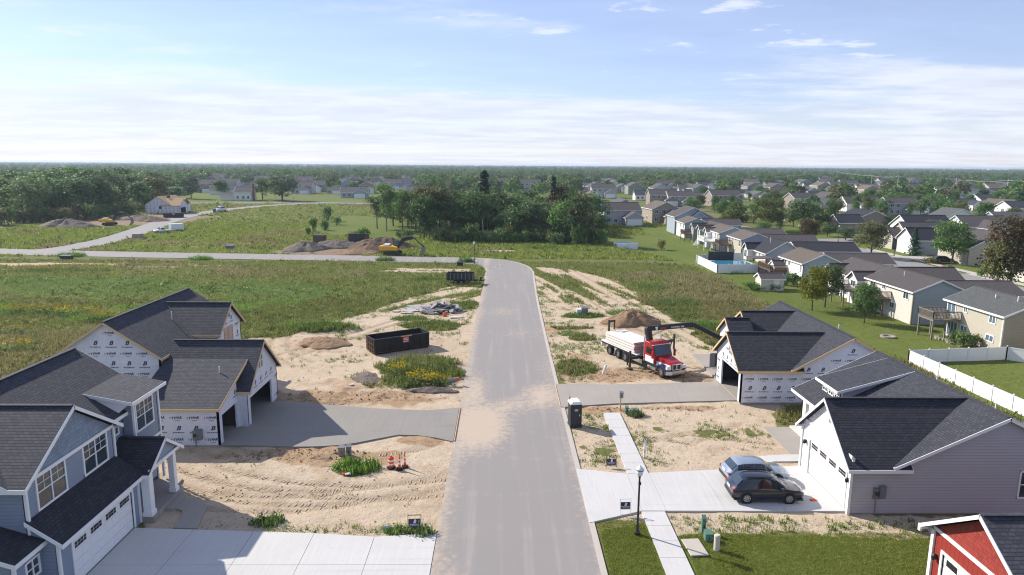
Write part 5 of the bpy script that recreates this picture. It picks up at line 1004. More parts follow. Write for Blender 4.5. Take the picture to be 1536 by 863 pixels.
def sheds():
    h = thing('shed', 'pale garden shed with grey gable roof in the lawn', 'shed', (45, 113, ZG)); block(h, 43.2, 47.0, 111.3, 114.2, ZG, 1.6, 2.45, 'x', 'siding_cream', 'shingle_taupe', ov=0.2); hb(MB().box(45.2, 46.2, 111.22, 111.28, ZG+0.05, 1.4), 'shed_door', 'trim_white', h)
    h = thing('shed', 'small dark-roofed shed with arched white door beside the white house', 'shed', (52, 126, ZG)); block(h, 50.9, 54.0, 125.2, 128.0, ZG, 1.7, 2.7, 'x', 'siding_tan', 'shingle_taupe', gm='siding_white', ov=0.15); hb(MB().box(50.84, 50.89, 125.9, 127.2, ZG, 1.5), 'shed_door', 'plastic_dark', h)
    h = thing('shed', 'white shed roof corner at the right edge beyond the white fence', 'shed', (51, 54, -0.3)); block(h, 47.6, 53, 52.2, 57.6, -0.3, 1.9, 3.0, 'y', 'siding_white', 'shingle_grey', ov=0.15)
    h = thing('house', 'white house corner at the right edge inside the fenced lawn', 'house', (60, 64, -0.3)); block(h, 56.4, 66, 58, 67.4, -0.3, 5.0, 7, 'x', 'siding_white', 'shingle_grey')
    h = thing('swimming_pool', 'rectangular blue swimming pool with white surround', 'pool', (46, 138, ZG)); hb(MB().box(42.5, 51.2, 132.2, 141.2, ZG-0.1, ZG+0.95), 'pool_surround', 'concrete_new', h); hb(MB().box(43.2, 50.4, 132.9, 140.4, ZG+0.9, ZG+1.0), 'water', 'water', h)
    h = thing('pool_screen', 'dark mesh screen standing at the back of the pool', 'screen', (45, 142, ZG)); hb(MB().box(43.5, 48.6, 141.7, 141.9, ZG, 2.3), 'screen', 'plastic_dark', h); hb(MB().box(43.4, 43.5, 141.6, 142, ZG, 2.4).box(48.6, 48.7, 141.6, 142, ZG, 2.4), 'frame', 'metal_black', h)
    h = thing('pergola', 'dark-topped patio canopy beside the pool', 'canopy', (53, 138, ZG)); hb(MB().prism([(50.8, 136.4, 1.5), (55.2, 136.4, 1.5), (55.2, 140.4, 1.5), (50.8, 140.4, 1.5)], (0, 0, 0.12)), 'canopy_top', 'canopy_dark', h)
    for x in (51, 55):
        for y in (136.6, 140.2): hb(MB().box(x-0.07, x+0.07, y-0.07, y+0.07, ZG, 1.5), 'post', 'wood_brown', h)
    h = thing('above_ground_pool', 'round white above-ground pool in the grass left of the estate', 'pool', (31, 168.5, ZG)); hb(MB().lathe((31, 169.5, ZG), [(3.0, 0), (3.05, 1.3), (2.85, 1.32), (2.85, 1.15)], 24), 'pool_wall', 'vinyl', h); hb(MB().lathe((31, 169.5, ZG), [(2.84, 1.0), (2.84, 1.16)], 24), 'water', 'water', h); hb(MB().box(31.0, 33.2, 165.6, 167.2, ZG, 1.2), 'pool_cabinet', 'siding_white', h)
    o = MB().lathe((47.0, 80.0, -0.38), [(0.55, 0), (0.85, 0), (0.85, 0.22), (0.6, 0.22), (0.55, 0.05)], 18).build('fire_ring', 'stone'); tag(o, 'round stone fire ring in the lawn behind the wrapped ranch', 'fire pit')
    o = MB().lathe((50.4, 60.2, -0.32), [(0.5, 0), (0.85, 0), (0.85, 0.3), (0.6, 0.3), (0.5, 0.05)], 18).build('fire_ring', 'stone'); tag(o, 'round stone fire ring inside the white fence', 'fire pit')
    m = MB()
    for i in range(14): m.box(52.6+0.25*math.sin(i), 53.1+0.25*math.sin(i), 75.2+i*0.35, 75.5+i*0.35, ZG, ZG+0.3)
    tag(m.build('garden_edging', 'stone'), 'pale stone edging below the bushes of the beige house', 'edging')
sheds()
# ------------------------------------------------------------------ vegetation
def raw_mesh(name, co, faces, tint, mat):
    me = bpy.data.meshes.new(name); k = faces.shape[1]; co = co.astype(np.float32)
    me.vertices.add(len(co)); me.vertices.foreach_set('co', co.ravel()); me.loops.add(faces.size); me.loops.foreach_set('vertex_index', faces.astype(np.int32).ravel())
    me.polygons.add(len(faces)); me.polygons.foreach_set('loop_start', np.arange(0, faces.size, k, dtype=np.int32)); me.update(calc_edges=True)
    a = me.attributes.new('tint', 'FLOAT', 'POINT'); a.data.foreach_set('value', np.asarray(tint, np.float32)); me.materials.append(MATS[mat]); return me
def leaf_quads(c, nrm, size, tint, rng):
    n = len(c); r_ = rng.normal(size=(n, 3)); t = np.cross(nrm, r_); t /= np.linalg.norm(t, axis=1, keepdims=True)+1e-9; b = np.cross(nrm, t)
    s_ = size[:, None]*0.5; asp = rng.uniform(0.6, 1.0, (n, 1)); bend = nrm*size[:, None]*0.12
    co = np.stack([c-t*s_-b*s_*asp*0.3, c+b*s_*asp*-1-bend, c+t*s_+b*s_*asp*0.2, c+b*s_*asp-bend], 1).reshape(-1, 3)
    return co, np.arange(n*4).reshape(-1, 4), np.repeat(tint, 4)
def crown_mesh(name, lobes, clumps, per, leaf, crad, seed, mat='leaf_green', hang=0.0, fill=0.55):
    rng = np.random.default_rng(seed); L = np.array(lobes, float); wgt = (L[:, 3]*L[:, 4]*L[:, 5])**0.67; wgt /= wgt.sum()
    li = rng.choice(len(L), clumps, p=wgt); d = rng.normal(size=(clumps, 3)); d /= np.linalg.norm(d, axis=1, keepdims=True); d[:, 2] = np.where((d[:, 2] < -0.3) & (rng.random(clumps) < 0.6), -d[:, 2], d[:, 2])
    rad = 1-fill*rng.random(clumps)**2.2; cc = L[li, :3]+d*L[li, 3:6]*rad[:, None]; ct = rng.random(clumps)
    c = np.repeat(cc, per, 0); o = rng.normal(size=c.shape)*crad*np.array([1, 1, 0.7]); c = c+o; c[:, 2] -= hang*np.abs(rng.normal(size=len(c)))
    nrm = np.repeat(d, per, 0)*0.7+rng.normal(size=c.shape)*0.8+np.array([0, 0, 0.45]); nrm /= np.linalg.norm(nrm, axis=1, keepdims=True)
    tint = np.clip(np.repeat(ct, per)*0.75+rng.random(len(c))*0.3, 0, 1); size = leaf*rng.uniform(0.6, 1.4, len(c))
    co, f, t = leaf_quads(c, nrm, size, tint, rng); return raw_mesh(name, co, f, t, mat)
def trunk_mesh(name, h, r_, top, seed, mat='bark', limbs=6):
    rng = random.Random(seed); m = MB(); pts = [(0, 0, -0.3), (0, 0, 0.2)]; x = y = 0
    for i in range(1, 6): x += rng.uniform(-.08, .08); y += rng.uniform(-.08, .08); pts.append((x, y, h*i/5))
    m.tube(pts, [r_*1.5, r_*1.1, r_, r_*.85, r_*.65, r_*.45, r_*.15][:len(pts)], 7)
    for i in range(limbs):
        z = h*rng.uniform(0.3, 0.75); a = i*2.4+rng.random(); l = top*rng.uniform(0.5, 0.9); b = pts[min(6, int(z/h*5)+1)]
        m.tube([(b[0], b[1], z), (b[0]+math.cos(a)*l*.5, b[1]+math.sin(a)*l*.5, z+l*.45), (b[0]+math.cos(a)*l, b[1]+math.sin(a)*l, z+l*.75)], [r_*.45, r_*.28, r_*.08], 5)
    return m.mesh(name, mat)
PROTO = {}
def protos():
    def round_lobes(seed, h, w, n, base):
        r_ = random.Random(seed); out = [(0, 0, base+(h-base)*.52, w*.40, w*.40, (h-base)*.46)]
        for i in range(n):
            a = i*2.399+r_.random(); k = r_.uniform(.18, .34); z = base+(h-base)*r_.uniform(.18, .82); rr = w*.5*(1-abs((z-base)/(h-base)-.42)*1.05)*.62
            out.append((math.cos(a)*rr, math.sin(a)*rr, z, w*k*.8, w*k*.8, (h-base)*k*.62))
        return out
    for i in range(4):
        PROTO['round', i] = (trunk_mesh('trunk', 7, .2, 3, i), crown_mesh('crown', round_lobes(i+1, 10, 8, 10+i, 1.7-0.2*(i % 2)), 230, 11, .50, .50, i), 10., 8.)
    for i in range(2): PROTO['fine', i] = (trunk_mesh('trunk', 6.5, .17, 3, 20+i), crown_mesh('crown', round_lobes(31+i, 10, 8.4, 15, 1.9), 420, 15, .33, .42, 40+i, fill=.7), 10., 8.4)
    for i in range(2):
        lob = [(0, 0, 5.5, 2.0, 2.0, 4.2)]+[(math.cos(k*2.4+i)*1.2, math.sin(k*2.4+i)*1.2, 1.8+k*.9, 1.15, 1.15, 1.5) for k in range(8)]
        PROTO['oval', i] = (trunk_mesh('trunk', 7, .15, 1.6, 50+i), crown_mesh('crown', lob, 200, 11, .42, .36, 60+i), 10., 6.)
    for i in range(3):
        r_ = random.Random(90+i); lob = []
        for k in range(9):
            a = r_.uniform(0, 6.28); rr = r_.uniform(.4, 2.1); z = r_.uniform(2.6, 9.2); lob.append((math.cos(a)*rr, math.sin(a)*rr, z, r_.uniform(.9, 1.5), r_.uniform(.9, 1.5), r_.uniform(.7, 1.4)))
        PROTO['loose', i] = (trunk_mesh('trunk', 9, .16, 2.2, 70+i, 'bark_pale', 9), crown_mesh('crown', lob, 170, 11, .40, .42, 80+i, fill=.8), 10., 6.)
    for i in range(2):
        rng = np.random.default_rng(100+i); n = 260; z = 0.5+9.3*rng.random(n)**1.25; z = np.sort(z); a = rng.random(n)*6.283; rr = (10-z)*.30*(0.55+.45*rng.random(n))*(1+.25*np.sin(z*4.2)); per = 9
        cc = np.stack([np.cos(a)*rr, np.sin(a)*rr, z-rr*.22], 1); c = np.repeat(cc, per, 0)*np.concatenate([np.repeat(rng.uniform(.25, 1, (n*per, 1)), 2, 1), np.ones((n*per, 1))], 1)+rng.normal(size=(n*per, 3))*.13
        nrm = np.stack([np.repeat(np.cos(a), per)*.5, np.repeat(np.sin(a), per)*.5, np.full(n*per, .8)], 1)+rng.normal(size=(n*per, 3))*.45; nrm /= np.linalg.norm(nrm, axis=1, keepdims=True)
        co, f, t = leaf_quads(c, nrm, .40*rng.uniform(.6, 1.3, n*per), np.clip(np.repeat(rng.random(n), per)*.7+rng.random(n*per)*.3, 0, 1), rng)
        m = MB(); m.tube([(0, 0, -.3), (0, 0, 3), (0, 0, 9.8)], [.22, .16, .03], 7); PROTO['conifer', i] = (m.mesh('trunk', 'bark'), raw_mesh('crown', co, f, t, 'leaf_conifer'), 10., 5.6)
    for i in range(3):
        r_ = random.Random(120+i); lob = [(r_.uniform(-.6, .6), r_.uniform(-.6, .6), .5+.3*r_.random(), .7, .7, .55) for _ in range(5)]; m = MB()
        for k in range(5): a = k*1.26; m.tube([(0, 0, -.1), (math.cos(a)*.3, math.sin(a)*.3, .5), (math.cos(a)*.6, math.sin(a)*.6, .95)], [.04, .03, .01], 5)
        PROTO['bush', i] = (m.mesh('stem', 'bark'), crown_mesh('crown', lob, 70, 9, .20, .16, 130+i), 1.3, 2.4)
    for i in range(2): PROTO['willow', i] = (trunk_mesh('trunk', 6, .3, 4, 140+i), crown_mesh('crown', round_lobes(150+i, 10, 10, 12, 1.0), 260, 11, .45, .40, 160+i, hang=1.1), 10., 10.)
protos()
TREES = []
def tree(kind, x, y, h, w=None, mat=None, label='', group=None, z=-.1, name=None, cat='tree', var=None):
    n = sum(1 for k in PROTO if k[0] == kind); i = (len(TREES)*7+int(abs(x)*3)) % n if var is None else var; tm, cm, ph, pw = PROTO[kind, i]; s_ = h/ph; sw = (w/pw) if w else s_
    o = thing(name or {'conifer': 'spruce_tree', 'bush': 'shrub', 'willow': 'willow_tree'}.get(kind, 'tree'), label, cat, (x, y, z), (x*1.7+y) % 6.28, group, (sw, sw, s_))
    link('stem' if kind == 'bush' else 'trunk', tm, o); c = link('crown', cm, o)
    if mat: c.material_slots[0].link = 'OBJECT'; c.material_slots[0].material = MATS[mat]
    TREES.append((x, y)); return o
def tpx(px, pyb, pyt, kind, mat, label, group=None, wpx=None, z=-.2, **k):
    p = gp(px, pyb, z); d = _f + _r*((px-768)/FPX) - _u*((pyt-431.5)/FPX); t = p.y/d.y; h = max(1.0, CAM_H+t*d.z-z); depth = Vector((p.x, p.y, z-CAM_H)).dot(_f)
    return tree(kind, p.x, p.y, h, (wpx*depth/FPX) if wpx else None, mat, label, group, z, **k)
def placed_trees():
    Z = -.42
    tpx(1218, 466, 399, 'fine', 'leaf_yellow', 'yellowing maple on the lawn, left of the pair behind the wrapped ranch', wpx=44, z=Z, var=0); tpx(1237, 461, 397, 'fine', 'leaf_lush', 'green maple on the lawn, right of the pair behind the wrapped ranch', wpx=52, z=Z, var=1)
    tpx(1296, 485, 424, 'fine', 'leaf_green', 'dark green maple standing before the cream house deck', wpx=44, z=Z, var=0)
    tpx(1512, 446, 322, 'fine', 'leaf_rust', 'large copper-leaved tree at the right edge', wpx=86, z=Z, var=0); tpx(1494, 446, 358, 'fine', 'leaf_olive', 'olive green tree in front of the copper-leaved tree', wpx=58, z=Z, var=1)
    tpx(1306, 387, 332, 'fine', 'leaf_olive', 'olive maple with reddish top by the estate street', wpx=54, z=Z, var=1); tpx(1370, 384, 341, 'conifer', 'leaf_conifer', 'young dark spruce on the lawn before the white garage', wpx=32, z=Z, var=0)
    tpx(1427, 397, 330, 'fine', 'leaf_green', 'broad street maple right of the young spruce', wpx=58, z=Z, var=0); tpx(1469, 349, 317, 'oval', 'leaf_green', 'slim columnar tree by the light blue house', wpx=13, z=Z)
    tpx(1268, 361, 340, 'round', 'leaf_dark', 'small round tree by the street lamp', wpx=28, z=Z); tpx(1241, 355, 333, 'round', 'leaf_green', 'small round green tree left of the street lamp', wpx=26, z=Z); tpx(1372, 346, 322, 'conifer', 'leaf_conifer', 'blue-green spruce between the grey roofs', wpx=20, z=Z); tpx(1308, 342, 318, 'conifer', 'leaf_conifer', 'blue-green spruce beside the black-roofed house', wpx=20, z=Z)
    tpx(1152, 347, 296, 'fine', 'leaf_olive', 'big olive street maple, left of the middle pair', wpx=52, z=Z, var=0); tpx(1203, 346, 298, 'round', 'leaf_dark', 'big dark street maple, right of the middle pair', wpx=46, z=Z); tpx(1104, 342, 307, 'round', 'leaf_olive', 'dark tree behind the sage house', wpx=40, z=Z); tpx(1212, 366, 328, 'fine', 'leaf_rust', 'reddish maple beside the street bend', wpx=34, z=Z, var=1); tpx(1146, 352, 332, 'round', 'leaf_green', 'pale green tree below the big street maples', wpx=24, z=Z)
    tpx(1215, 362, 338, 'round', 'leaf_lush', 'small bright tree at the street bend', wpx=22, z=Z); tpx(1330, 348, 322, 'round', 'leaf_green', 'round garden tree among the grey roofs', wpx=30, z=Z)
    for i, (px, py, t, w, m, lab) in enumerate([(1178, 428, 412, 20, 'leaf_dark', 'dark shrub by the small shed door'), (1190, 427, 410, 22, 'leaf_green', 'green shrub between shed and white house'), (1160, 436, 426, 28, 'leaf_green', 'low shrub right of the pale shed'), (1195, 425, 414, 14, 'leaf_dark', 'slim dark shrub at the white house corner'), (1432, 518, 496, 20, 'leaf_green', 'left of the three bushes below the beige house'), (1446, 523, 500, 26, 'leaf_green', 'middle of the three bushes below the beige house'), (1460, 524, 503, 20, 'leaf_olive', 'right of the three bushes below the beige house'), (1128, 434, 424, 40, 'leaf_lush', 'low spreading shrub left of the pale shed'), (992, 375, 361, 16, 'leaf_yellow', 'bright round shrub in the grass by the round pool'), (1396, 396, 386, 18, 'leaf_yellow', 'blond ornamental grass clump by the far drive'), (1472, 416, 404, 14, 'leaf_green', 'clipped round shrub by the far drive'), (1260, 420, 408, 26, 'leaf_dark', 'dark hedge shrub beside the white house wall')]):
        tpx(px, py, t, 'bush', m, lab, wpx=w, z=Z, cat='shrub')
    # central wood
    G = 'trees of the central wood'; r_ = random.Random(3); wl = {'leaf_green': 'mid green', 'leaf_dark': 'dark green', 'leaf_olive': 'olive', 'leaf_rust': 'brownish'}
    tpx(726, 352, 256, 'conifer', 'leaf_conifer', 'tall dark spruce rising highest from the central wood', G, 74, var=0); tpx(829, 348, 264, 'conifer', 'leaf_conifer', 'second dark spruce rising right of centre in the wood', G, 46, var=1); tpx(838, 348, 276, 'loose', 'leaf_rust', 'rust-tinged tree beside the second spruce', G, 44)
    tpx(580, 348, 276, 'loose', 'leaf_green', 'slender pale-trunked tree at the left end of the wood', G, 34); tpx(604, 346, 282, 'loose', 'leaf_green', 'second slender tree at the left end of the wood', G, 34); tpx(617, 347, 284, 'loose', 'leaf_dark', 'third slender dark tree at the left end of the wood', G, 28); tpx(650, 355, 280, 'loose', 'leaf_olive', 'open-branched olive tree at the left front of the wood', G, 60)
    tpx(785, 338, 286, 'round', 'leaf_rust', 'orange-tinged small tree in the middle of the wood', G, 16)
    for i, (px, b, t, w, m) in enumerate(((566, 344, 296, 34, 'leaf_green'), (590, 340, 288, 40, 'leaf_green'), (612, 342, 284, 44, 'leaf_dark'), (632, 344, 280, 46, 'leaf_green'), (624, 350, 300, 36, 'leaf_olive'), (660, 346, 278, 50, 'leaf_green'), (676, 350, 282, 50, 'leaf_dark'), (600, 335, 286, 40, 'leaf_olive'))): tpx(px, b, t, 'round' if i % 3 else 'loose', m, f"{wl[m]} tree filling the left end of the central wood", G, w)
    for i in range(52):
        px = 632+(900-632)*((i*0.618) % 1)+r_.uniform(-6, 6); back = r_.random(); pyb = 361-26*back+(6 if px > 820 else 0)*(1-back); top = 292-6*back+r_.uniform(-12, 16)+(6 if 760 < px < 800 else 0)+max(0, (px-868)*.75); m = r_.choice(['leaf_green', 'leaf_dark', 'leaf_dark', 'leaf_olive', 'leaf_green', 'leaf_dark' if px > 700 else 'leaf_green']); kd = r_.choice(['round', 'round', 'loose'])
        side = 'left part' if px < 700 else 'middle' if px < 800 else 'right part'; tpx(px, pyb, top, kd, m, f"{wl[m]} {'open-crowned' if kd == 'loose' else 'dense'} tree {'fronting' if back < .4 else 'inside'} the {side} of the central wood", G, r_.uniform(34, 56))
    for i in range(34):
        px = 655+i*7.6+r_.uniform(-4, 4); tpx(px, 363+r_.uniform(-2, 2)+(4 if px > 830 else 0), 344+r_.uniform(-6, 8), 'bush', r_.choice(['leaf_green', 'leaf_dark', 'leaf_olive']), 'undergrowth bush fronting the central wood', 'undergrowth bushes of the wood', r_.uniform(16, 28), cat='shrub')
    for px, py, t, w, lab in ((543, 361, 343, 30, 'bright leafy bush left of the far soil heap'), (530, 362, 348, 20, 'small leafy bush beside the far soil heap'), (612, 359, 344, 22, 'dark bush at the lawn edge before the wood'), (600, 358, 347, 16, 'small dark bush before the wood'), (488, 346, 331, 14, 'small tree in the meadow hedge line'), (470, 350, 328, 12, 'thin sapling in the meadow'), (492, 332, 308, 18, 'thin young tree at the meadow boundary'), (462, 354, 342, 10, 'low shrub in the meadow, left'), (505, 338, 326, 14, 'shrub in the meadow hedge line')): tpx(px, py, t, 'bush', 'leaf_lush' if w > 25 else 'leaf_green', lab, wpx=w, cat='shrub')
    # left wood
    G = 'trees of the left wood'
    for i in range(58):
        px = -30+290*((i*.618) % 1)+r_.uniform(-5, 5); back = r_.random()**.8; pyb = np.interp(px, [-30, 60, 130, 200, 260], [336, 334, 328, 320, 308])-38*back*np.interp(px, [0, 260], [1, .6]); top = np.interp(px, [-30, 30, 80, 130, 180, 220, 260], [272, 270, 266, 262, 264, 270, 276])-14*back+r_.uniform(-6, 14); m = r_.choice(['leaf_green', 'leaf_green', 'leaf_olive', 'leaf_dark']); kd = r_.choice(['round', 'round', 'round', 'oval'])
        tpx(px, pyb, top, kd, m, f"{wl[m]} {'narrow' if kd == 'oval' else 'spreading'} tree {'fronting' if back < .4 else 'deep in'} the far left wood", G, r_.uniform(40, 62))
    for i in range(22):
        px = -10+i*11.5; tpx(px, np.interp(px, [-30, 60, 130, 200, 260], [338, 336, 330, 321, 309])+r_.uniform(-2, 2), np.interp(px, [-30, 260], [318, 300])+r_.uniform(-4, 4), 'bush', r_.choice(['leaf_green', 'leaf_olive', 'leaf_dark']), 'bush along the front edge of the left wood', 'bushes of the left wood', r_.uniform(18, 30), cat='shrub')
    tpx(231, 312, 264, 'round', 'leaf_olive', 'large pale olive tree at the right end of the left wood', G, 50)
    tpx(287, 299, 261, 'round', 'leaf_dark', 'lone dark tree right of the plywood-roofed house', wpx=28); tpx(332, 297, 269, 'round', 'leaf_dark', 'dark round tree left of the farmhouse', wpx=26); tpx(394, 300, 266, 'round', 'leaf_green', 'left of the two round trees right of the farmhouse', wpx=34); tpx(424, 302, 261, 'round', 'leaf_dark', 'right and larger of the two round trees by the farmhouse', wpx=50)
    for px, b, t, w, k, m, lab in ((1395, 318, 288, 40, 'willow', 'leaf_green', 'grey-green willow among the right-hand gardens'), (1420, 322, 292, 44, 'willow', 'leaf_green', 'broad willow right of its neighbour in the far gardens'), (1372, 312, 290, 34, 'round', 'leaf_dark', 'dark tree left of the willows'), (1345, 320, 288, 44, 'round', 'leaf_green', 'large round tree in the far gardens'), (1322, 322, 298, 30, 'round', 'leaf_green', 'round tree left of the far garden group'), (1301, 318, 296, 26, 'round', 'leaf_dark', 'dark tree right of the white far house'), (1437, 330, 300, 30, 'round', 'leaf_olive', 'olive tree behind the light blue house'), (1500, 312, 286, 30, 'round', 'leaf_dark', 'dark tree by the right edge of the far gardens'), (1527, 318, 292, 30, 'round', 'leaf_dark', 'dark tree at the right edge of the far gardens')): tpx(px, b, t, k, m, lab, wpx=w)
    G = 'garden trees of the right-hand estate'; n = 0
    for i in range(400):
        px = r_.uniform(1030, 1560); pyb = r_.uniform(288, 345); p = gp(px, pyb)
        if p.x < 63 or any(math.hypot(p.x-a, p.y-b) < 9 for a, b in HP) or 78 < p.x < 95 and p.y < 185 or any(math.hypot(p.x-a, p.y-b) < 11 for a, b in ((104, 147), (105, 163), (106, 173), (117, 222), (105, 124), (124, 200), (143, 201), (171, 228), (153, 231), (168, 320), (170, 357))) or any(math.hypot(p.x-a, p.y-b) < 6 for a, b in TREES): continue
        h = r_.uniform(4.5, 9); m = r_.choice(['leaf_green', 'leaf_green', 'leaf_dark', 'leaf_olive', 'leaf_lush']); tree(r_.choice(['round', 'round', 'oval']), p.x, p.y, h, None, m, f"{'taller' if h > 7 else 'small'} {dict(leaf_green='mid green', leaf_dark='dark green', leaf_olive='olive', leaf_lush='fresh green')[m]} garden tree in the {'near' if p.y < 220 else 'far'} right-hand estate", G, -.4); n += 1
        if n >= 98: break
    # trees between the distant houses
    G = 'trees between the distant houses'; n = 0
    for i in range(420):
        px = r_.uniform(-20, 1560); pyb = r_.uniform(268, 304) if px > 870 else r_.uniform(266, 284) if px < 620 else r_.uniform(266, 276)
        p = gp(px, pyb); 
        if any(math.hypot(p.x-a, p.y-b) < 9.5 or (abs(p.x-a*p.y/b) < 8 and 0 < b-p.y < 60) for a, b in HP) or (px > 1000 and pyb > 300 and p.x < 62): continue
        if any(abs(p.x-a)+abs(p.y-b) < 5 for a, b in TREES[-60:]): continue
        h = r_.uniform(6.5, 12); m = r_.choice(['leaf_green', 'leaf_green', 'leaf_dark', 'leaf_olive', 'leaf_yellow' if r_.random() < .25 else 'leaf_green']); kd = r_.choice(['round', 'round', 'oval', 'loose', 'conifer' if r_.random() < .4 else 'round'])
        mm = None if kd == 'conifer' else m; cn = {'leaf_green': 'green', 'leaf_dark': 'dark green', 'leaf_olive': 'olive', 'leaf_yellow': 'yellow-green'}[m] if mm else 'dark conifer'
        tree(kd, p.x, p.y, h, None, mm, f"{'tall' if h > 9.5 else 'small'} {cn} tree among the {'left' if px < 560 else 'central' if px < 1000 else 'right'} distant houses", G); n += 1
        if n >= 64: break
placed_trees()

# far woodland: one mass to the horizon
def gn_scatter(name, pts, scl, protos_, label_kind='stuff', rot=True):
    me = bpy.data.meshes.new(name); me.vertices.add(len(pts)); me.vertices.foreach_set('co', np.asarray(pts, np.float32).ravel()); me.update()
    a = me.attributes.new('scl', 'FLOAT_VECTOR', 'POINT'); a.data.foreach_set('vector', np.asarray(scl, np.float32).ravel())
    a = me.attributes.new('rot', 'FLOAT_VECTOR', 'POINT'); a.data.foreach_set('vector', np.stack([np.zeros(len(pts)), np.zeros(len(pts)), RNG.random(len(pts))*6.28], 1).astype(np.float32).ravel())
    a = me.attributes.new('pick', 'INT', 'POINT'); a.data.foreach_set('value', RNG.integers(0, len(protos_), len(pts)).astype(np.int32))
    o = link(name, me, kind=label_kind); ng = bpy.data.node_groups.new(name, 'GeometryNodeTree'); ng.interface.new_socket('Geometry', in_out='INPUT', socket_type='NodeSocketGeometry'); ng.interface.new_socket('Geometry', in_out='OUTPUT', socket_type='NodeSocketGeometry')
    N = ng.nodes; gi = N.new('NodeGroupInput'); go = N.new('NodeGroupOutput'); join = N.new('GeometryNodeJoinGeometry')
    def na(nm, ty): q = N.new('GeometryNodeInputNamedAttribute'); q.data_type = ty; q.inputs[0].default_value = nm; return q.outputs[0]
    for i, (me_, mat) in enumerate(protos_):
        m2 = me_.copy(); m2.materials.clear(); m2.materials.append(MATS[mat]); po = bpy.data.objects.new('canopy_crown', m2)
        oi = N.new('GeometryNodeObjectInfo'); oi.inputs[0].default_value = po; oi.inputs[1].default_value = True; ip = N.new('GeometryNodeInstanceOnPoints')
        cmp_ = N.new('FunctionNodeCompare'); cmp_.data_type = 'INT'; cmp_.operation = 'EQUAL'; ng.links.new(na('pick', 'INT'), cmp_.inputs[2]); cmp_.inputs[3].default_value = i
        ng.links.new(gi.outputs[0], ip.inputs[0]); ng.links.new(cmp_.outputs[0], ip.inputs[1]); ng.links.new(oi.outputs['Geometry'], ip.inputs[2]); ng.links.new(na('rot', 'FLOAT_VECTOR'), ip.inputs[5]); ng.links.new(na('scl', 'FLOAT_VECTOR'), ip.inputs[6]); ng.links.new(ip.outputs[0], join.inputs[0])
    ng.links.new(join.outputs[0], go.inputs[0]); md = o.modifiers.new('scatter', 'NODES'); md.node_group = ng; return o
def far_forest():
    small = [(crown_mesh('canopy', [(0, 0, 5.6, 3.6, 3.6, 4.2), (1.8, .6, 4.6, 2.2, 2.2, 2.8), (-1.6, 1.0, 5.2, 2.3, 2.3, 2.8), (.2, -1.8, 4.8, 2.2, 2.2, 2.8)], 60, 5, 1.25, .5, 300+i), m) for i, m in enumerate(('leaf_green', 'leaf_lush', 'leaf_olive', 'leaf_green'))]
    P = []; S = []
    for lo, hi, n in ((250, 450, 460), (450, 800, 2200), (800, 1500, 3600), (1500, 3000, 4200), (3000, 7500, 4200)):
        y = np.sqrt(RNG.uniform(lo**2, hi**2, n*2)); x = y*RNG.uniform(-.92, .92, n*2)
        f = fbm(x, y, 1/260, 3, 401); keep = f > (0.43 if lo < 800 else 0.36)
        if lo < 800:
            bad = np.zeros(len(x), bool)
            for a, b in HP: bad |= (np.hypot(x-a, y-b) < 15) | ((np.abs(x-a*y/b) < 9) & (b-y > 0) & (b-y < 110))
            u = 768+FPX*(x*math.cos(_yaw)+y*math.sin(_yaw))/(y*0.985+3)
            bad |= (y < 450) & ((u < 330) & (y < 420) | (u > 240) & (u < 1180) & (y < 380) | (x > 20) & (x < 200) & (y < 340) | (x < 0) & (x > -140) & (y < 460) & (u > 280))
            keep &= ~bad
        x, y = x[keep][:n], y[keep][:n]; s_ = RNG.uniform(.75, 1.35, len(x))*(1 if lo < 1500 else 1.5 if lo < 3000 else 2.2); sz = np.minimum(s_, RNG.uniform(.8, 1.35, len(x)))*1.05
        P.append(np.stack([x, y, np.full(len(x), -.3)], 1)); S.append(np.stack([s_, s_, sz], 1))
    gn_scatter('distant_woodland', np.concatenate(P), np.concatenate(S), small)
far_forest()

# ------------------------------------------------------------------ grasses and weeds (uncountable ground cover)
def blades(name, x, y, z, h, k, spread, w, mat, seed=0, lean=.45):
    rng = np.random.default_rng(seed); n = len(x); N = n*k; a = rng.random(N)*6.283; r_ = spread*np.sqrt(rng.random(N)); bx = np.repeat(x, k)+np.cos(a)*r_; by = np.repeat(y, k)+np.sin(a)*r_; bz = np.repeat(z, k)-.03
    hh = np.repeat(h, k)*rng.uniform(.55, 1.2, N); b = rng.random(N)*6.283; ww = w*rng.uniform(.6, 1.4, N)*np.repeat(np.clip(h/h.mean(), .6, 2), k); dx, dy = np.cos(b)*ww/2, np.sin(b)*ww/2; la = rng.random(N)*6.283; ll = hh*lean*rng.random(N)
    co = np.empty((N, 3, 3)); co[:, 0] = np.stack([bx-dx, by-dy, bz], 1); co[:, 1] = np.stack([bx+dx, by+dy, bz], 1); co[:, 2] = np.stack([bx+np.cos(la)*ll, by+np.sin(la)*ll, bz+hh], 1)
    t = np.clip(np.repeat(rng.random(n), k)*.7+rng.random(N)*.35, 0, 1)
    me = raw_mesh(name, co.reshape(-1, 3), np.arange(N*3).reshape(-1, 3), np.repeat(t, 3), mat); return link(name, me, kind='stuff')
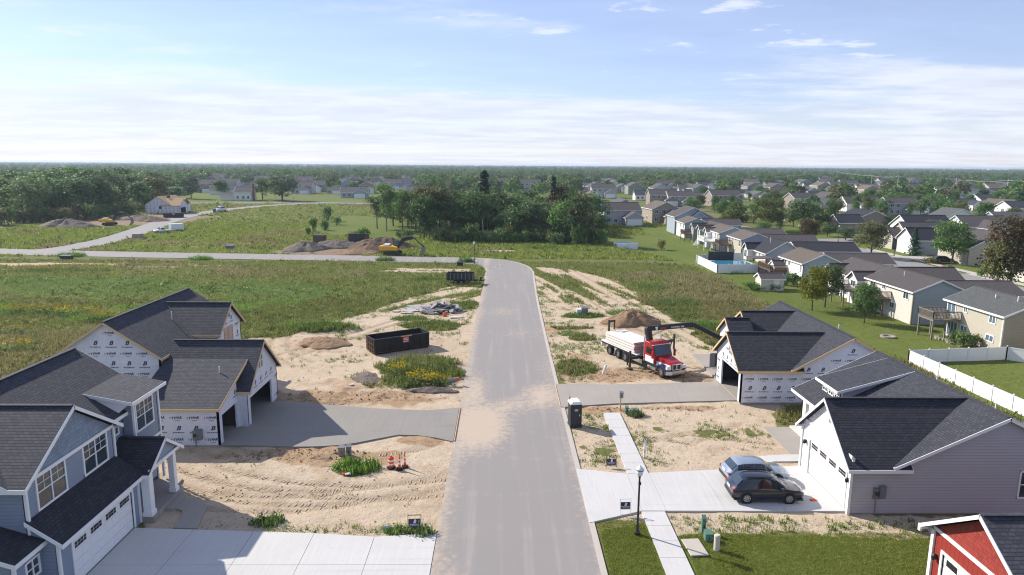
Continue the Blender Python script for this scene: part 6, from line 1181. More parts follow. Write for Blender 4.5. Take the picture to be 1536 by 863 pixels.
def weeds(name, x, y, z, h, k, mat, seed=0, leaf=.16):
    rng = np.random.default_rng(seed); n = len(x); N = n*k; c = np.stack([np.repeat(x, k), np.repeat(y, k), np.repeat(z, k)], 1); hh = np.repeat(h, k); o = rng.normal(size=(N, 3))*.42*hh[:, None]; o[:, 2] = np.abs(o[:, 2])*1.1+.05*hh; c += o
    nrm = rng.normal(size=(N, 3))*.7+np.array([0, 0, .7]); nrm /= np.linalg.norm(nrm, axis=1, keepdims=True); co, f, t = leaf_quads(c, nrm, leaf*rng.uniform(.6, 1.5, N)*np.clip(hh/.5, .7, 2.2), np.clip(np.repeat(rng.random(n), k)*.7+rng.random(N)*.35, 0, 1), rng)
    return link(name, raw_mesh(name, co, f, t, mat), kind='stuff')
ROADPTS = np.array(mp)
def off_paving(x, y):
    d = np.full(len(x), 1e9)
    for i in range(0, len(ROADPTS)-1): 
        ax, ay = ROADPTS[i]; bx, by = ROADPTS[i+1]; ex, ey = bx-ax, by-ay; t = np.clip(((x-ax)*ex+(y-ay)*ey)/(ex*ex+ey*ey+1e-9), 0, 1); d = np.minimum(d, np.hypot(x-ax-t*ex, y-ay-t*ey))
    ok = d > 4.75; B = seg_d(x, y, smooth_path(BR, 4)); ok &= B > 4.1
    for x0, x1, y0, y1 in ((-20.5, -3, 20, 34.7), (-20.3, -3, 46.1, 55.9), (4.5, 20.5, 36.6, 43.1), (4.5, 20.5, 54.6, 61.3), (8.2, 9.85, 20, 53.3), (-32, -19.3, 26.5, 42), (-35, -19.2, 46.2, 66), (20.2, 36, 36.4, 51), (20.2, 35, 55, 71.2), (20.2, 35, 22, 30.2), (-19.5, -16.6, 34, 38.8), (15.5, 22.5, 42.5, 45.1)): ok &= ~((x > x0) & (x < x1) & (y > y0) & (y < y1))
    return ok
def scatter(x0, x1, y0, y1, n, seed):
    rng = np.random.default_rng(seed); x = rng.uniform(x0, x1, n); y = rng.uniform(y0, y1, n); m = off_paving(x, y) & (np.abs(x) < y*.86+6); x, y = x[m], y[m]; return x, y, zones(x, y), rng
def cover():
    # meadow, thinning with distance
    for k, (x0, x1, y0, y1, n, h0, w) in enumerate(((-75, 45, 50, 100, 52000, .42, .10), (-135, 50, 100, 141, 44000, .45, .13), (-150, 55, 146, 235, 34000, .55, .24), (-160, 60, 235, 345, 12000, .6, .4))):
        x, y, zz, rng = scatter(x0, x1, y0, y1, n, 500+k); sand, lawn, dry, soil, org, lush, rut, n1, n2 = zz; z = height(x, y, zz)
        p = (1-np.clip(sand*1.5, 0, 1))*(1-lawn)*(1-soil); keep = rng.random(len(x)) < p; tall = h0*(.55+.9*n1)*(1-.35*lush)
        for nm, sel, mat in (('meadow_grass', keep & (dry < .45) & (lush < .45), 'grass_meadow'), ('dry_meadow_grass', keep & (dry >= .45), 'grass_dry'), ('lush_meadow_grass', keep & (dry < .45) & (lush >= .45), 'grass_lush')):
            if sel.sum() > 50: blades(nm, x[sel], y[sel], z[sel], tall[sel], 5, .28+.1*k, w, mat, 520+k)
        w_ = keep & (rng.random(len(x)) < .10) & (n2 > .5)
        weeds('meadow_weeds', x[w_], y[w_], z[w_], (.35+.3*n1[w_])*(1+.15*k), 7, 'leaf_olive', 540+k, .2+.05*k)
    # weeds and grass straggling over the bare sand
    x, y, zz, rng = scatter(-30, 26, 33.5, 112, 60000, 600); sand, lawn, dry, soil, org, lush, rut, n1, n2 = zz; z = height(x, y, zz); n3 = fbm(x, y, .35, 3, 91)
    edge = np.exp(-((y-34.9)/.5)**2)*(x < -4)*(x > -15)+np.exp(-((x-7.3)/1.2)**2)*((y > 43) & (y < 53))*.9+np.exp(-((x-10.5)/.6)**2)*((y > 43) & (y < 54))*.8+np.exp(-((y-35.7)/.9)**2)*(x > 9.8)*(x < 24)*.9+np.exp(-((y-49.6)/1.3)**2-((x-16)/3.6)**2)*.8+np.exp(-((x-6.2)/.9)**2)*((y > 62) & (y < 120))*.35
    pr = sand*(.40*(n3 > .63)*(y > 60)+.9*edge*(n3 > .42)+.014)*(org < .5); keep = (rng.random(len(x)) < pr); blades('sparse_grass', x[keep], y[keep], z[keep], .16+.2*n1[keep], 6, .22, .06, 'grass_meadow', 601)
    kw = (rng.random(len(x)) < pr*.35); weeds('sparse_weeds', x[kw], y[kw], z[kw], .14+.22*n2[kw], 9, 'leaf_lush', 602, .12)
    # near lawn
    x, y, zz, rng = scatter(5, 24, 27, 36.2, 52000, 610); sand, lawn, dry, soil, org, lush, rut, n1, n2 = zz; keep = rng.random(len(x)) < np.where(lawn > .5, 1, .28*(1-sand*.85)); blades('lawn_grass', x[keep], y[keep], height(x, y, zz)[keep], .085+.06*n2[keep], 4, .12, .035, 'grass_lawn', 611)
    x, y, zz, rng = scatter(36, 62, 45, 130, 46000, 615); lawn = zz[1]; keep = lawn > .5; blades('yard_grass', x[keep], y[keep], height(x, y, zz)[keep], .07+.05*zz[8][keep], 4, .16, .05, 'grass_lawn', 616)
    # the weedy mound by the dumpster, with goldenrod in flower
    rng = np.random.default_rng(620); n = 620; a = rng.random(n)*6.283; r_ = np.sqrt(rng.random(n)); x = -7.6+4.0*r_*np.cos(a); y = 64.2+5.0*r_*np.sin(a); zz = zones(x, y); kp = (fbm(x, y, .7, 3, 66) > .36+.12*r_); x, y = x[kp], y[kp]; zz = tuple(q[kp] for q in zz); n = len(x); z = height(x, y, zz); weeds('weed_mound', x, y, z, .22+.38*rng.random(n), 12, 'leaf_lush', 621, .15); blades('mound_grass', x, y, z, .45+.35*rng.random(n), 7, .3, .06, 'grass_meadow', 622)
    def gold(cx, cy_, rx, ry, n, h, s_):
        a = rng.random(n)*6.283; r_ = np.sqrt(rng.random(n)); x = cx+rx*r_*np.cos(a); y = cy_+ry*r_*np.sin(a); z = height(x, y, zones(x, y)); weeds('goldenrod_leaves', x, y, z, np.full(n, h*.7), 8, 'leaf_green', s_, .14); o = weeds('goldenrod', x, y, z+h*.75, np.full(n, h*.45), 10, 'goldenrod', s_+1, .13); return o
    gold(-7.4, 60.2, 1.7, .8, 40, 1.0, 630); gold(-9.8, 62.2, .9, .6, 22, 1.0, 632); gold(-5.6, 60.6, .9, .5, 16, .9, 634)
    for i, (px, py, rx, ry, n) in enumerate(((85, 406, 10, 2.0, 120), (60, 408, 6, 2, 50), (70, 468, 6, 1.2, 60), (115, 472, 4, 1.5, 40), (150, 480, 2.5, 1.5, 34), (10, 470, 5, 1.2, 40), (20, 500, 4, 1.2, 30), (165, 478, 2, 1.5, 26), (5, 524, 3, 1, 26), (480, 340, 6, 3, 30))): p = gp(px, py); gold(p.x, p.y, rx, ry, n, 1.0, 640+2*i)
    # green clumps standing on the sand
    def clump(cx, cy_, rx, ry, n, h, mat, s_, nm='weed_clump'):
        rg = np.random.default_rng(s_); a = rg.random(n)*6.283; r_ = np.sqrt(rg.random(n)); x = cx+rx*r_*np.cos(a); y = cy_+ry*r_*np.sin(a); z = height(x, y, zones(x, y)); weeds(nm, x, y, z, h*(.6+.5*rg.random(n))*(1.15-r_*.6), 11, mat, s_, .15); blades(nm+'_grass', x, y, z, h*(.8+.5*rg.random(n)), 5, .2, .06, 'grass_lush', s_+1)
    clump(-9.6, 42.9, 1.5, .95, 110, .65, 'leaf_lush', 700); clump(-13.2, 35.9, .9, .6, 40, .5, 'leaf_lush', 702); clump(-5.6, 34.9, .8, .4, 26, .45, 'leaf_lush', 704); clump(-4.3, 34.7, .6, .5, 30, .55, 'leaf_lush', 706); clump(-22.5, 82, 5.0, 2.0, 300, .7, 'leaf_olive', 708); clump(11, 90, 2.6, 1.5, 110, .5, 'leaf_lush', 710); clump(16, 85, 2.0, 1.2, 70, .5, 'leaf_green', 712)
    clump(-9.5, 84.5, 3.8, 2.2, 160, .45, 'leaf_olive', 714); clump(7.6, 66, 2.0, 2.8, 110, .35, 'leaf_olive', 716); clump(8.6, 80, 1.8, 1.4, 60, .4, 'leaf_green', 718); clump(-12.4, 87.6, 2.2, 1.0, 70, .4, 'leaf_green', 720); clump(-5.3, 96, 2.2, 3.5, 120, .35, 'leaf_olive', 722); clump(10.9, 52.9, .7, .6, 40, .5, 'leaf_green', 724)
    for i, (px, py, rx, h) in enumerate(((108, 384, 3, .9), (578, 391, 2, 1.0), (700, 393, 1.6, 1.2), (300, 389, 2.5, .9), (640, 420, 3, .6), (1100, 405, 3, .8), (820, 372, 5, .7), (940, 470, 3, .7), (1010, 455, 4, .7), (1060, 490, 3, .8), (980, 430, 4, .6))): p = gp(px, py); clump(p.x, p.y, rx, rx*.6, int(40*rx), h, 'leaf_green' if i % 2 else 'leaf_lush', 740+2*i)
    # tyre tread pressed into the sand
    m = MB(); rg = random.Random(12)
    for t in TRACKS[:9]+TRACKS[-5:]:
        for (ax, ay), (bx, by) in zip(t[:-1], t[1:]):
            L = math.hypot(bx-ax, by-ay); ux, uy = (bx-ax)/L, (by-ay)/L
            for i in range(int(L/.2)):
                if rg.random() < .5: continue
                q = (i+.5)*.2; x, y = ax+ux*q, ay+uy*q; m.obox((x+rg.uniform(-.03, .03), y, 0), (-uy*.2+ux*.06, ux*.2+uy*.06, 0), (ux*.045, uy*.045, 0), (0, 0, rg.uniform(.008, .022)))
    if m.v:
        co = np.array(m.v); zz = zones(co[:, 0], co[:, 1]); co[:, 2] += height(co[:, 0], co[:, 1], zz)-.005; m.v = [tuple(v) for v in co]; m.build('tyre_tread_marks', 'sand_tread', kind='stuff')
    # small stones and crumbs over the bare ground
    rng = np.random.default_rng(810); n = 9000; x = rng.uniform(-26, 23, n); y = 34+(100-34)*rng.random(n)**1.4; zz = zones(x, y); mk = (zz[0] > .5) & off_paving(x, y) & (fbm(x, y, .3, 3, 97)+.25*rng.random(n) > .58); x, y = x[mk], y[mk]; z = height(x, y, tuple(q[mk] for q in zz)); s_ = .02+.06*rng.random(len(x))**4
    oc = np.array([(1, 0, 0), (0, 1, 0), (-1, 0, 0), (0, -1, 0), (0, 0, 1)], float); co = np.stack([x, y, z], 1)[:, None]+(oc[None]+rng.uniform(-.35, .35, (len(x), 5, 3)))*s_[:, None, None]; f = np.array([(0, 1, 4), (1, 2, 4), (2, 3, 4), (3, 0, 4)]); F = (f[None]+5*np.arange(len(x))[:, None, None]).reshape(-1, 3); link('loose_stones', raw_mesh('loose_stones', co.reshape(-1, 3), F, np.zeros(len(x)*5), 'sand_pile'), kind='stuff')
    # clods of turned subsoil beside the drives
    n = 2600; rng = np.random.default_rng(800); sel = rng.integers(0, 6, n); boxes = np.array([(-19, -4, 55.2, 58.5), (-19, -9, 43.9, 46.1), (-9, -4, 46.6, 48.4), (6, 20, 61.2, 65), (8, 20, 53.6, 55.0), (5.6, 10, 62, 71)]); bx = boxes[sel]; x = rng.uniform(bx[:, 0], bx[:, 1]); y = rng.uniform(bx[:, 2], bx[:, 3]); zz = zones(x, y); m = (zz[4] > .25) & (rng.random(n) < .9) & off_paving(x, y); x, y = x[m], y[m]; z = height(x, y, tuple(q[m] for q in zz)); s_ = .03+.085*rng.random(len(x))**3
    oc = np.array([(1, 0, 0), (0, 1, 0), (-1, 0, 0), (0, -1, 0), (0, 0, 1)], float); co = np.stack([x, y, z], 1)[:, None]+(oc[None]+rng.uniform(-.35, .35, (len(x), 5, 3)))*s_[:, None, None]*rng.uniform(.6, 1.4, (len(x), 5, 1)); f = np.array([(0, 1, 4), (1, 2, 4), (2, 3, 4), (3, 0, 4)]); F = (f[None]+5*np.arange(len(x))[:, None, None]).reshape(-1, 3); link('soil_clods', raw_mesh('soil_clods', co.reshape(-1, 3), F, np.zeros(len(x)*5), 'sand_pile'), kind='stuff')
cover()
# ------------------------------------------------------------------ vehicles
def soft(o, ang=32):
    me = o.data; me.polygons.foreach_set('use_smooth', [True]*len(me.polygons)); me.set_sharp_from_angle(angle=R(ang)); return o
def wheel(par, x, y, r_, w, side, name='wheel', rim='alloy', spokes=8, dual=False):
    """axis along local y; side -1 / +1 is the outer face"""
    m = MB(); seg = 20; i0 = 0; prof = [(r_*.62, -w/2), (r_*.9, -w/2), (r_, -w*.36), (r_, w*.36), (r_*.9, w/2), (r_*.62, w/2)]
    for q in range(seg):
        t = 2*math.pi*q/seg
        for rr, yy in prof: m.v.append((x+rr*math.cos(t), y+yy, r_+rr*math.sin(t)))
    n = len(prof)
    for q in range(seg):
        for j in range(n-1): a = q*n+j; b = ((q+1) % seg)*n+j; m.f.append((a, b, b+1, a+1)); m.m.append(0)
    o = soft(m.build(name, 'rubber', par)); yo = y+side*w*.36; d = MB()
    for q in range(seg):
        t0, t1 = 2*math.pi*q/seg, 2*math.pi*(q+1)/seg; P = lambda rr, t, yy: (x+rr*math.cos(t), yy, r_+rr*math.sin(t)); d.quad(P(r_*.64, t0, yo+side*.02), P(r_*.64, t1, yo+side*.02), P(r_*.54, t1, yo+side*.015), P(r_*.54, t0, yo+side*.015)); d.quad((x, yo-side*.05, r_), P(r_*.56, t0, yo-side*.05), P(r_*.56, t1, yo-side*.05))
    for k in range(spokes):
        t = 2*math.pi*k/spokes; c = Vector((math.cos(t), 0, math.sin(t))); s_ = Vector((-math.sin(t), 0, math.cos(t))); b = Vector((x, yo, r_)); d.quad(b+c*r_*.08-s_*.035, b+c*r_*.56-s_*.03, b+c*r_*.56+s_*.03, b+c*r_*.08+s_*.035)
    d.build('rim', rim, o); return o
def loft(st, yw=1.0):
    """stations (x, z low, z belt, z top, half width, half width top) -> closed body shell and its rings"""
    rings = []
    for x, zb, zl, zt, w, wt in st: rings.append([(0, zb), (w*.88, zb), (w, zb+.16), (w, zl-.14), (w*.97, zl), (wt, zt-.05), (wt*.82, zt), (0, zt+.02)])
    m = MB(); n = 8; full = []
    for (x, *_), r_ in zip(st, rings):
        pts = [(x, -y, z) for y, z in r_]+[(x, y, z) for y, z in r_[::-1]][1:-1]; full.append(pts); m.v += pts
    k = len(full[0])
    for i in range(len(full)-1):
        for j in range(k): a = i*k+j; b = i*k+(j+1) % k; m.f.append((a, b, b+k, a+k)); m.m.append(0)
    m.f.append(tuple(range(k))); m.f.append(tuple((len(full)-1)*k+j for j in range(k))[::-1]); m.m += [0, 0]
    return m, full
def car(label, loc, rz, paint, L=4.82, W=1.84, H=1.67, wagon=True, group=None, name='car', z=0.03, rails=True):
    o = thing(name, label, 'car', (*loc, z), rz, group); w = W/2; k = L/4.82; g = H/1.67
    st = [(0.0, .50, .80, .86, w*.84, w*.70), (.07, .34, .96*g, 1.03*g, w*.94, w*.80), (.32, .26, 1.03*g, 1.16*g, w*.98, w*.82), (.74, .23, 1.04*g, 1.58*g, w, w*.74), (1.15, .23, 1.04*g, 1.655*g, w, w*.73), (2.0, .23, 1.03*g, 1.67*g, w, w*.73), (2.55, .23, 1.02*g, 1.64*g, w, w*.73), (2.85, .23, 1.01*g, 1.56*g, w, w*.74), (3.52, .23, 1.0*g, 1.10*g, w, w*.80), (3.7, .23, .98*g, 1.05*g, w, w*.80), (4.45, .25, .88*g, .96*g, w*.95, w*.74), (4.72, .30, .74*g, .82*g, w*.84, w*.62), (4.82, .42, .60, .68, w*.70, w*.5)]
    if not wagon: st[3] = (.74, .23, 1.04*g, 1.42*g, w, w*.74)
    st = [(x*k, *r_) for x, *r_ in st]; m, full = loft(st); body = soft(m.build('body', paint, o), 40)
    def pane(a, b, i0, i1, sh=.10, push=.012, nm='window', par=o):
        p = [Vector(full[a][i0]), Vector(full[b][i0]), Vector(full[b][i1]), Vector(full[a][i1])]; c = sum(p, Vector())/4; n = (p[1]-p[0]).cross(p[3]-p[0]).normalized()
        if n.dot(c-Vector((c.x, 0, .8))) < 0: n = -n
        q = [v.lerp(c, sh)+n*push for v in p]; MB().quad(*q).build(nm, 'glass_black', par)
    for s_ in (0, 1):
        for a, b in ((3, 4), (4, 5), (5, 6), (6, 7)): pane(a, b, *((4, 5) if s_ == 0 else (10, 9)), sh=.05)
        pane(7, 8, *((4, 5) if s_ == 0 else (10, 9)), sh=.12)
    def sheet(a, b, nm):
        q = [Vector(full[a][5]), Vector(full[a][9]), Vector(full[b][9]), Vector(full[b][5])]; c = sum(q, Vector())/4; n = (q[1]-q[0]).cross(q[3]-q[0]).normalized(); n = n if n.z > 0 else -n; MB().quad(*[v.lerp(c, .07)+n*.06 for v in q]).build(nm, 'glass_dark', o)
    sheet(7, 8, 'windshield'); sheet(2, 3, 'rear_window')
    MB().box(-.02, .2*k, -w*.9, w*.9, .32, .52).box(.1, 4.7*k, -w*.97, w*.97, .2, .30).build('bumper_trim', 'plastic_dark', o)
    for s_ in (-1, 1):
        MB().box(.0, .24, min(s_*w*.62, s_*w*.925), max(s_*w*.62, s_*w*.925), .84*g, .98*g).build('tail_light', 'lamp_red', o); MB().box(4.42*k, 4.69*k, min(s_*w*.52, s_*w*.835), max(s_*w*.52, s_*w*.835), .70*g, .80*g).build('headlight', 'lamp_clear', o); MB().box(3.1*k, 3.3*k, min(s_*w, s_*(w+.2)), max(s_*w, s_*(w+.2)), 1.0*g, 1.14*g).build('mirror', paint, o)
        if rails: MB().bar((.9*k, s_*w*.66, 1.71*g), (2.6*k, s_*w*.66, 1.70*g), .05, .06).build('roof_rail', 'metal_black', o)
        for x in (.93*k, 3.75*k):
            a = MB(); seg = 16
            for q in range(seg):
                t0, t1 = math.pi*2*q/seg, math.pi*2*(q+1)/seg; c = (x, s_*(w+.004), .36); a.quad(c, (x+.42*math.cos(t0), s_*(w+.004), .36+.42*math.sin(t0)), (x+.42*math.cos(t1), s_*(w+.004), .36+.42*math.sin(t1)))
            a.build('wheel_arch', 'plastic_dark', o); wheel(o, x, s_*(w-.055), .345, .22, s_)
    MB().box(-.03, -.005, -.22, .22, .74, .88).build('number_plate', 'plastic_white', o)
    MB().box(4.78*k, 4.83*k, -.4, .4, .5, .66).build('grille', 'plastic_dark', o); return o
dk = car('dark navy estate car on the white drive, nearer of the two', (13.95, 38.75), R(-1.0), 'car_navy', 4.36, 1.70, 1.52)
car('pale silver-blue crossover on the white drive, farther of the two', (14.35, 40.95), R(3.0), 'car_silver', 4.1, 1.68, 1.45, rails=False)
p = gp(1374, 408, ZG); car('bright blue car parked on the estate street', (78.4, 126.5), R(100), 'car_blue', 4.6, 1.8, 1.45, wagon=False, z=-.3, rails=False); car('dark car on the drive under the broad street maple', (93.5, 145.6), R(6), 'car_dark', 4.7, 1.85, 1.5, z=-.3, rails=False); car('silver car parked by the black garage roof', (80.6, 165.5), R(95), 'car_silver', 4.6, 1.8, 1.5, z=-.3, rails=False); car('white car on the drive behind the sage house', (72, 180), R(5), 'car_white', 4.6, 1.8, 1.5, z=-.3, rails=False)

def crane_truck():
    a = math.atan2(-8.4, 3.84); o = thing('crane_truck', 'red white and blue flatbed crane truck loaded with drywall', 'truck', (12.06, 72.76, -.05), a)
    MB().box(.2, 11.2, -.45, -.3, .75, 1.0).box(.2, 11.2, .3, .45, .75, 1.0).box(.2, 10.8, -.3, .3, .8, .9).build('chassis', 'metal_black', o)
    MB().box(0, 6.5, -1.25, 1.25, 1.12, 1.28).box(-.05, .1, -1.25, 1.25, .75, 1.3).build('flatbed', 'trim_white', o); MB().box(0, 6.5, -1.262, -1.25, 1.05, 1.2).box(0, 6.5, 1.25, 1.262, 1.05, 1.2).build('flatbed_rail', 'metal_black', o)
    for x in (1.5, 3.1, 4.35):
        for s_ in (-1, 1): wheel(o, x, s_*1.02, .52, .42, s_, rim='metal_grey')
    for s_ in (-1, 1): wheel(o, 10.35, s_*1.05, .54, .32, s_, rim='chrome')
    MB().box(5.0, 7.2, -1.1, -.5, .5, .95).build('fuel_tank', 'chrome', o); MB().box(8.3, 9.6, -1.22, -.8, .45, .75).build('step_box', 'chrome', o); MB().box(8.3, 9.6, .8, 1.22, .45, .75).build('step_box', 'chrome', o)
    # cab
    cab = MB(); P = [(7.55, 1.0), (9.15, 1.0), (9.2, 1.75), (8.75, 2.75), (8.3, 2.98), (7.55, 2.98)]; cab.prism([(x, -1.08, z) for x, z in P], (0, 2.16, 0)); bevel(cab.build('cab', 'paint_red', o), .07, 3)
    MB().prism([(9.21, -.98, 1.8), (9.21, .98, 1.8), (8.79, .92, 2.68), (8.79, -.92, 2.68)], (.03, 0, .012)).build('windshield', 'glass_dark', o); MB().box(7.7, 9.05, -1.1, 1.1, 1.0, 1.62).build('cab_stripe', 'paint_white', o)
    for s_ in (-1, 1): MB().box(7.85, 8.75, min(s_*1.085, s_*1.10), max(s_*1.085, s_*1.10), 1.85, 2.5).build('side_window', 'glass_black', o); MB().box(9.1, 9.3, min(s_*1.25, s_*1.4), max(s_*1.25, s_*1.4), 1.6, 2.3).build('mirror', 'paint_red', o)
    MB().prism([(8.72, -1.05, 2.72), (8.72, 1.05, 2.72), (8.9, 1.05, 2.78), (8.9, -1.05, 2.78)], (0, 0, .06)).build('sun_visor', 'trim_white', o)
    for i in range(5): MB().lathe((8.25, -.7+.35*i, 2.98), [(.05, 0), (.05, .08), (.02, .1)], 8).build('roof_marker_lamp', 'paint_yellow', o)
    # hood, fenders, nose
    hd = MB(); ring = [(9.2, .78, 1.75), (10.0, .74, 1.68), (10.9, .66, 1.52), (11.2, .6, 1.4)]
    for (x0, w0, z0), (x1, w1, z1) in zip(ring[:-1], ring[1:]):
        hd.quad((x0, -w0, z0), (x1, -w1, z1), (x1, w1, z1), (x0, w0, z0)); 
        for s_ in (-1, 1): hd.quad((x0, s_*w0, z0), (x1, s_*w1, z1), (x1, s_*w1, z1-.35), (x0, s_*w0, z0-.4))
    hd.quad((11.2, -.6, 1.4), (11.2, .6, 1.4), (11.2, .6, 1.0), (11.2, -.6, 1.0)); hd.build('hood', 'paint_red', o)
    MB().box(9.15, 11.15, -.8, .8, .85, 1.30).build('engine_bay', 'paint_white', o)
    for s_ in (-1, 1):
        f = MB(); n = 10
        for q in range(n):
            t0, t1 = math.pi*q/n, math.pi*(q+1)/n; c = lambda t, rr: (10.35+rr*math.cos(t), .5+rr*math.sin(t)); 
            (xa, za), (xb, zb) = c(t0, .78), c(t1, .78); ya, yb = s_*.62, s_*1.24; f.quad((xa, ya, za), (xb, ya, zb), (xb, yb, zb), (xa, yb, za)); (xc, zc), (xd, zd) = c(t0, .62), c(t1, .62); f.quad((xa, yb, za), (xb, yb, zb), (xd, yb, zd), (xc, yb, zc))
        f.build('fender', 'paint_blue', o); MB().box(11.0, 11.25, min(s_*.66, s_*1.12), max(s_*.66, s_*1.12), .95, 1.25).build('headlight', 'lamp_clear', o)
    g = MB().box(11.2, 11.27, -.52, .52, .85, 1.42).build('grille', 'chrome', o)
    MB().box(11.271, 11.285, -.44, -.06, .92, 1.36).build('grille_mesh', 'metal_black', g); MB().box(11.271, 11.285, .06, .44, .92, 1.36).build('grille_mesh', 'metal_black', g)
    MB().prism([(11.15, -1.2, .45), (11.45, -.7, .45), (11.45, .7, .45), (11.15, 1.2, .45), (11.0, 1.2, .45), (11.0, -1.2, .45)], (0, 0, .35)).build('bumper', 'chrome', o)
    for s_ in (-1, 1): MB().tube([(7.4, s_*1.0, .9), (7.4, s_*1.0, 3.3)], .075, 10).build('exhaust_stack', 'chrome', o)
    # crane
    MB().box(6.6, 7.35, -.9, .9, 1.0, 1.7).box(6.75, 7.2, -.25, .25, 1.7, 2.5).build('crane_base', 'metal_black', o); inv = Matrix.Rotation(-a, 4, 'Z') @ Matrix.Translation((-12.06, -72.76, .05)); T = lambda v: inv @ Vector(v)
    A, B, C, D = T((14.95, 66.45, 2.4)), T((14.7, 66.5, 4.0)), T((18.9, 65.3, 4.62)), T((21.9, 64.5, 3.2))
    MB().bar(A, B, .5, .5).build('crane_column', 'metal_black', o); b = MB(); b.bar(B-Vector((0, 0, .1)), C, .34, .5); b.bar(B, B+Vector((.1, 0, -.7)), .5, .6); bo = bevel(b.build('inner_boom', 'metal_black', o), .06); b = MB(); b.bar(C, D, .30, .40); [b.bar(C.lerp(D, i/8)+Vector((0, 0, .22)), C.lerp(D, i/8+.06)+Vector((0, 0, .22)), .34, .05) for i in range(8)]; bevel(b.build('outer_boom', 'metal_black', o), .04); MB().bar(A.lerp(B, .5)+(C-B)*.08, B.lerp(C, .45)-Vector((0, 0, .2)), .14, .14).build('lift_cylinder', 'chrome', o)
    d = (C-B).normalized(); up = Vector((0, 0, 1)); n = d.cross(up).normalized(); up = n.cross(d)
    if (inv.to_3x3() @ Vector((0, -1, 0))).dot(n) < 0: n = -n; 
    tdir = d if d.cross(up).dot(n) > 0 else d
    for txt, u, mat, sz in (('HIAB', .34, 'print_red', .26), ('X-HIPRO 558', .66, 'plastic_white', .22)):
        m = MB(); stamp(m, text_mesh(txt, sz, 0, .006), B.lerp(C, u)+n*.19-Vector((0, 0, .1)), tdir, up, n); m.build('boom_lettering', mat, bo, kind='stuff')
    e = B.lerp(C, .2)+n*.19-Vector((0, 0, .1)); MB().quad(e-tdir*.14+up*.16, e+tdir*.14+up*.16, e+tdir*.1-up*.1, e-up*.2, e-tdir*.1-up*.1).build('boom_emblem', 'plastic_white', bo)
    # outriggers and the rear fork rack
    for s_ in (-1, 1):
        q = o_ = MB(); y0, y1 = s_*.9, s_*2.35; q.bar((6.95, y0, 1.15), (6.95, y1, 1.15), .22, .26); q.bar((6.95, y1, 1.9), (6.95, y1, .25), .16, .16); q.box(6.7, 7.2, y1-.25, y1+.25, .06, .14); q.build('outrigger', 'metal_black', o)
    q = MB(); y1 = -1.9; q.bar((5.9, -1.0, 1.0), (5.9, y1, 1.0), .16, .2); q.bar((5.9, y1, 1.3), (5.9, y1, .1), .12, .12); q.build('outrigger', 'metal_black', o)
    q = MB(); q.bar((7.0, .9, 2.2), (7.0, 3.0, 2.5), .22, .24); q.bar((7.0, 3.0, 3.1), (7.0, 3.0, 1.5), .14, .14); q.bar((7.0, 2.7, 2.4), (7.0, 2.5, 1.7), .1, .1); q.build('folded_outrigger', 'metal_black', o)
    r_ = MB(); r_.bar((.35, -.55, 1.28), (.35, -.55, 3.5), .16, .16); r_.bar((.35, .15, 2.4), (.35, .15, 3.4), .12, .12); r_.bar((.35, -.6, 3.35), (.35, .2, 3.35), .2, .2); r_.bar((.35, -.55, 1.35), (1.1, -.55, 1.35), .14, .1); r_.build('fork_rack', 'metal_black', o)
    return a
TA = crane_truck()
def drywall():
    loc = Vector((12.06, 72.76, -.05)); rot = Matrix.Rotation(TA, 4, 'Z'); n = 0
    for zz in range(4):
        for s_ in (-1, 1):
            o = MB().box(.75, 6.05-.12*(zz % 2), min(s_*.03, s_*1.22), max(s_*.03, s_*1.22), 1.285+zz*.27+.05, 1.285+zz*.27+.26).build('drywall_bundle', 'drywall'); MB().box(6.051-.12*(zz % 2), 6.06-.12*(zz % 2), min(s_*.03, s_*1.22), max(s_*.03, s_*1.22), 1.285+zz*.27+.07, 1.285+zz*.27+.24).build('end_tape', 'drywall_edge', o)
            [MB().box(x, x+.1, min(s_*.1, s_*1.2), max(s_*.1, s_*1.2), 1.285+zz*.27+.002, 1.285+zz*.27+.048).build('spacer', 'lumber_raw', o) for x in (1.2, 2.6, 4.0, 5.4)]
            o.location = loc; o.rotation_euler = (0, 0, TA); tag(o, f"{['bottom', 'second', 'third', 'topmost'][zz]} drywall bundle on the truck bed, {'near' if s_ < 0 else 'far'} row", 'drywall', 'drywall bundles on the crane truck')
drywall()

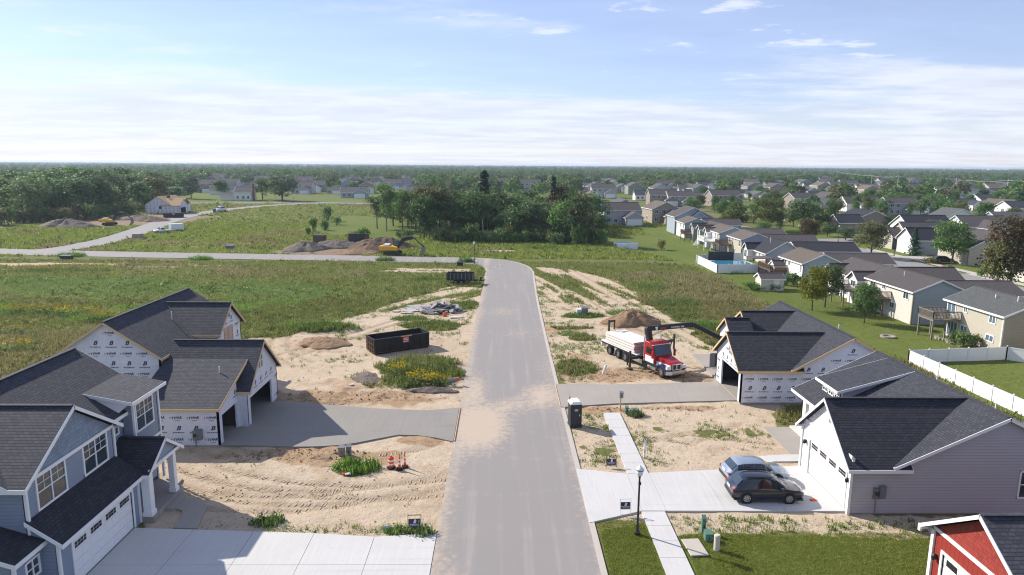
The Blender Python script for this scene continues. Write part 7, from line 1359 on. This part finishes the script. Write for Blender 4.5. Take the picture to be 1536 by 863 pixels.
def dumpster(label, loc, rz, L=6.4, W=2.4, H=1.65, sign=True, z=-.05, load=False):
    o = thing('dumpster', label, 'dumpster', (*loc, z), rz); S = 'steel_dark'
    MB().box(-L/2, L/2, -W/2, W/2, .18, .28).build('floor', 'rust', o); MB().box(-L/2, L/2, -W/2, -W/2+.06, .28, H).build('side_wall', S, o); MB().box(-L/2, L/2, W/2-.06, W/2, .28, H).build('side_wall', S, o); MB().box(L/2-.06, L/2, -W/2+.06, W/2-.06, .28, H).build('end_wall', S, o)
    d = MB().box(-L/2, -L/2+.05, -W/2+.06, W/2-.06, .28, H).build('door', S, o)
    for y in (-.62, 0, .62): MB().box(-L/2-.06, -L/2-.001, y-.06, y+.06, .28, H).build('door_rib', 'rust', d)
    for z_ in (.6, 1.1): MB().box(-L/2-.055, -L/2-.002, -W/2+.06, W/2-.06, z_-.04, z_+.04).build('door_rib', 'rust', d)
    m = MB().box(-L/2-.03, L/2+.03, -W/2-.06, -W/2+.07, H, H+.1).box(-L/2-.03, L/2+.03, W/2-.07, W/2+.06, H, H+.1).box(-L/2-.04, -L/2+.07, -W/2+.07, W/2-.07, H, H+.1).box(L/2-.07, L/2+.04, -W/2+.07, W/2-.07, H, H+.1); m.build('top_rail', 'metal_black', o)
    for i in range(9):
        x = -L/2+.3+i*(L-.6)/8
        for s_ in (-1, 1): MB().box(x-.045, x+.045, min(s_*W/2, s_*(W/2+.05)), max(s_*W/2, s_*(W/2+.05)), .28, H).build('side_rib', S, o)
    MB().box(-L/2+.2, L/2, -W/2+.3, -W/2+.5, 0, .18).box(-L/2+.2, L/2, W/2-.5, W/2-.3, 0, .18).build('skid', S, o)
    if sign:
        s_ = MB().box(.05, .75, -W/2-.075, -W/2-.055, .98, 1.62).build('sign_plate', 'print_red', o); MB().box(-.2, 1.1, -W/2-.08, -W/2-.062, 1.645, 1.74).build('sign_strip', 'paint_yellow', o); m = MB(); [m.box(.12, .68, -W/2-.08, -W/2-.0755, z0, z0+.07) for z0 in (1.08, 1.25, 1.42)]; m.build('sign_lettering', 'plastic_white', s_, kind='stuff')
    r_ = random.Random(3 if sign else 4); m = MB()
    for i in range(26 if load else 12):
        c = Vector((r_.uniform(-L/2+.5, L/2-.5), r_.uniform(-W/2+.4, W/2-.4), (1.5 if load else .45)+r_.uniform(0, .25))); q = Quaternion((r_.random(), r_.random(), r_.random())) if False else Matrix.Rotation(r_.uniform(0, 3), 3, 'Z') @ Matrix.Rotation(r_.uniform(-.4, .4), 3, 'X'); m.obox(c, q @ Vector((r_.uniform(.2, .9), 0, 0)), q @ Vector((0, r_.uniform(.05, .25), 0)), q @ Vector((0, 0, .03)))
    m.build('debris', 'lumber_raw' if load else 'rubble', o, kind='stuff'); return o
dumpster('long black open-top dumpster with red notice beside the weedy mound', (-11.35, 72.85), R(31.7)); dumpster('heaped black dumpster before the plywood-roofed house', (-120.5, 253), R(8), load=True)

def excavator(label, loc, rz, s_=1.0, z=-.05, lift=0):
    o = thing('excavator', label, 'excavator', (*loc, z), rz, scale=(s_,)*3); K = 'metal_black'; Y = 'paint_yellow'
    for sd in (-1, 1):
        t = MB(); P = [(-1.9, .45), (-1.55, .08), (1.55, .08), (1.9, .45), (1.55, .85), (-1.55, .85)]; t.prism([(x, sd*1.25-.28, q) for x, q in P], (0, .56, 0)); tr = t.build('track', K, o)
        pd = MB(); [pd.box(-1.5+i*.3, -1.36+i*.3, sd*1.25-.3, sd*1.25+.3, .85, .9) for i in range(11)]; pd.build('track_pads', 'metal_grey', tr, kind='stuff')
    MB().box(-.9, .9, -1, 1, .5, .95).build('undercarriage', K, o); bevel(MB().prism([(-2.5, -1.35, 1.05), (1.3, -1.35, 1.05), (1.3, -1.35, 1.75), (.1, -1.35, 2.0), (-2.35, -1.35, 2.05), (-2.6, -1.35, 1.6)], (0, 2.7, 0)).build('upper_body', Y, o), .1, 2); bevel(MB().box(-2.75, -1.7, -1.3, 1.3, 1.1, 2.0).build('counterweight', Y, o), .12); MB().box(-1.8, -.6, -.9, 1.1, 2.05, 2.35).build('engine_hood', 'plastic_white', o)
    c = bevel(MB().prism([(.1, .35, 1.75), (1.55, .35, 1.75), (1.6, .35, 2.3), (1.2, .35, 3.1), (.1, .35, 3.1)], (0, 1.0, 0)).build('cab', K, o), .05); MB().prism([(.25, 1.36, 2.05), (1.4, 1.36, 2.05), (1.4, 1.36, 2.4), (1.15, 1.36, 2.95), (.25, 1.36, 2.95)], (0, .02, 0)).build('cab_window', 'glass_blue', c); MB().prism([(.25, .33, 2.05), (1.4, .33, 2.05), (1.4, .33, 2.4), (1.15, .33, 2.95), (.25, .33, 2.95)], (0, -.02, 0)).build('cab_window', 'glass_blue', c)
    B = [(1.2, 1.7), (2.4, 3.4), (4.6, 3.9+lift)]; m = MB(); m.prism([(1.0, -.55, 1.6), (1.5, -.55, 1.55), (2.75, -.55, 3.05), (4.7, -.55, 3.6+lift), (4.75, -.55, 3.95+lift), (3.6, -.55, 4.1+lift*.5), (2.2, -.55, 3.75)], (0, .5, 0)); m.build('boom', K, o); m = MB(); m.prism([(4.3, -.5, 4.25+lift), (4.8, -.5, 3.9+lift), (7.2, -.5, 1.9), (6.9, -.5, 1.75)], (0, .38, 0)); m.build('stick', K, o)
    m = MB(); m.prism([(6.7, -.85, 1.9), (7.3, -.85, 1.75), (7.1, -.85, .7), (6.5, -.85, .15), (5.9, -.85, .12), (6.5, -.85, .8)], (0, 1.1, 0)); m.build('bucket', 'metal_grey', o); MB().bar((1.6, -.3, 1.9), (3.0, -.3, 3.3), .12).build('boom_cylinder', 'chrome', o); MB().bar((3.2, -.3, 4.15), (4.5, -.3, 4.3+lift), .12).build('stick_cylinder', 'chrome', o); return o
excavator('yellow excavator with lowered black boom beside the cross road', (-24.4, 151.9), R(-4), 1.02); excavator('distant yellow excavator working left of the plywood-roofed house', (-125.5, 220.5), R(8), 1.0)

def dump_trailer():
    o = thing('dump_trailer', 'dark high-sided dump trailer parked left of the road bend', 'trailer', (-7.0, 114.8, -.05), R(-4)); m = MB()
    m.box(-2.3, 2.3, -1.05, -.98, .9, 1.9).box(-2.3, 2.3, .98, 1.05, .9, 1.9).box(2.23, 2.3, -.98, .98, .9, 1.9).box(-2.3, -2.23, -.98, .98, .9, 1.9).box(-2.3, 2.3, -1.0, 1.0, .82, .9); b = m.build('box_body', 'plastic_dark', o)
    for i in range(8): x = -2.2+i*.63; [MB().box(x-.04, x+.04, min(s_*1.05, s_*1.11), max(s_*1.05, s_*1.11), .85, 1.95).build('side_post', 'metal_grey', b) for s_ in (-1, 1)]
    MB().box(-2.3, 2.5, -.5, .5, .6, .8).build('frame', 'metal_black', o); q = MB(); q.bar((2.4, -.5, .65), (4.0, 0, .6), .14); q.bar((2.4, .5, .65), (4.0, 0, .6), .14); q.box(3.3, 3.6, -.12, .12, .6, 1.2); q.build('drawbar', 'metal_black', o)
    for x in (-.7, .25): [wheel(o, x, s_*1.0, .38, .24, s_, rim='alloy') for s_ in (-1, 1)]
    [MB().box(-1.2, .75, min(s_*.85, s_*1.2), max(s_*.85, s_*1.2), .8, .86).build('mudguard', 'metal_black', o) for s_ in (-1, 1)]
dump_trailer()
def pickup():
    a = R(-133); o = thing('pickup_truck', 'white pickup parked on the far branch road with box trailer behind', 'truck', (*gp(256, 348.5)[:2], 0), a, None, (.82, .82, .82)); st = [(0, .5, .95, 1.05, .9, .85), (.05, .4, 1.0, 1.1, .95, .9), (1.9, .4, 1.0, 1.1, .97, .9), (1.95, .4, 1.1, 1.75, .97, .74), (2.3, .4, 1.1, 1.9, .97, .74), (3.5, .4, 1.1, 1.9, .97, .74), (4.2, .4, 1.1, 1.22, .97, .82), (5.5, .4, 1.0, 1.1, .95, .8), (5.7, .5, .85, .95, .88, .7)]; m, full = loft(st); soft(m.build('body', 'car_white', o), 40); MB().box(2.3, 3.4, -.99, .99, 1.25, 1.75).build('window', 'glass_black', o); MB().prism([(3.55, -.75, 1.88), (3.55, .75, 1.88), (4.22, .8, 1.25), (4.22, -.8, 1.25)], (.05, 0, .05)).build('windshield', 'glass_black', o); MB().box(5.69, 5.75, -.7, .7, .6, .95).build('grille', 'plastic_dark', o); [[wheel(o, x, s_*.88, .4, .26, s_) for s_ in (-1, 1)] for x in (1.1, 4.7)]
    t = thing('box_trailer', 'white enclosed box trailer hitched to the far pickup', 'trailer', (*gp(264.5, 346.5)[:2], 0), a, None, (.74, .74, .74)); MB().box(-2.6, 2.4, -1.1, 1.1, .55, 2.9).build('box', 'trim_white', t); MB().bar((2.4, 0, .5), (3.6, 0, .5), .14).build('drawbar', 'metal_black', t); [[wheel(t, x, s_*1.0, .36, .22, s_) for s_ in (-1, 1)] for x in (-.8, .1)]
    v = car('white van parked on the far branch road', (-115, 286), R(-110), 'car_white', 5.4, 2.0, 2.2, name='van', rails=False)
pickup()
def skid_loader():
    p = gp(190, 320); o = thing('skid_loader', 'small orange loader on the bare soil far left', 'loader', (p.x, p.y, 0)); bevel(MB().box(-1.3, .8, -.8, .8, .6, 1.5).build('body', 'orange', o), .08); MB().box(-.6, .5, -.65, .65, 1.5, 2.2).build('cab', 'metal_black', o); MB().bar((-1.2, -.9, 1.6), (1.4, -.9, .7), .18).bar((-1.2, .9, 1.6), (1.4, .9, .7), .18).build('arm', 'orange', o); MB().box(1.4, 2.0, -.95, .95, .2, .8).build('bucket', 'metal_grey', o); [[wheel(o, x, s_*.75, .42, .3, s_) for s_ in (-1, 1)] for x in (-.8, .5)]
skid_loader()

# ------------------------------------------------------------------ street furniture and site clutter
def street_lamp(label, x, y, h=4.0, z=0.0, group='street lamps'):
    o = thing('street_lamp', label, 'street lamp', (x, y, z), 0, group); MB().lathe((0, 0, 0), [(.16, 0), (.16, .1), (.11, .16), (.09, .5), (.06, .56), (.05, h-.75), (.065, h-.7), (.09, h-.62)], 12).build('pole', 'metal_black', o, True); MB().lathe((0, 0, h-.62), [(.09, 0), (.16, .06), (.2, .3), (.15, .36)], 12).build('globe', 'plastic_white', o, True); c = MB().lathe((0, 0, h-.27), [(.22, 0), (.2, .06), (.1, .16), (.03, .2), (.03, .27)], 12).build('cap', 'plastic_white', o, True); MB().lathe((0, 0, h-.29), [(.225, 0), (.225, .03)], 12).build('rim', 'metal_black', c); MB().box(-.05, .09, -.05, .05, h-1.15, h-1.0).build('photocell', 'metal_black', o); return o
street_lamp('black street lamp with white globe standing at the near walk', 7.54, 34.55, 4.05); street_lamp('black street lamp at the bend of the road', -5.6, 138.2, 4.6)
for px, py, lab in ((1257, 363, 'street lamp beside the small round tree in the estate'), (1175, 352, 'street lamp left of the reddish estate maple'), (1341, 384, 'street lamp left of the young spruce in the estate'), (1197, 362, 'street lamp with big globe before the reddish maple'), (326, 318, 'street lamp near the blue toilet on the far road'), (441, 306, 'street lamp at the far crossroads')): p = gp(px, py, -.3); street_lamp(lab, p.x, p.y, 4.6, -.3)
def toilet(label, x, y, rz, body='plastic_dark', roof='plastic_white'):
    o = thing('portable_toilet', label, 'portable toilet', (x, y, -.03), rz, None, (.86, .86, .9)); MB().box(-.55, .55, -.55, .55, 0, .16).build('base', 'plastic_dark', o); bevel(MB().box(-.52, .52, -.52, .52, .16, 2.05).build('cabin', body, o), .03); r_ = MB().prism([(-.56, -.56, 2.05), (.56, -.56, 2.05), (.56, .56, 2.05), (-.56, .56, 2.05)], (0, 0, .08)); r_.prism([(-.5, -.56, 2.13), (.5, -.56, 2.13), (.34, -.56, 2.3), (-.34, -.56, 2.3)], (0, 1.12, 0)); r_.build('roof', roof, o)
    d = MB().box(-.40, .40, -.545, -.521, .22, 1.95).build('door', body, o); MB().box(.28, .34, -.57, -.546, 1.0, 1.16).build('handle', 'plastic_white', d); m = MB(); n = 16; m.quad(*[(.17*math.cos(2*math.pi*i/n), -.548, 1.55+.09*math.sin(2*math.pi*i/n)) for i in range(n)]); m.build('oval_badge', 'plastic_white', d); m = MB(); m.box(-.11, .11, -.552, -.549, 1.52, 1.58); m.build('badge_lettering', 'print_grey', d); MB().tube([(-.4, .4, 2.1), (-.4, .4, 2.5)], .045, 8).build('vent_pipe', 'plastic_dark', o)
    for s_ in (-1, 1): MB().box(min(s_*.52, s_*.545), max(s_*.52, s_*.545), -.3, .3, .4, 1.8).build('side_panel', body, o)
toilet('dark grey portable toilet with white roof at the kerb', 5.75, 50.55, R(8)); p = gp(322, 320); toilet('blue-green portable toilet by the far branch road', p.x, p.y, 0, 'car_blue')
def yard_sign(label, x, y, rz, w=.75, h=.55, pole=.45, tilt=0.0, frame='metal_black'):
    o = thing('lot_sign', label, 'sign', (x, y, -.02), rz, 'lot signs along the road'); f = MB(); t = .03; H = pole+h
    for s_ in (-1, 1): f.box(s_*(w/2+t)-t/2, s_*(w/2+t)+t/2, -t/2, t/2, 0, H+.22)
    f.box(-w/2-t, w/2+t, -t/2+.001, t/2-.001, H+.18, H+.22); f.box(-w/2-t, w/2+t, -t/2+.001, t/2-.001, pole-.04, pole-.01); f.build('frame', frame, o); pn = MB().box(-w/2, w/2, -.012, .012, pole, H).build('panel', 'sign_navy', o); m = MB()
    stamp(m, text_mesh('B', .26, .3, .01), Vector((0, -.016, pole+h*.68)), Vector((1, 0, 0)), Vector((0, 0, 1)), None); stamp(m, text_mesh('Bosgraafhomes', .085, 0, .002), Vector((0, -.016, pole+h*.36)), Vector((1, 0, 0)), Vector((0, 0, 1)), None); m.box(-w*.36, w*.36, -.0165, -.0155, pole+h*.16, pole+h*.20); m.build('lettering', 'plastic_white', pn, kind='stuff'); o.rotation_euler = (tilt, 0, rz); return o
yard_sign('navy lot sign in rusty frame at the near left drive end', -4.75, 34.75, R(4), .66, .46, .28, -.25, 'rust'); yard_sign('navy lot sign in weeds before the white drive', 7.45, 43.0, R(3), .6, .4, .16, -.2); yard_sign('navy lot sign with white frame on the lawn corner by the lamp', 7.25, 37.0-.3, R(2), .56, .42, .36, 0, 'trim_white')
def barrel():
    o = thing('traffic_drum', 'orange and white striped drum by the weed clump', 'traffic drum', (-7.35, 43.0, -.04), scale=(.74, .74, .74)); MB().lathe((0, 0, 0), [(.42, 0), (.42, .06), (.30, .07)], 16).build('base', 'rubber', o); zs = [.06, .3, .46, .62, .78, .92, 1.0]; rr = [.29, .28, .275, .265, .26, .25, .17]
    for i in range(6): MB().lathe((0, 0, 0), [(rr[i], zs[i]), (rr[i+1], zs[i+1])], 18).build('band', 'tape_white' if i in (1, 3) else 'orange', o, True)
    MB().box(-.1, .1, -.03, .03, 1.0, 1.1).build('handle', 'orange', o)
barrel()
def cone(label, x, y):
    o = thing('traffic_cone', label, 'traffic cone', (x, y, -.04), 0, 'tall cones beside the drum', (.76, .76, .82)); MB().box(-.28, .28, -.28, .28, 0, .08).build('base', 'rubber', o); zs = [.08, .42, .58, .74, .9, 1.2]; rr = [.13, .1, .088, .075, .062, .035]
    for i in range(5): MB().lathe((0, 0, 0), [(rr[i], zs[i]), (rr[i+1], zs[i+1])], 14).build('band', 'tape_white' if i in (1, 3) else 'orange', o, True)
    MB().lathe((0, 0, 1.2), [(.03, 0), (.05, .03), (.05, .1), (.02, .13)], 8).build('grip', 'orange', o)
cone('tall slim traffic cone nearest the drum', -6.75, 42.75); cone('tall slim traffic cone farthest from the drum', -6.45, 43.1)
def cabinet(label, x, y, w, d, h, mat, name='utility_pedestal', z=-.05, dome=False, rz=0, cat='utility box'):
    o = thing(name, label, cat, (x, y, z), rz)
    if dome: MB().lathe((0, 0, 0), [(w/2, 0), (w/2, h*.85), (w*.52, h*.86), (w*.52, h*.93), (w*.4, h)], 14).build('casing', mat, o, False)
    else:
        bevel(MB().prism([(-w/2, -d/2, 0), (w/2, -d/2, 0), (w/2, -d/2, h*.86), (-w/2, -d/2, h*.86)], (0, d, 0)).build('casing', mat, o), .02); MB().prism([(-w/2-.03, -d/2-.03, h*.86), (w/2+.03, -d/2-.03, h*.86), (w/2, d/2, h), (-w/2, d/2, h)], (0, 0, .03)).build('lid', mat, o); MB().box(-.02, .02, -d/2-.02, -d/2, h*.3, h*.5).build('latch', 'metal_black', o)
    return o
cabinet('grey twin meter pedestal, left box, by the left fresh drive', -11.1, 45.0, .42, .34, .68, 'metal_grey'); cabinet('grey twin meter pedestal, right box, by the left fresh drive', -10.62, 45.05, .32, .3, .72, 'plastic_grey')
cabinet('slim green pedestal behind the walk on the lawn edge', 11.25, 34.75, .22, .22, 1.0, 'plastic_green'); cabinet('low green box in front of the slim pedestal', 11.3, 34.0, .42, .42, .5, 'plastic_green'); cabinet('beige round-topped pedestal on the lawn', 11.45, 33.0, .32, .32, .9, 'plastic_beige', dome=True); cabinet('low green box at the end of the upper walk', 10.85, 52.9, .45, .4, .5, 'plastic_green'); cabinet('second green box in the weeds at the upper walk', 10.3, 53.2, .25, .25, .6, 'plastic_green'); cabinet('white marker post beside the upper walk', 10.0, 44.6, .12, .12, 1.25, 'plastic_white', 'marker_post', cat='post')
cabinet('grey meter on a post at the tan drive edge', 9.95, 53.9, .3, .26, .5, 'metal_grey', z=1.05); tag(MB().box(9.85, 9.95, 53.85, 53.95, -.1, 1.06).build('meter_post', 'lumber_raw'), 'wooden post carrying the grey meter at the tan drive edge', 'post')
cabinet('grey electric box in the weeds beyond the sand pile', 11.3, 90.6, .9, .6, 1.1, 'metal_grey'); cabinet('white plastic box beside the electric box beyond the sand pile', 10.6, 90.9, .7, .5, .8, 'plastic_white'); p = gp(207, 358); cabinet('pale square cabinet beside the far branch road', p.x, p.y, 2.2, 1.6, 1.5, 'concrete_wall'); p = gp(100, 389); cabinet('dark low box in the verge, far left', p.x, p.y, 2.2, 1.2, .9, 'plastic_dark'); p = gp(690, 399); cabinet('dark low box in the verge by the bend', p.x, p.y, 1.2, .8, .9, 'plastic_dark'); p = gp(345, 373); cabinet('dark low box beyond the cross road', p.x, p.y, 1.8, 1.0, .9, 'plastic_grey')
for dx, m_, lab in ((0, 'brick_red', 'red wheeled bin at the estate kerb'), (1.0, 'plastic_dark', 'black wheeled bin at the estate kerb')): cabinet(lab, 87.0+dx*1.2, 131.6, .9, .9, 1.3, m_, 'wheeled_bin', -.3, cat='bin')
o = MB().box(-.48, .48, -.8, .8, 0, .09).build('concrete_pad', 'concrete_kerb'); o.location = (10.35, 33.2, -.05); o.rotation_euler = (0, 0, R(4)); bevel(o, .03); tag(o, 'flat pale concrete pad set in the lawn beside the pedestals', 'pad')
o = MB().tube([(0, 0, 0), (.35, .1, .95)], .12, 10).build('drain_pipe', 'plastic_white'); o.location = (9.9, 64.0, -.1); tag(o, 'short white pipe stub leaning in the sand by the crane truck', 'pipe')
def mound(name, label, cx, cy_, rx, ry, h, mat, seed, rz=0.0):
    rng = random.Random(seed); ph = [rng.uniform(0, 6.28) for _ in range(6)]; nu, nv = 72, 22; U, V = np.meshgrid(np.arange(nu)/nu*2*np.pi, np.linspace(0, 1, nv+1), indexing='ij'); k = 1+.15*np.sin(2*U+ph[0])+.08*np.sin(5*U+ph[1])+.05*np.sin(9*U+ph[5]); x = rx*V*k*np.cos(U); y = ry*V*k*np.sin(U)
    n1 = fbm(x+seed*31, y+seed*17, .9, 4, seed); n2 = fbm(x+seed*31, y+seed*17, 3.0, 3, seed+9); z = h*(np.clip(1-V, 0, 1)**.85*(.75+.55*n1))+(n2-.5)*min(.35, h*.3)*(1-V**4)+.10*h*np.sin(U*11+ph[2])*V*(1-V)-.14*(V > .97); c, s_ = math.cos(rz), math.sin(rz); m = MB(); z[:, 0] = z[:, 0].mean()
    m.v = [tuple(v) for v in np.stack([cx+x*c-y*s_, cy_+x*s_+y*c, z], -1).reshape(-1, 3)]
    for i in range(nu):
        for j in range(nv): a = i*(nv+1)+j; b = ((i+1) % nu)*(nv+1)+j; m.f.append((a, a+1, b+1, b)); m.m.append(0)
    o = m.build(name, mat, None, True); return tag(o, label, 'soil pile')
mound('sand_pile', 'tall brown sand pile beyond the crane truck', 16.8, 85.8, 3.6, 2.8, 1.75, 'sand_pile', 1); mound('soil_pile', 'grey-brown soil heap left of the excavation by the cross road', -46, 160.5, 5.5, 5, 2.0, 'soil_grey', 2); mound('soil_pile', 'grey soil heap behind the excavation by the cross road', -40, 166, 7, 4.5, 1.8, 'soil_grey', 3); mound('soil_pile', 'broad dark soil heap behind the yellow excavator', -29, 165, 8, 5, 2.7, 'soil', 4); mound('soil_pile', 'dark soil heap left behind the yellow excavator body', -30, 159.5, 5, 4, 2.3, 'soil', 5); mound('sand_pile', 'low trodden sand heap in the excavation', -33, 154.8, 6, 3, 1.0, 'sand_pile', 6); mound('soil_pile', 'large grey soil heap at the edge of the left wood', -135, 214, 9, 5, 2.7, 'soil_grey', 7); mound('soil_pile', 'long low soil bank left of the plywood-roofed house', -128, 244, 9, 5, 1.5, 'soil_grey', 8); mound('soil_pile', 'dark soil heap before the plywood-roofed house', -121, 238, 6, 4, 1.5, 'soil', 9); mound('sand_pile', 'low scraped sand ridge near the wrapped left house', -20, 75.2, 3.2, 2.4, .6, 'sand_pile', 10); mound('gravel_pile', 'small grey gravel heap beside the weedy mound', -12.6, 62.3, 1.4, 2.0, .35, 'soil_grey', 11); mound('soil_pile', 'dark earth lip along the foot of the weedy mound', -6.2, 58.7, 2.3, .7, .35, 'soil_grey', 12)
def rubble():
    o = thing('rubble_pile', 'heap of broken grey concrete slabs beside the road', 'rubble', (-8.6, 93, -.05)); r_ = random.Random(9)
    for i in range(64):
        a = r_.uniform(0, 6.28); d = r_.random()**.7; x, y = 3.1*d*math.cos(a), 2.9*d*math.sin(a); z = .12+1.1*(1-d)*r_.random(); q = Matrix.Rotation(r_.uniform(0, 6.28), 3, 'Z') @ Matrix.Rotation(r_.uniform(-.7, .7), 3, 'X'); n = 5; w = r_.uniform(.35, .95); pts = [q @ Vector((w*math.cos(k*1.257+r_.uniform(-.3, .3)), w*.75*math.sin(k*1.257+r_.uniform(-.3, .3)), 0))+Vector((x, y, z)) for k in range(n)]; MB().prism(pts, q @ Vector((0, 0, r_.uniform(.08, .18)))).build('slab_chunk', r_.choice(['rubble', 'rubble', 'rubble_pale']), o)
    for i in range(22):
        x, y = r_.uniform(-6, -2.2), r_.uniform(-2, 3); w = r_.uniform(.4, 1.0); pts = [(x+w*math.cos(k*1.257), y+w*.8*math.sin(k*1.257), .02+.02*i/22) for k in range(5)]; MB().prism(pts, (0, 0, .07)).build('slab_chunk', 'rubble_pale', o)
    o = thing('warning_marker', 'crumpled orange marker in front of the rubble heap', 'marker', (-7.6, 89.4, 0)); MB().lathe((0, 0, 0), [(.3, 0), (.25, .25), (.12, .5)], 8).build('marker_body', 'orange', o); tag(MB().obox((-6.0, 88.4, .08), (.9, .35, 0), (-.06, .15, 0), (0, 0, .05)).build('plank', 'plastic_white'), 'white plank lying before the rubble heap', 'plank')
rubble()
o = thing('mailbox_debris', 'fallen grey mailbox with orange flag on the weedy mound', 'mailbox', (-4.5, 60.2, .25)); MB().tube([(-.4, 0, .2), (.4, .1, .25)], .22, 10).build('box', 'metal_grey', o); MB().box(.42, .62, -.1, .15, .2, .5).build('flag', 'orange', o)
def lumber():
    o = thing('panel_stack', 'brown and white door panels leaning against the wrapped ranch', 'panels', (*gp(1072, 551)[:2], 0), 0, None, (.72, .72, .74)); MB().prism([(-.5, -.2, 0), (.7, -.2, 0), (.7, .1, 1.9), (-.5, .1, 1.9)], (0, .1, 0)).build('panel', 'wood_brown', o); MB().prism([(-.9, -.5, 0), (-.2, -.6, 0), (-.1, -.2, 1.9), (-.8, -.1, 1.9)], (0, .08, 0)).build('panel', 'plastic_grey', o); MB().prism([(-.6, .2, 0), (.8, .2, 0), (.8, .4, 1.95), (-.6, .4, 1.95)], (0, .08, 0)).build('panel', 'plastic_white', o)
    p = gp(648, 292); o = MB().tube([(0, 0, 0), (.3, 0, 7.5)], .12, 6).build('dead_trunk', 'bark_pale'); p = gp(834, 360); o.location = (p.x, p.y, 0); tag(o, 'bare pale trunk standing before the dark wood', 'trunk'); p = gp(726, 363); o = MB().tube([(0, 0, 0), (-.4, 0, 6)], .1, 6).build('dead_trunk', 'bark_pale'); o.location = (p.x, p.y, 0); tag(o, 'thin pale dead trunk at the middle of the wood front', 'trunk')
    p = gp(480, 368); o = thing('crate', 'dark crate on the sand of the far excavation', 'crate', (p.x, p.y, .4)); bevel(MB().box(-1.4, 1.4, -1, 1, 0, 2.0).build('box', 'wood_brown', o), .05); MB().box(-1.5, 1.5, -1.1, 1.1, 2.0, 2.15).build('lid', 'plastic_dark', o)
    for k, (px, lab) in enumerate(((530, 'dark form panel stack, left, behind the excavation'), (541, 'dark form panel stack, right, behind the excavation'), (547, 'brown form stack beside the soil heap'))): p = gp(px, 366); o = thing('form_stack', lab, 'panels', (p.x, p.y, 0)); [MB().box(-1.1, 1.1, -.3+.2*i, -.16+.2*i, 0, 2.6).build('panel', 'wood_brown' if k > 1 else 'plastic_dark', o) for i in range(4)]
lumber()
# litter: small scraps on the sand
for i, (x, y, m_, lab) in enumerate(((-10.2, 41.9, 'print_red', 'red scrap at the foot of the weed clump'), (-10.0, 41.85, 'plastic_white', 'white scrap at the foot of the weed clump'), (-6.3, 35.1, 'car_blue', 'tiny blue scrap on the sand by the lot sign'), (-13.7, 60.2, 'plastic_white', 'white scrap on the sand by the gravel heap'), (19.0, 38.3, 'orange', 'reddish leaves blown onto the white drive'))): o = MB().obox((x, y, .06), (.16, .05, 0), (-.04, .1, 0), (0, 0, .04)).build('scrap', m_); tag(o, lab, 'litter')
# power line on the right
def power_line():
    P = [(1180, 281, 262), (1254, 280, 256), (1306, 286, 262), (1345, 290, 263), (1432, 291, 266), (1445, 294, 268), (1508, 303, 268)]; tops = []
    for i, (px, b, t) in enumerate(P):
        q = gp(px, b); d = _f+_r*((px-768)/FPX)-_u*((t-431.5)/FPX); h = CAM_H+q.y/d.y*d.z; o = thing('utility_pole', f"pale utility pole, {['first', 'second', 'third', 'fourth', 'fifth', 'sixth', 'seventh'][i]} from the left of the right-hand power line", 'utility pole', (q.x, q.y, 0), 0, 'poles of the power line'); MB().tube([(0, 0, -.3), (0, 0, h)], [.24, .15], 7).build('pole', 'wire_pale', o); MB().bar((-1.6, 0, h-1.2), (1.6, 0, h-1.2), .16).build('crossarm', 'wire_pale', o); tops.append(Vector((q.x, q.y, h-1.0)))
    ext = [tops[0]+(tops[0]-tops[1])*1.5]+tops+[tops[-1]+(tops[-1]-tops[-2])*1.2]
    for s_ in (-1.4, 1.4):
        pts = []
        for a, b in zip(ext[:-1], ext[1:]):
            for k in range(8): u = k/8; p = a.lerp(b, u); pts.append(p+Vector((s_, 0, -6*u*(1-u)*.6)))
        tag(MB().tube(pts+[ext[-1]+Vector((s_, 0, 0))], .045, 4).build('power_cable', 'wire_pale'), 'sagging pale cable of the right-hand power line, '+('left strand' if s_ < 0 else 'right strand'), 'cable')
power_line()
# ------------------------------------------------------------------ air
def haze(density=0.00014, ext=9600):
    o = MB().box(-ext, ext, -3600, ext, -2.0, 24.5).build('haze', 'trim_white', kind='stuff'); m = bpy.data.materials.new('haze'); m.use_nodes = True; n = m.node_tree.nodes; n.clear()
    out = n.new('ShaderNodeOutputMaterial'); v = n.new('ShaderNodeVolumePrincipled'); v.inputs['Color'].default_value = (0.70, 0.84, 1.0, 1); v.inputs['Density'].default_value = density; v.inputs['Anisotropy'].default_value = 0.2
    m.node_tree.links.new(v.outputs[0], out.inputs['Volume']); o.data.materials.clear(); o.data.materials.append(m)
haze()

# ------------------------------------------------------------------ labels: look-alikes of one group are told apart by their order in the view
def ordinal_labels():
    ones = ['', 'first', 'second', 'third', 'fourth', 'fifth', 'sixth', 'seventh', 'eighth', 'ninth', 'tenth', 'eleventh', 'twelfth', 'thirteenth', 'fourteenth', 'fifteenth', 'sixteenth', 'seventeenth', 'eighteenth', 'nineteenth', 'twentieth']
    tens = {2: 'twenty', 3: 'thirty', 4: 'forty', 5: 'fifty', 6: 'sixty'}; word = lambda k: ones[k] if k <= 20 else (f"{tens[k//10]}-{ones[k % 10]}" if k % 10 else tens[k//10][:-1]+'ieth')
    by = {}
    for o in sc.objects:
        if o.parent is None and 'label' in o: by.setdefault(o['label'], []).append(o)
    for lab, obs in by.items():
        if len(obs) < 2: continue
        obs.sort(key=lambda o: o.location.x/max(1.0, o.location.y))
        for i, o in enumerate(obs): o['label'] = f"{lab}, {word(i+1)} from left"
ordinal_labels()
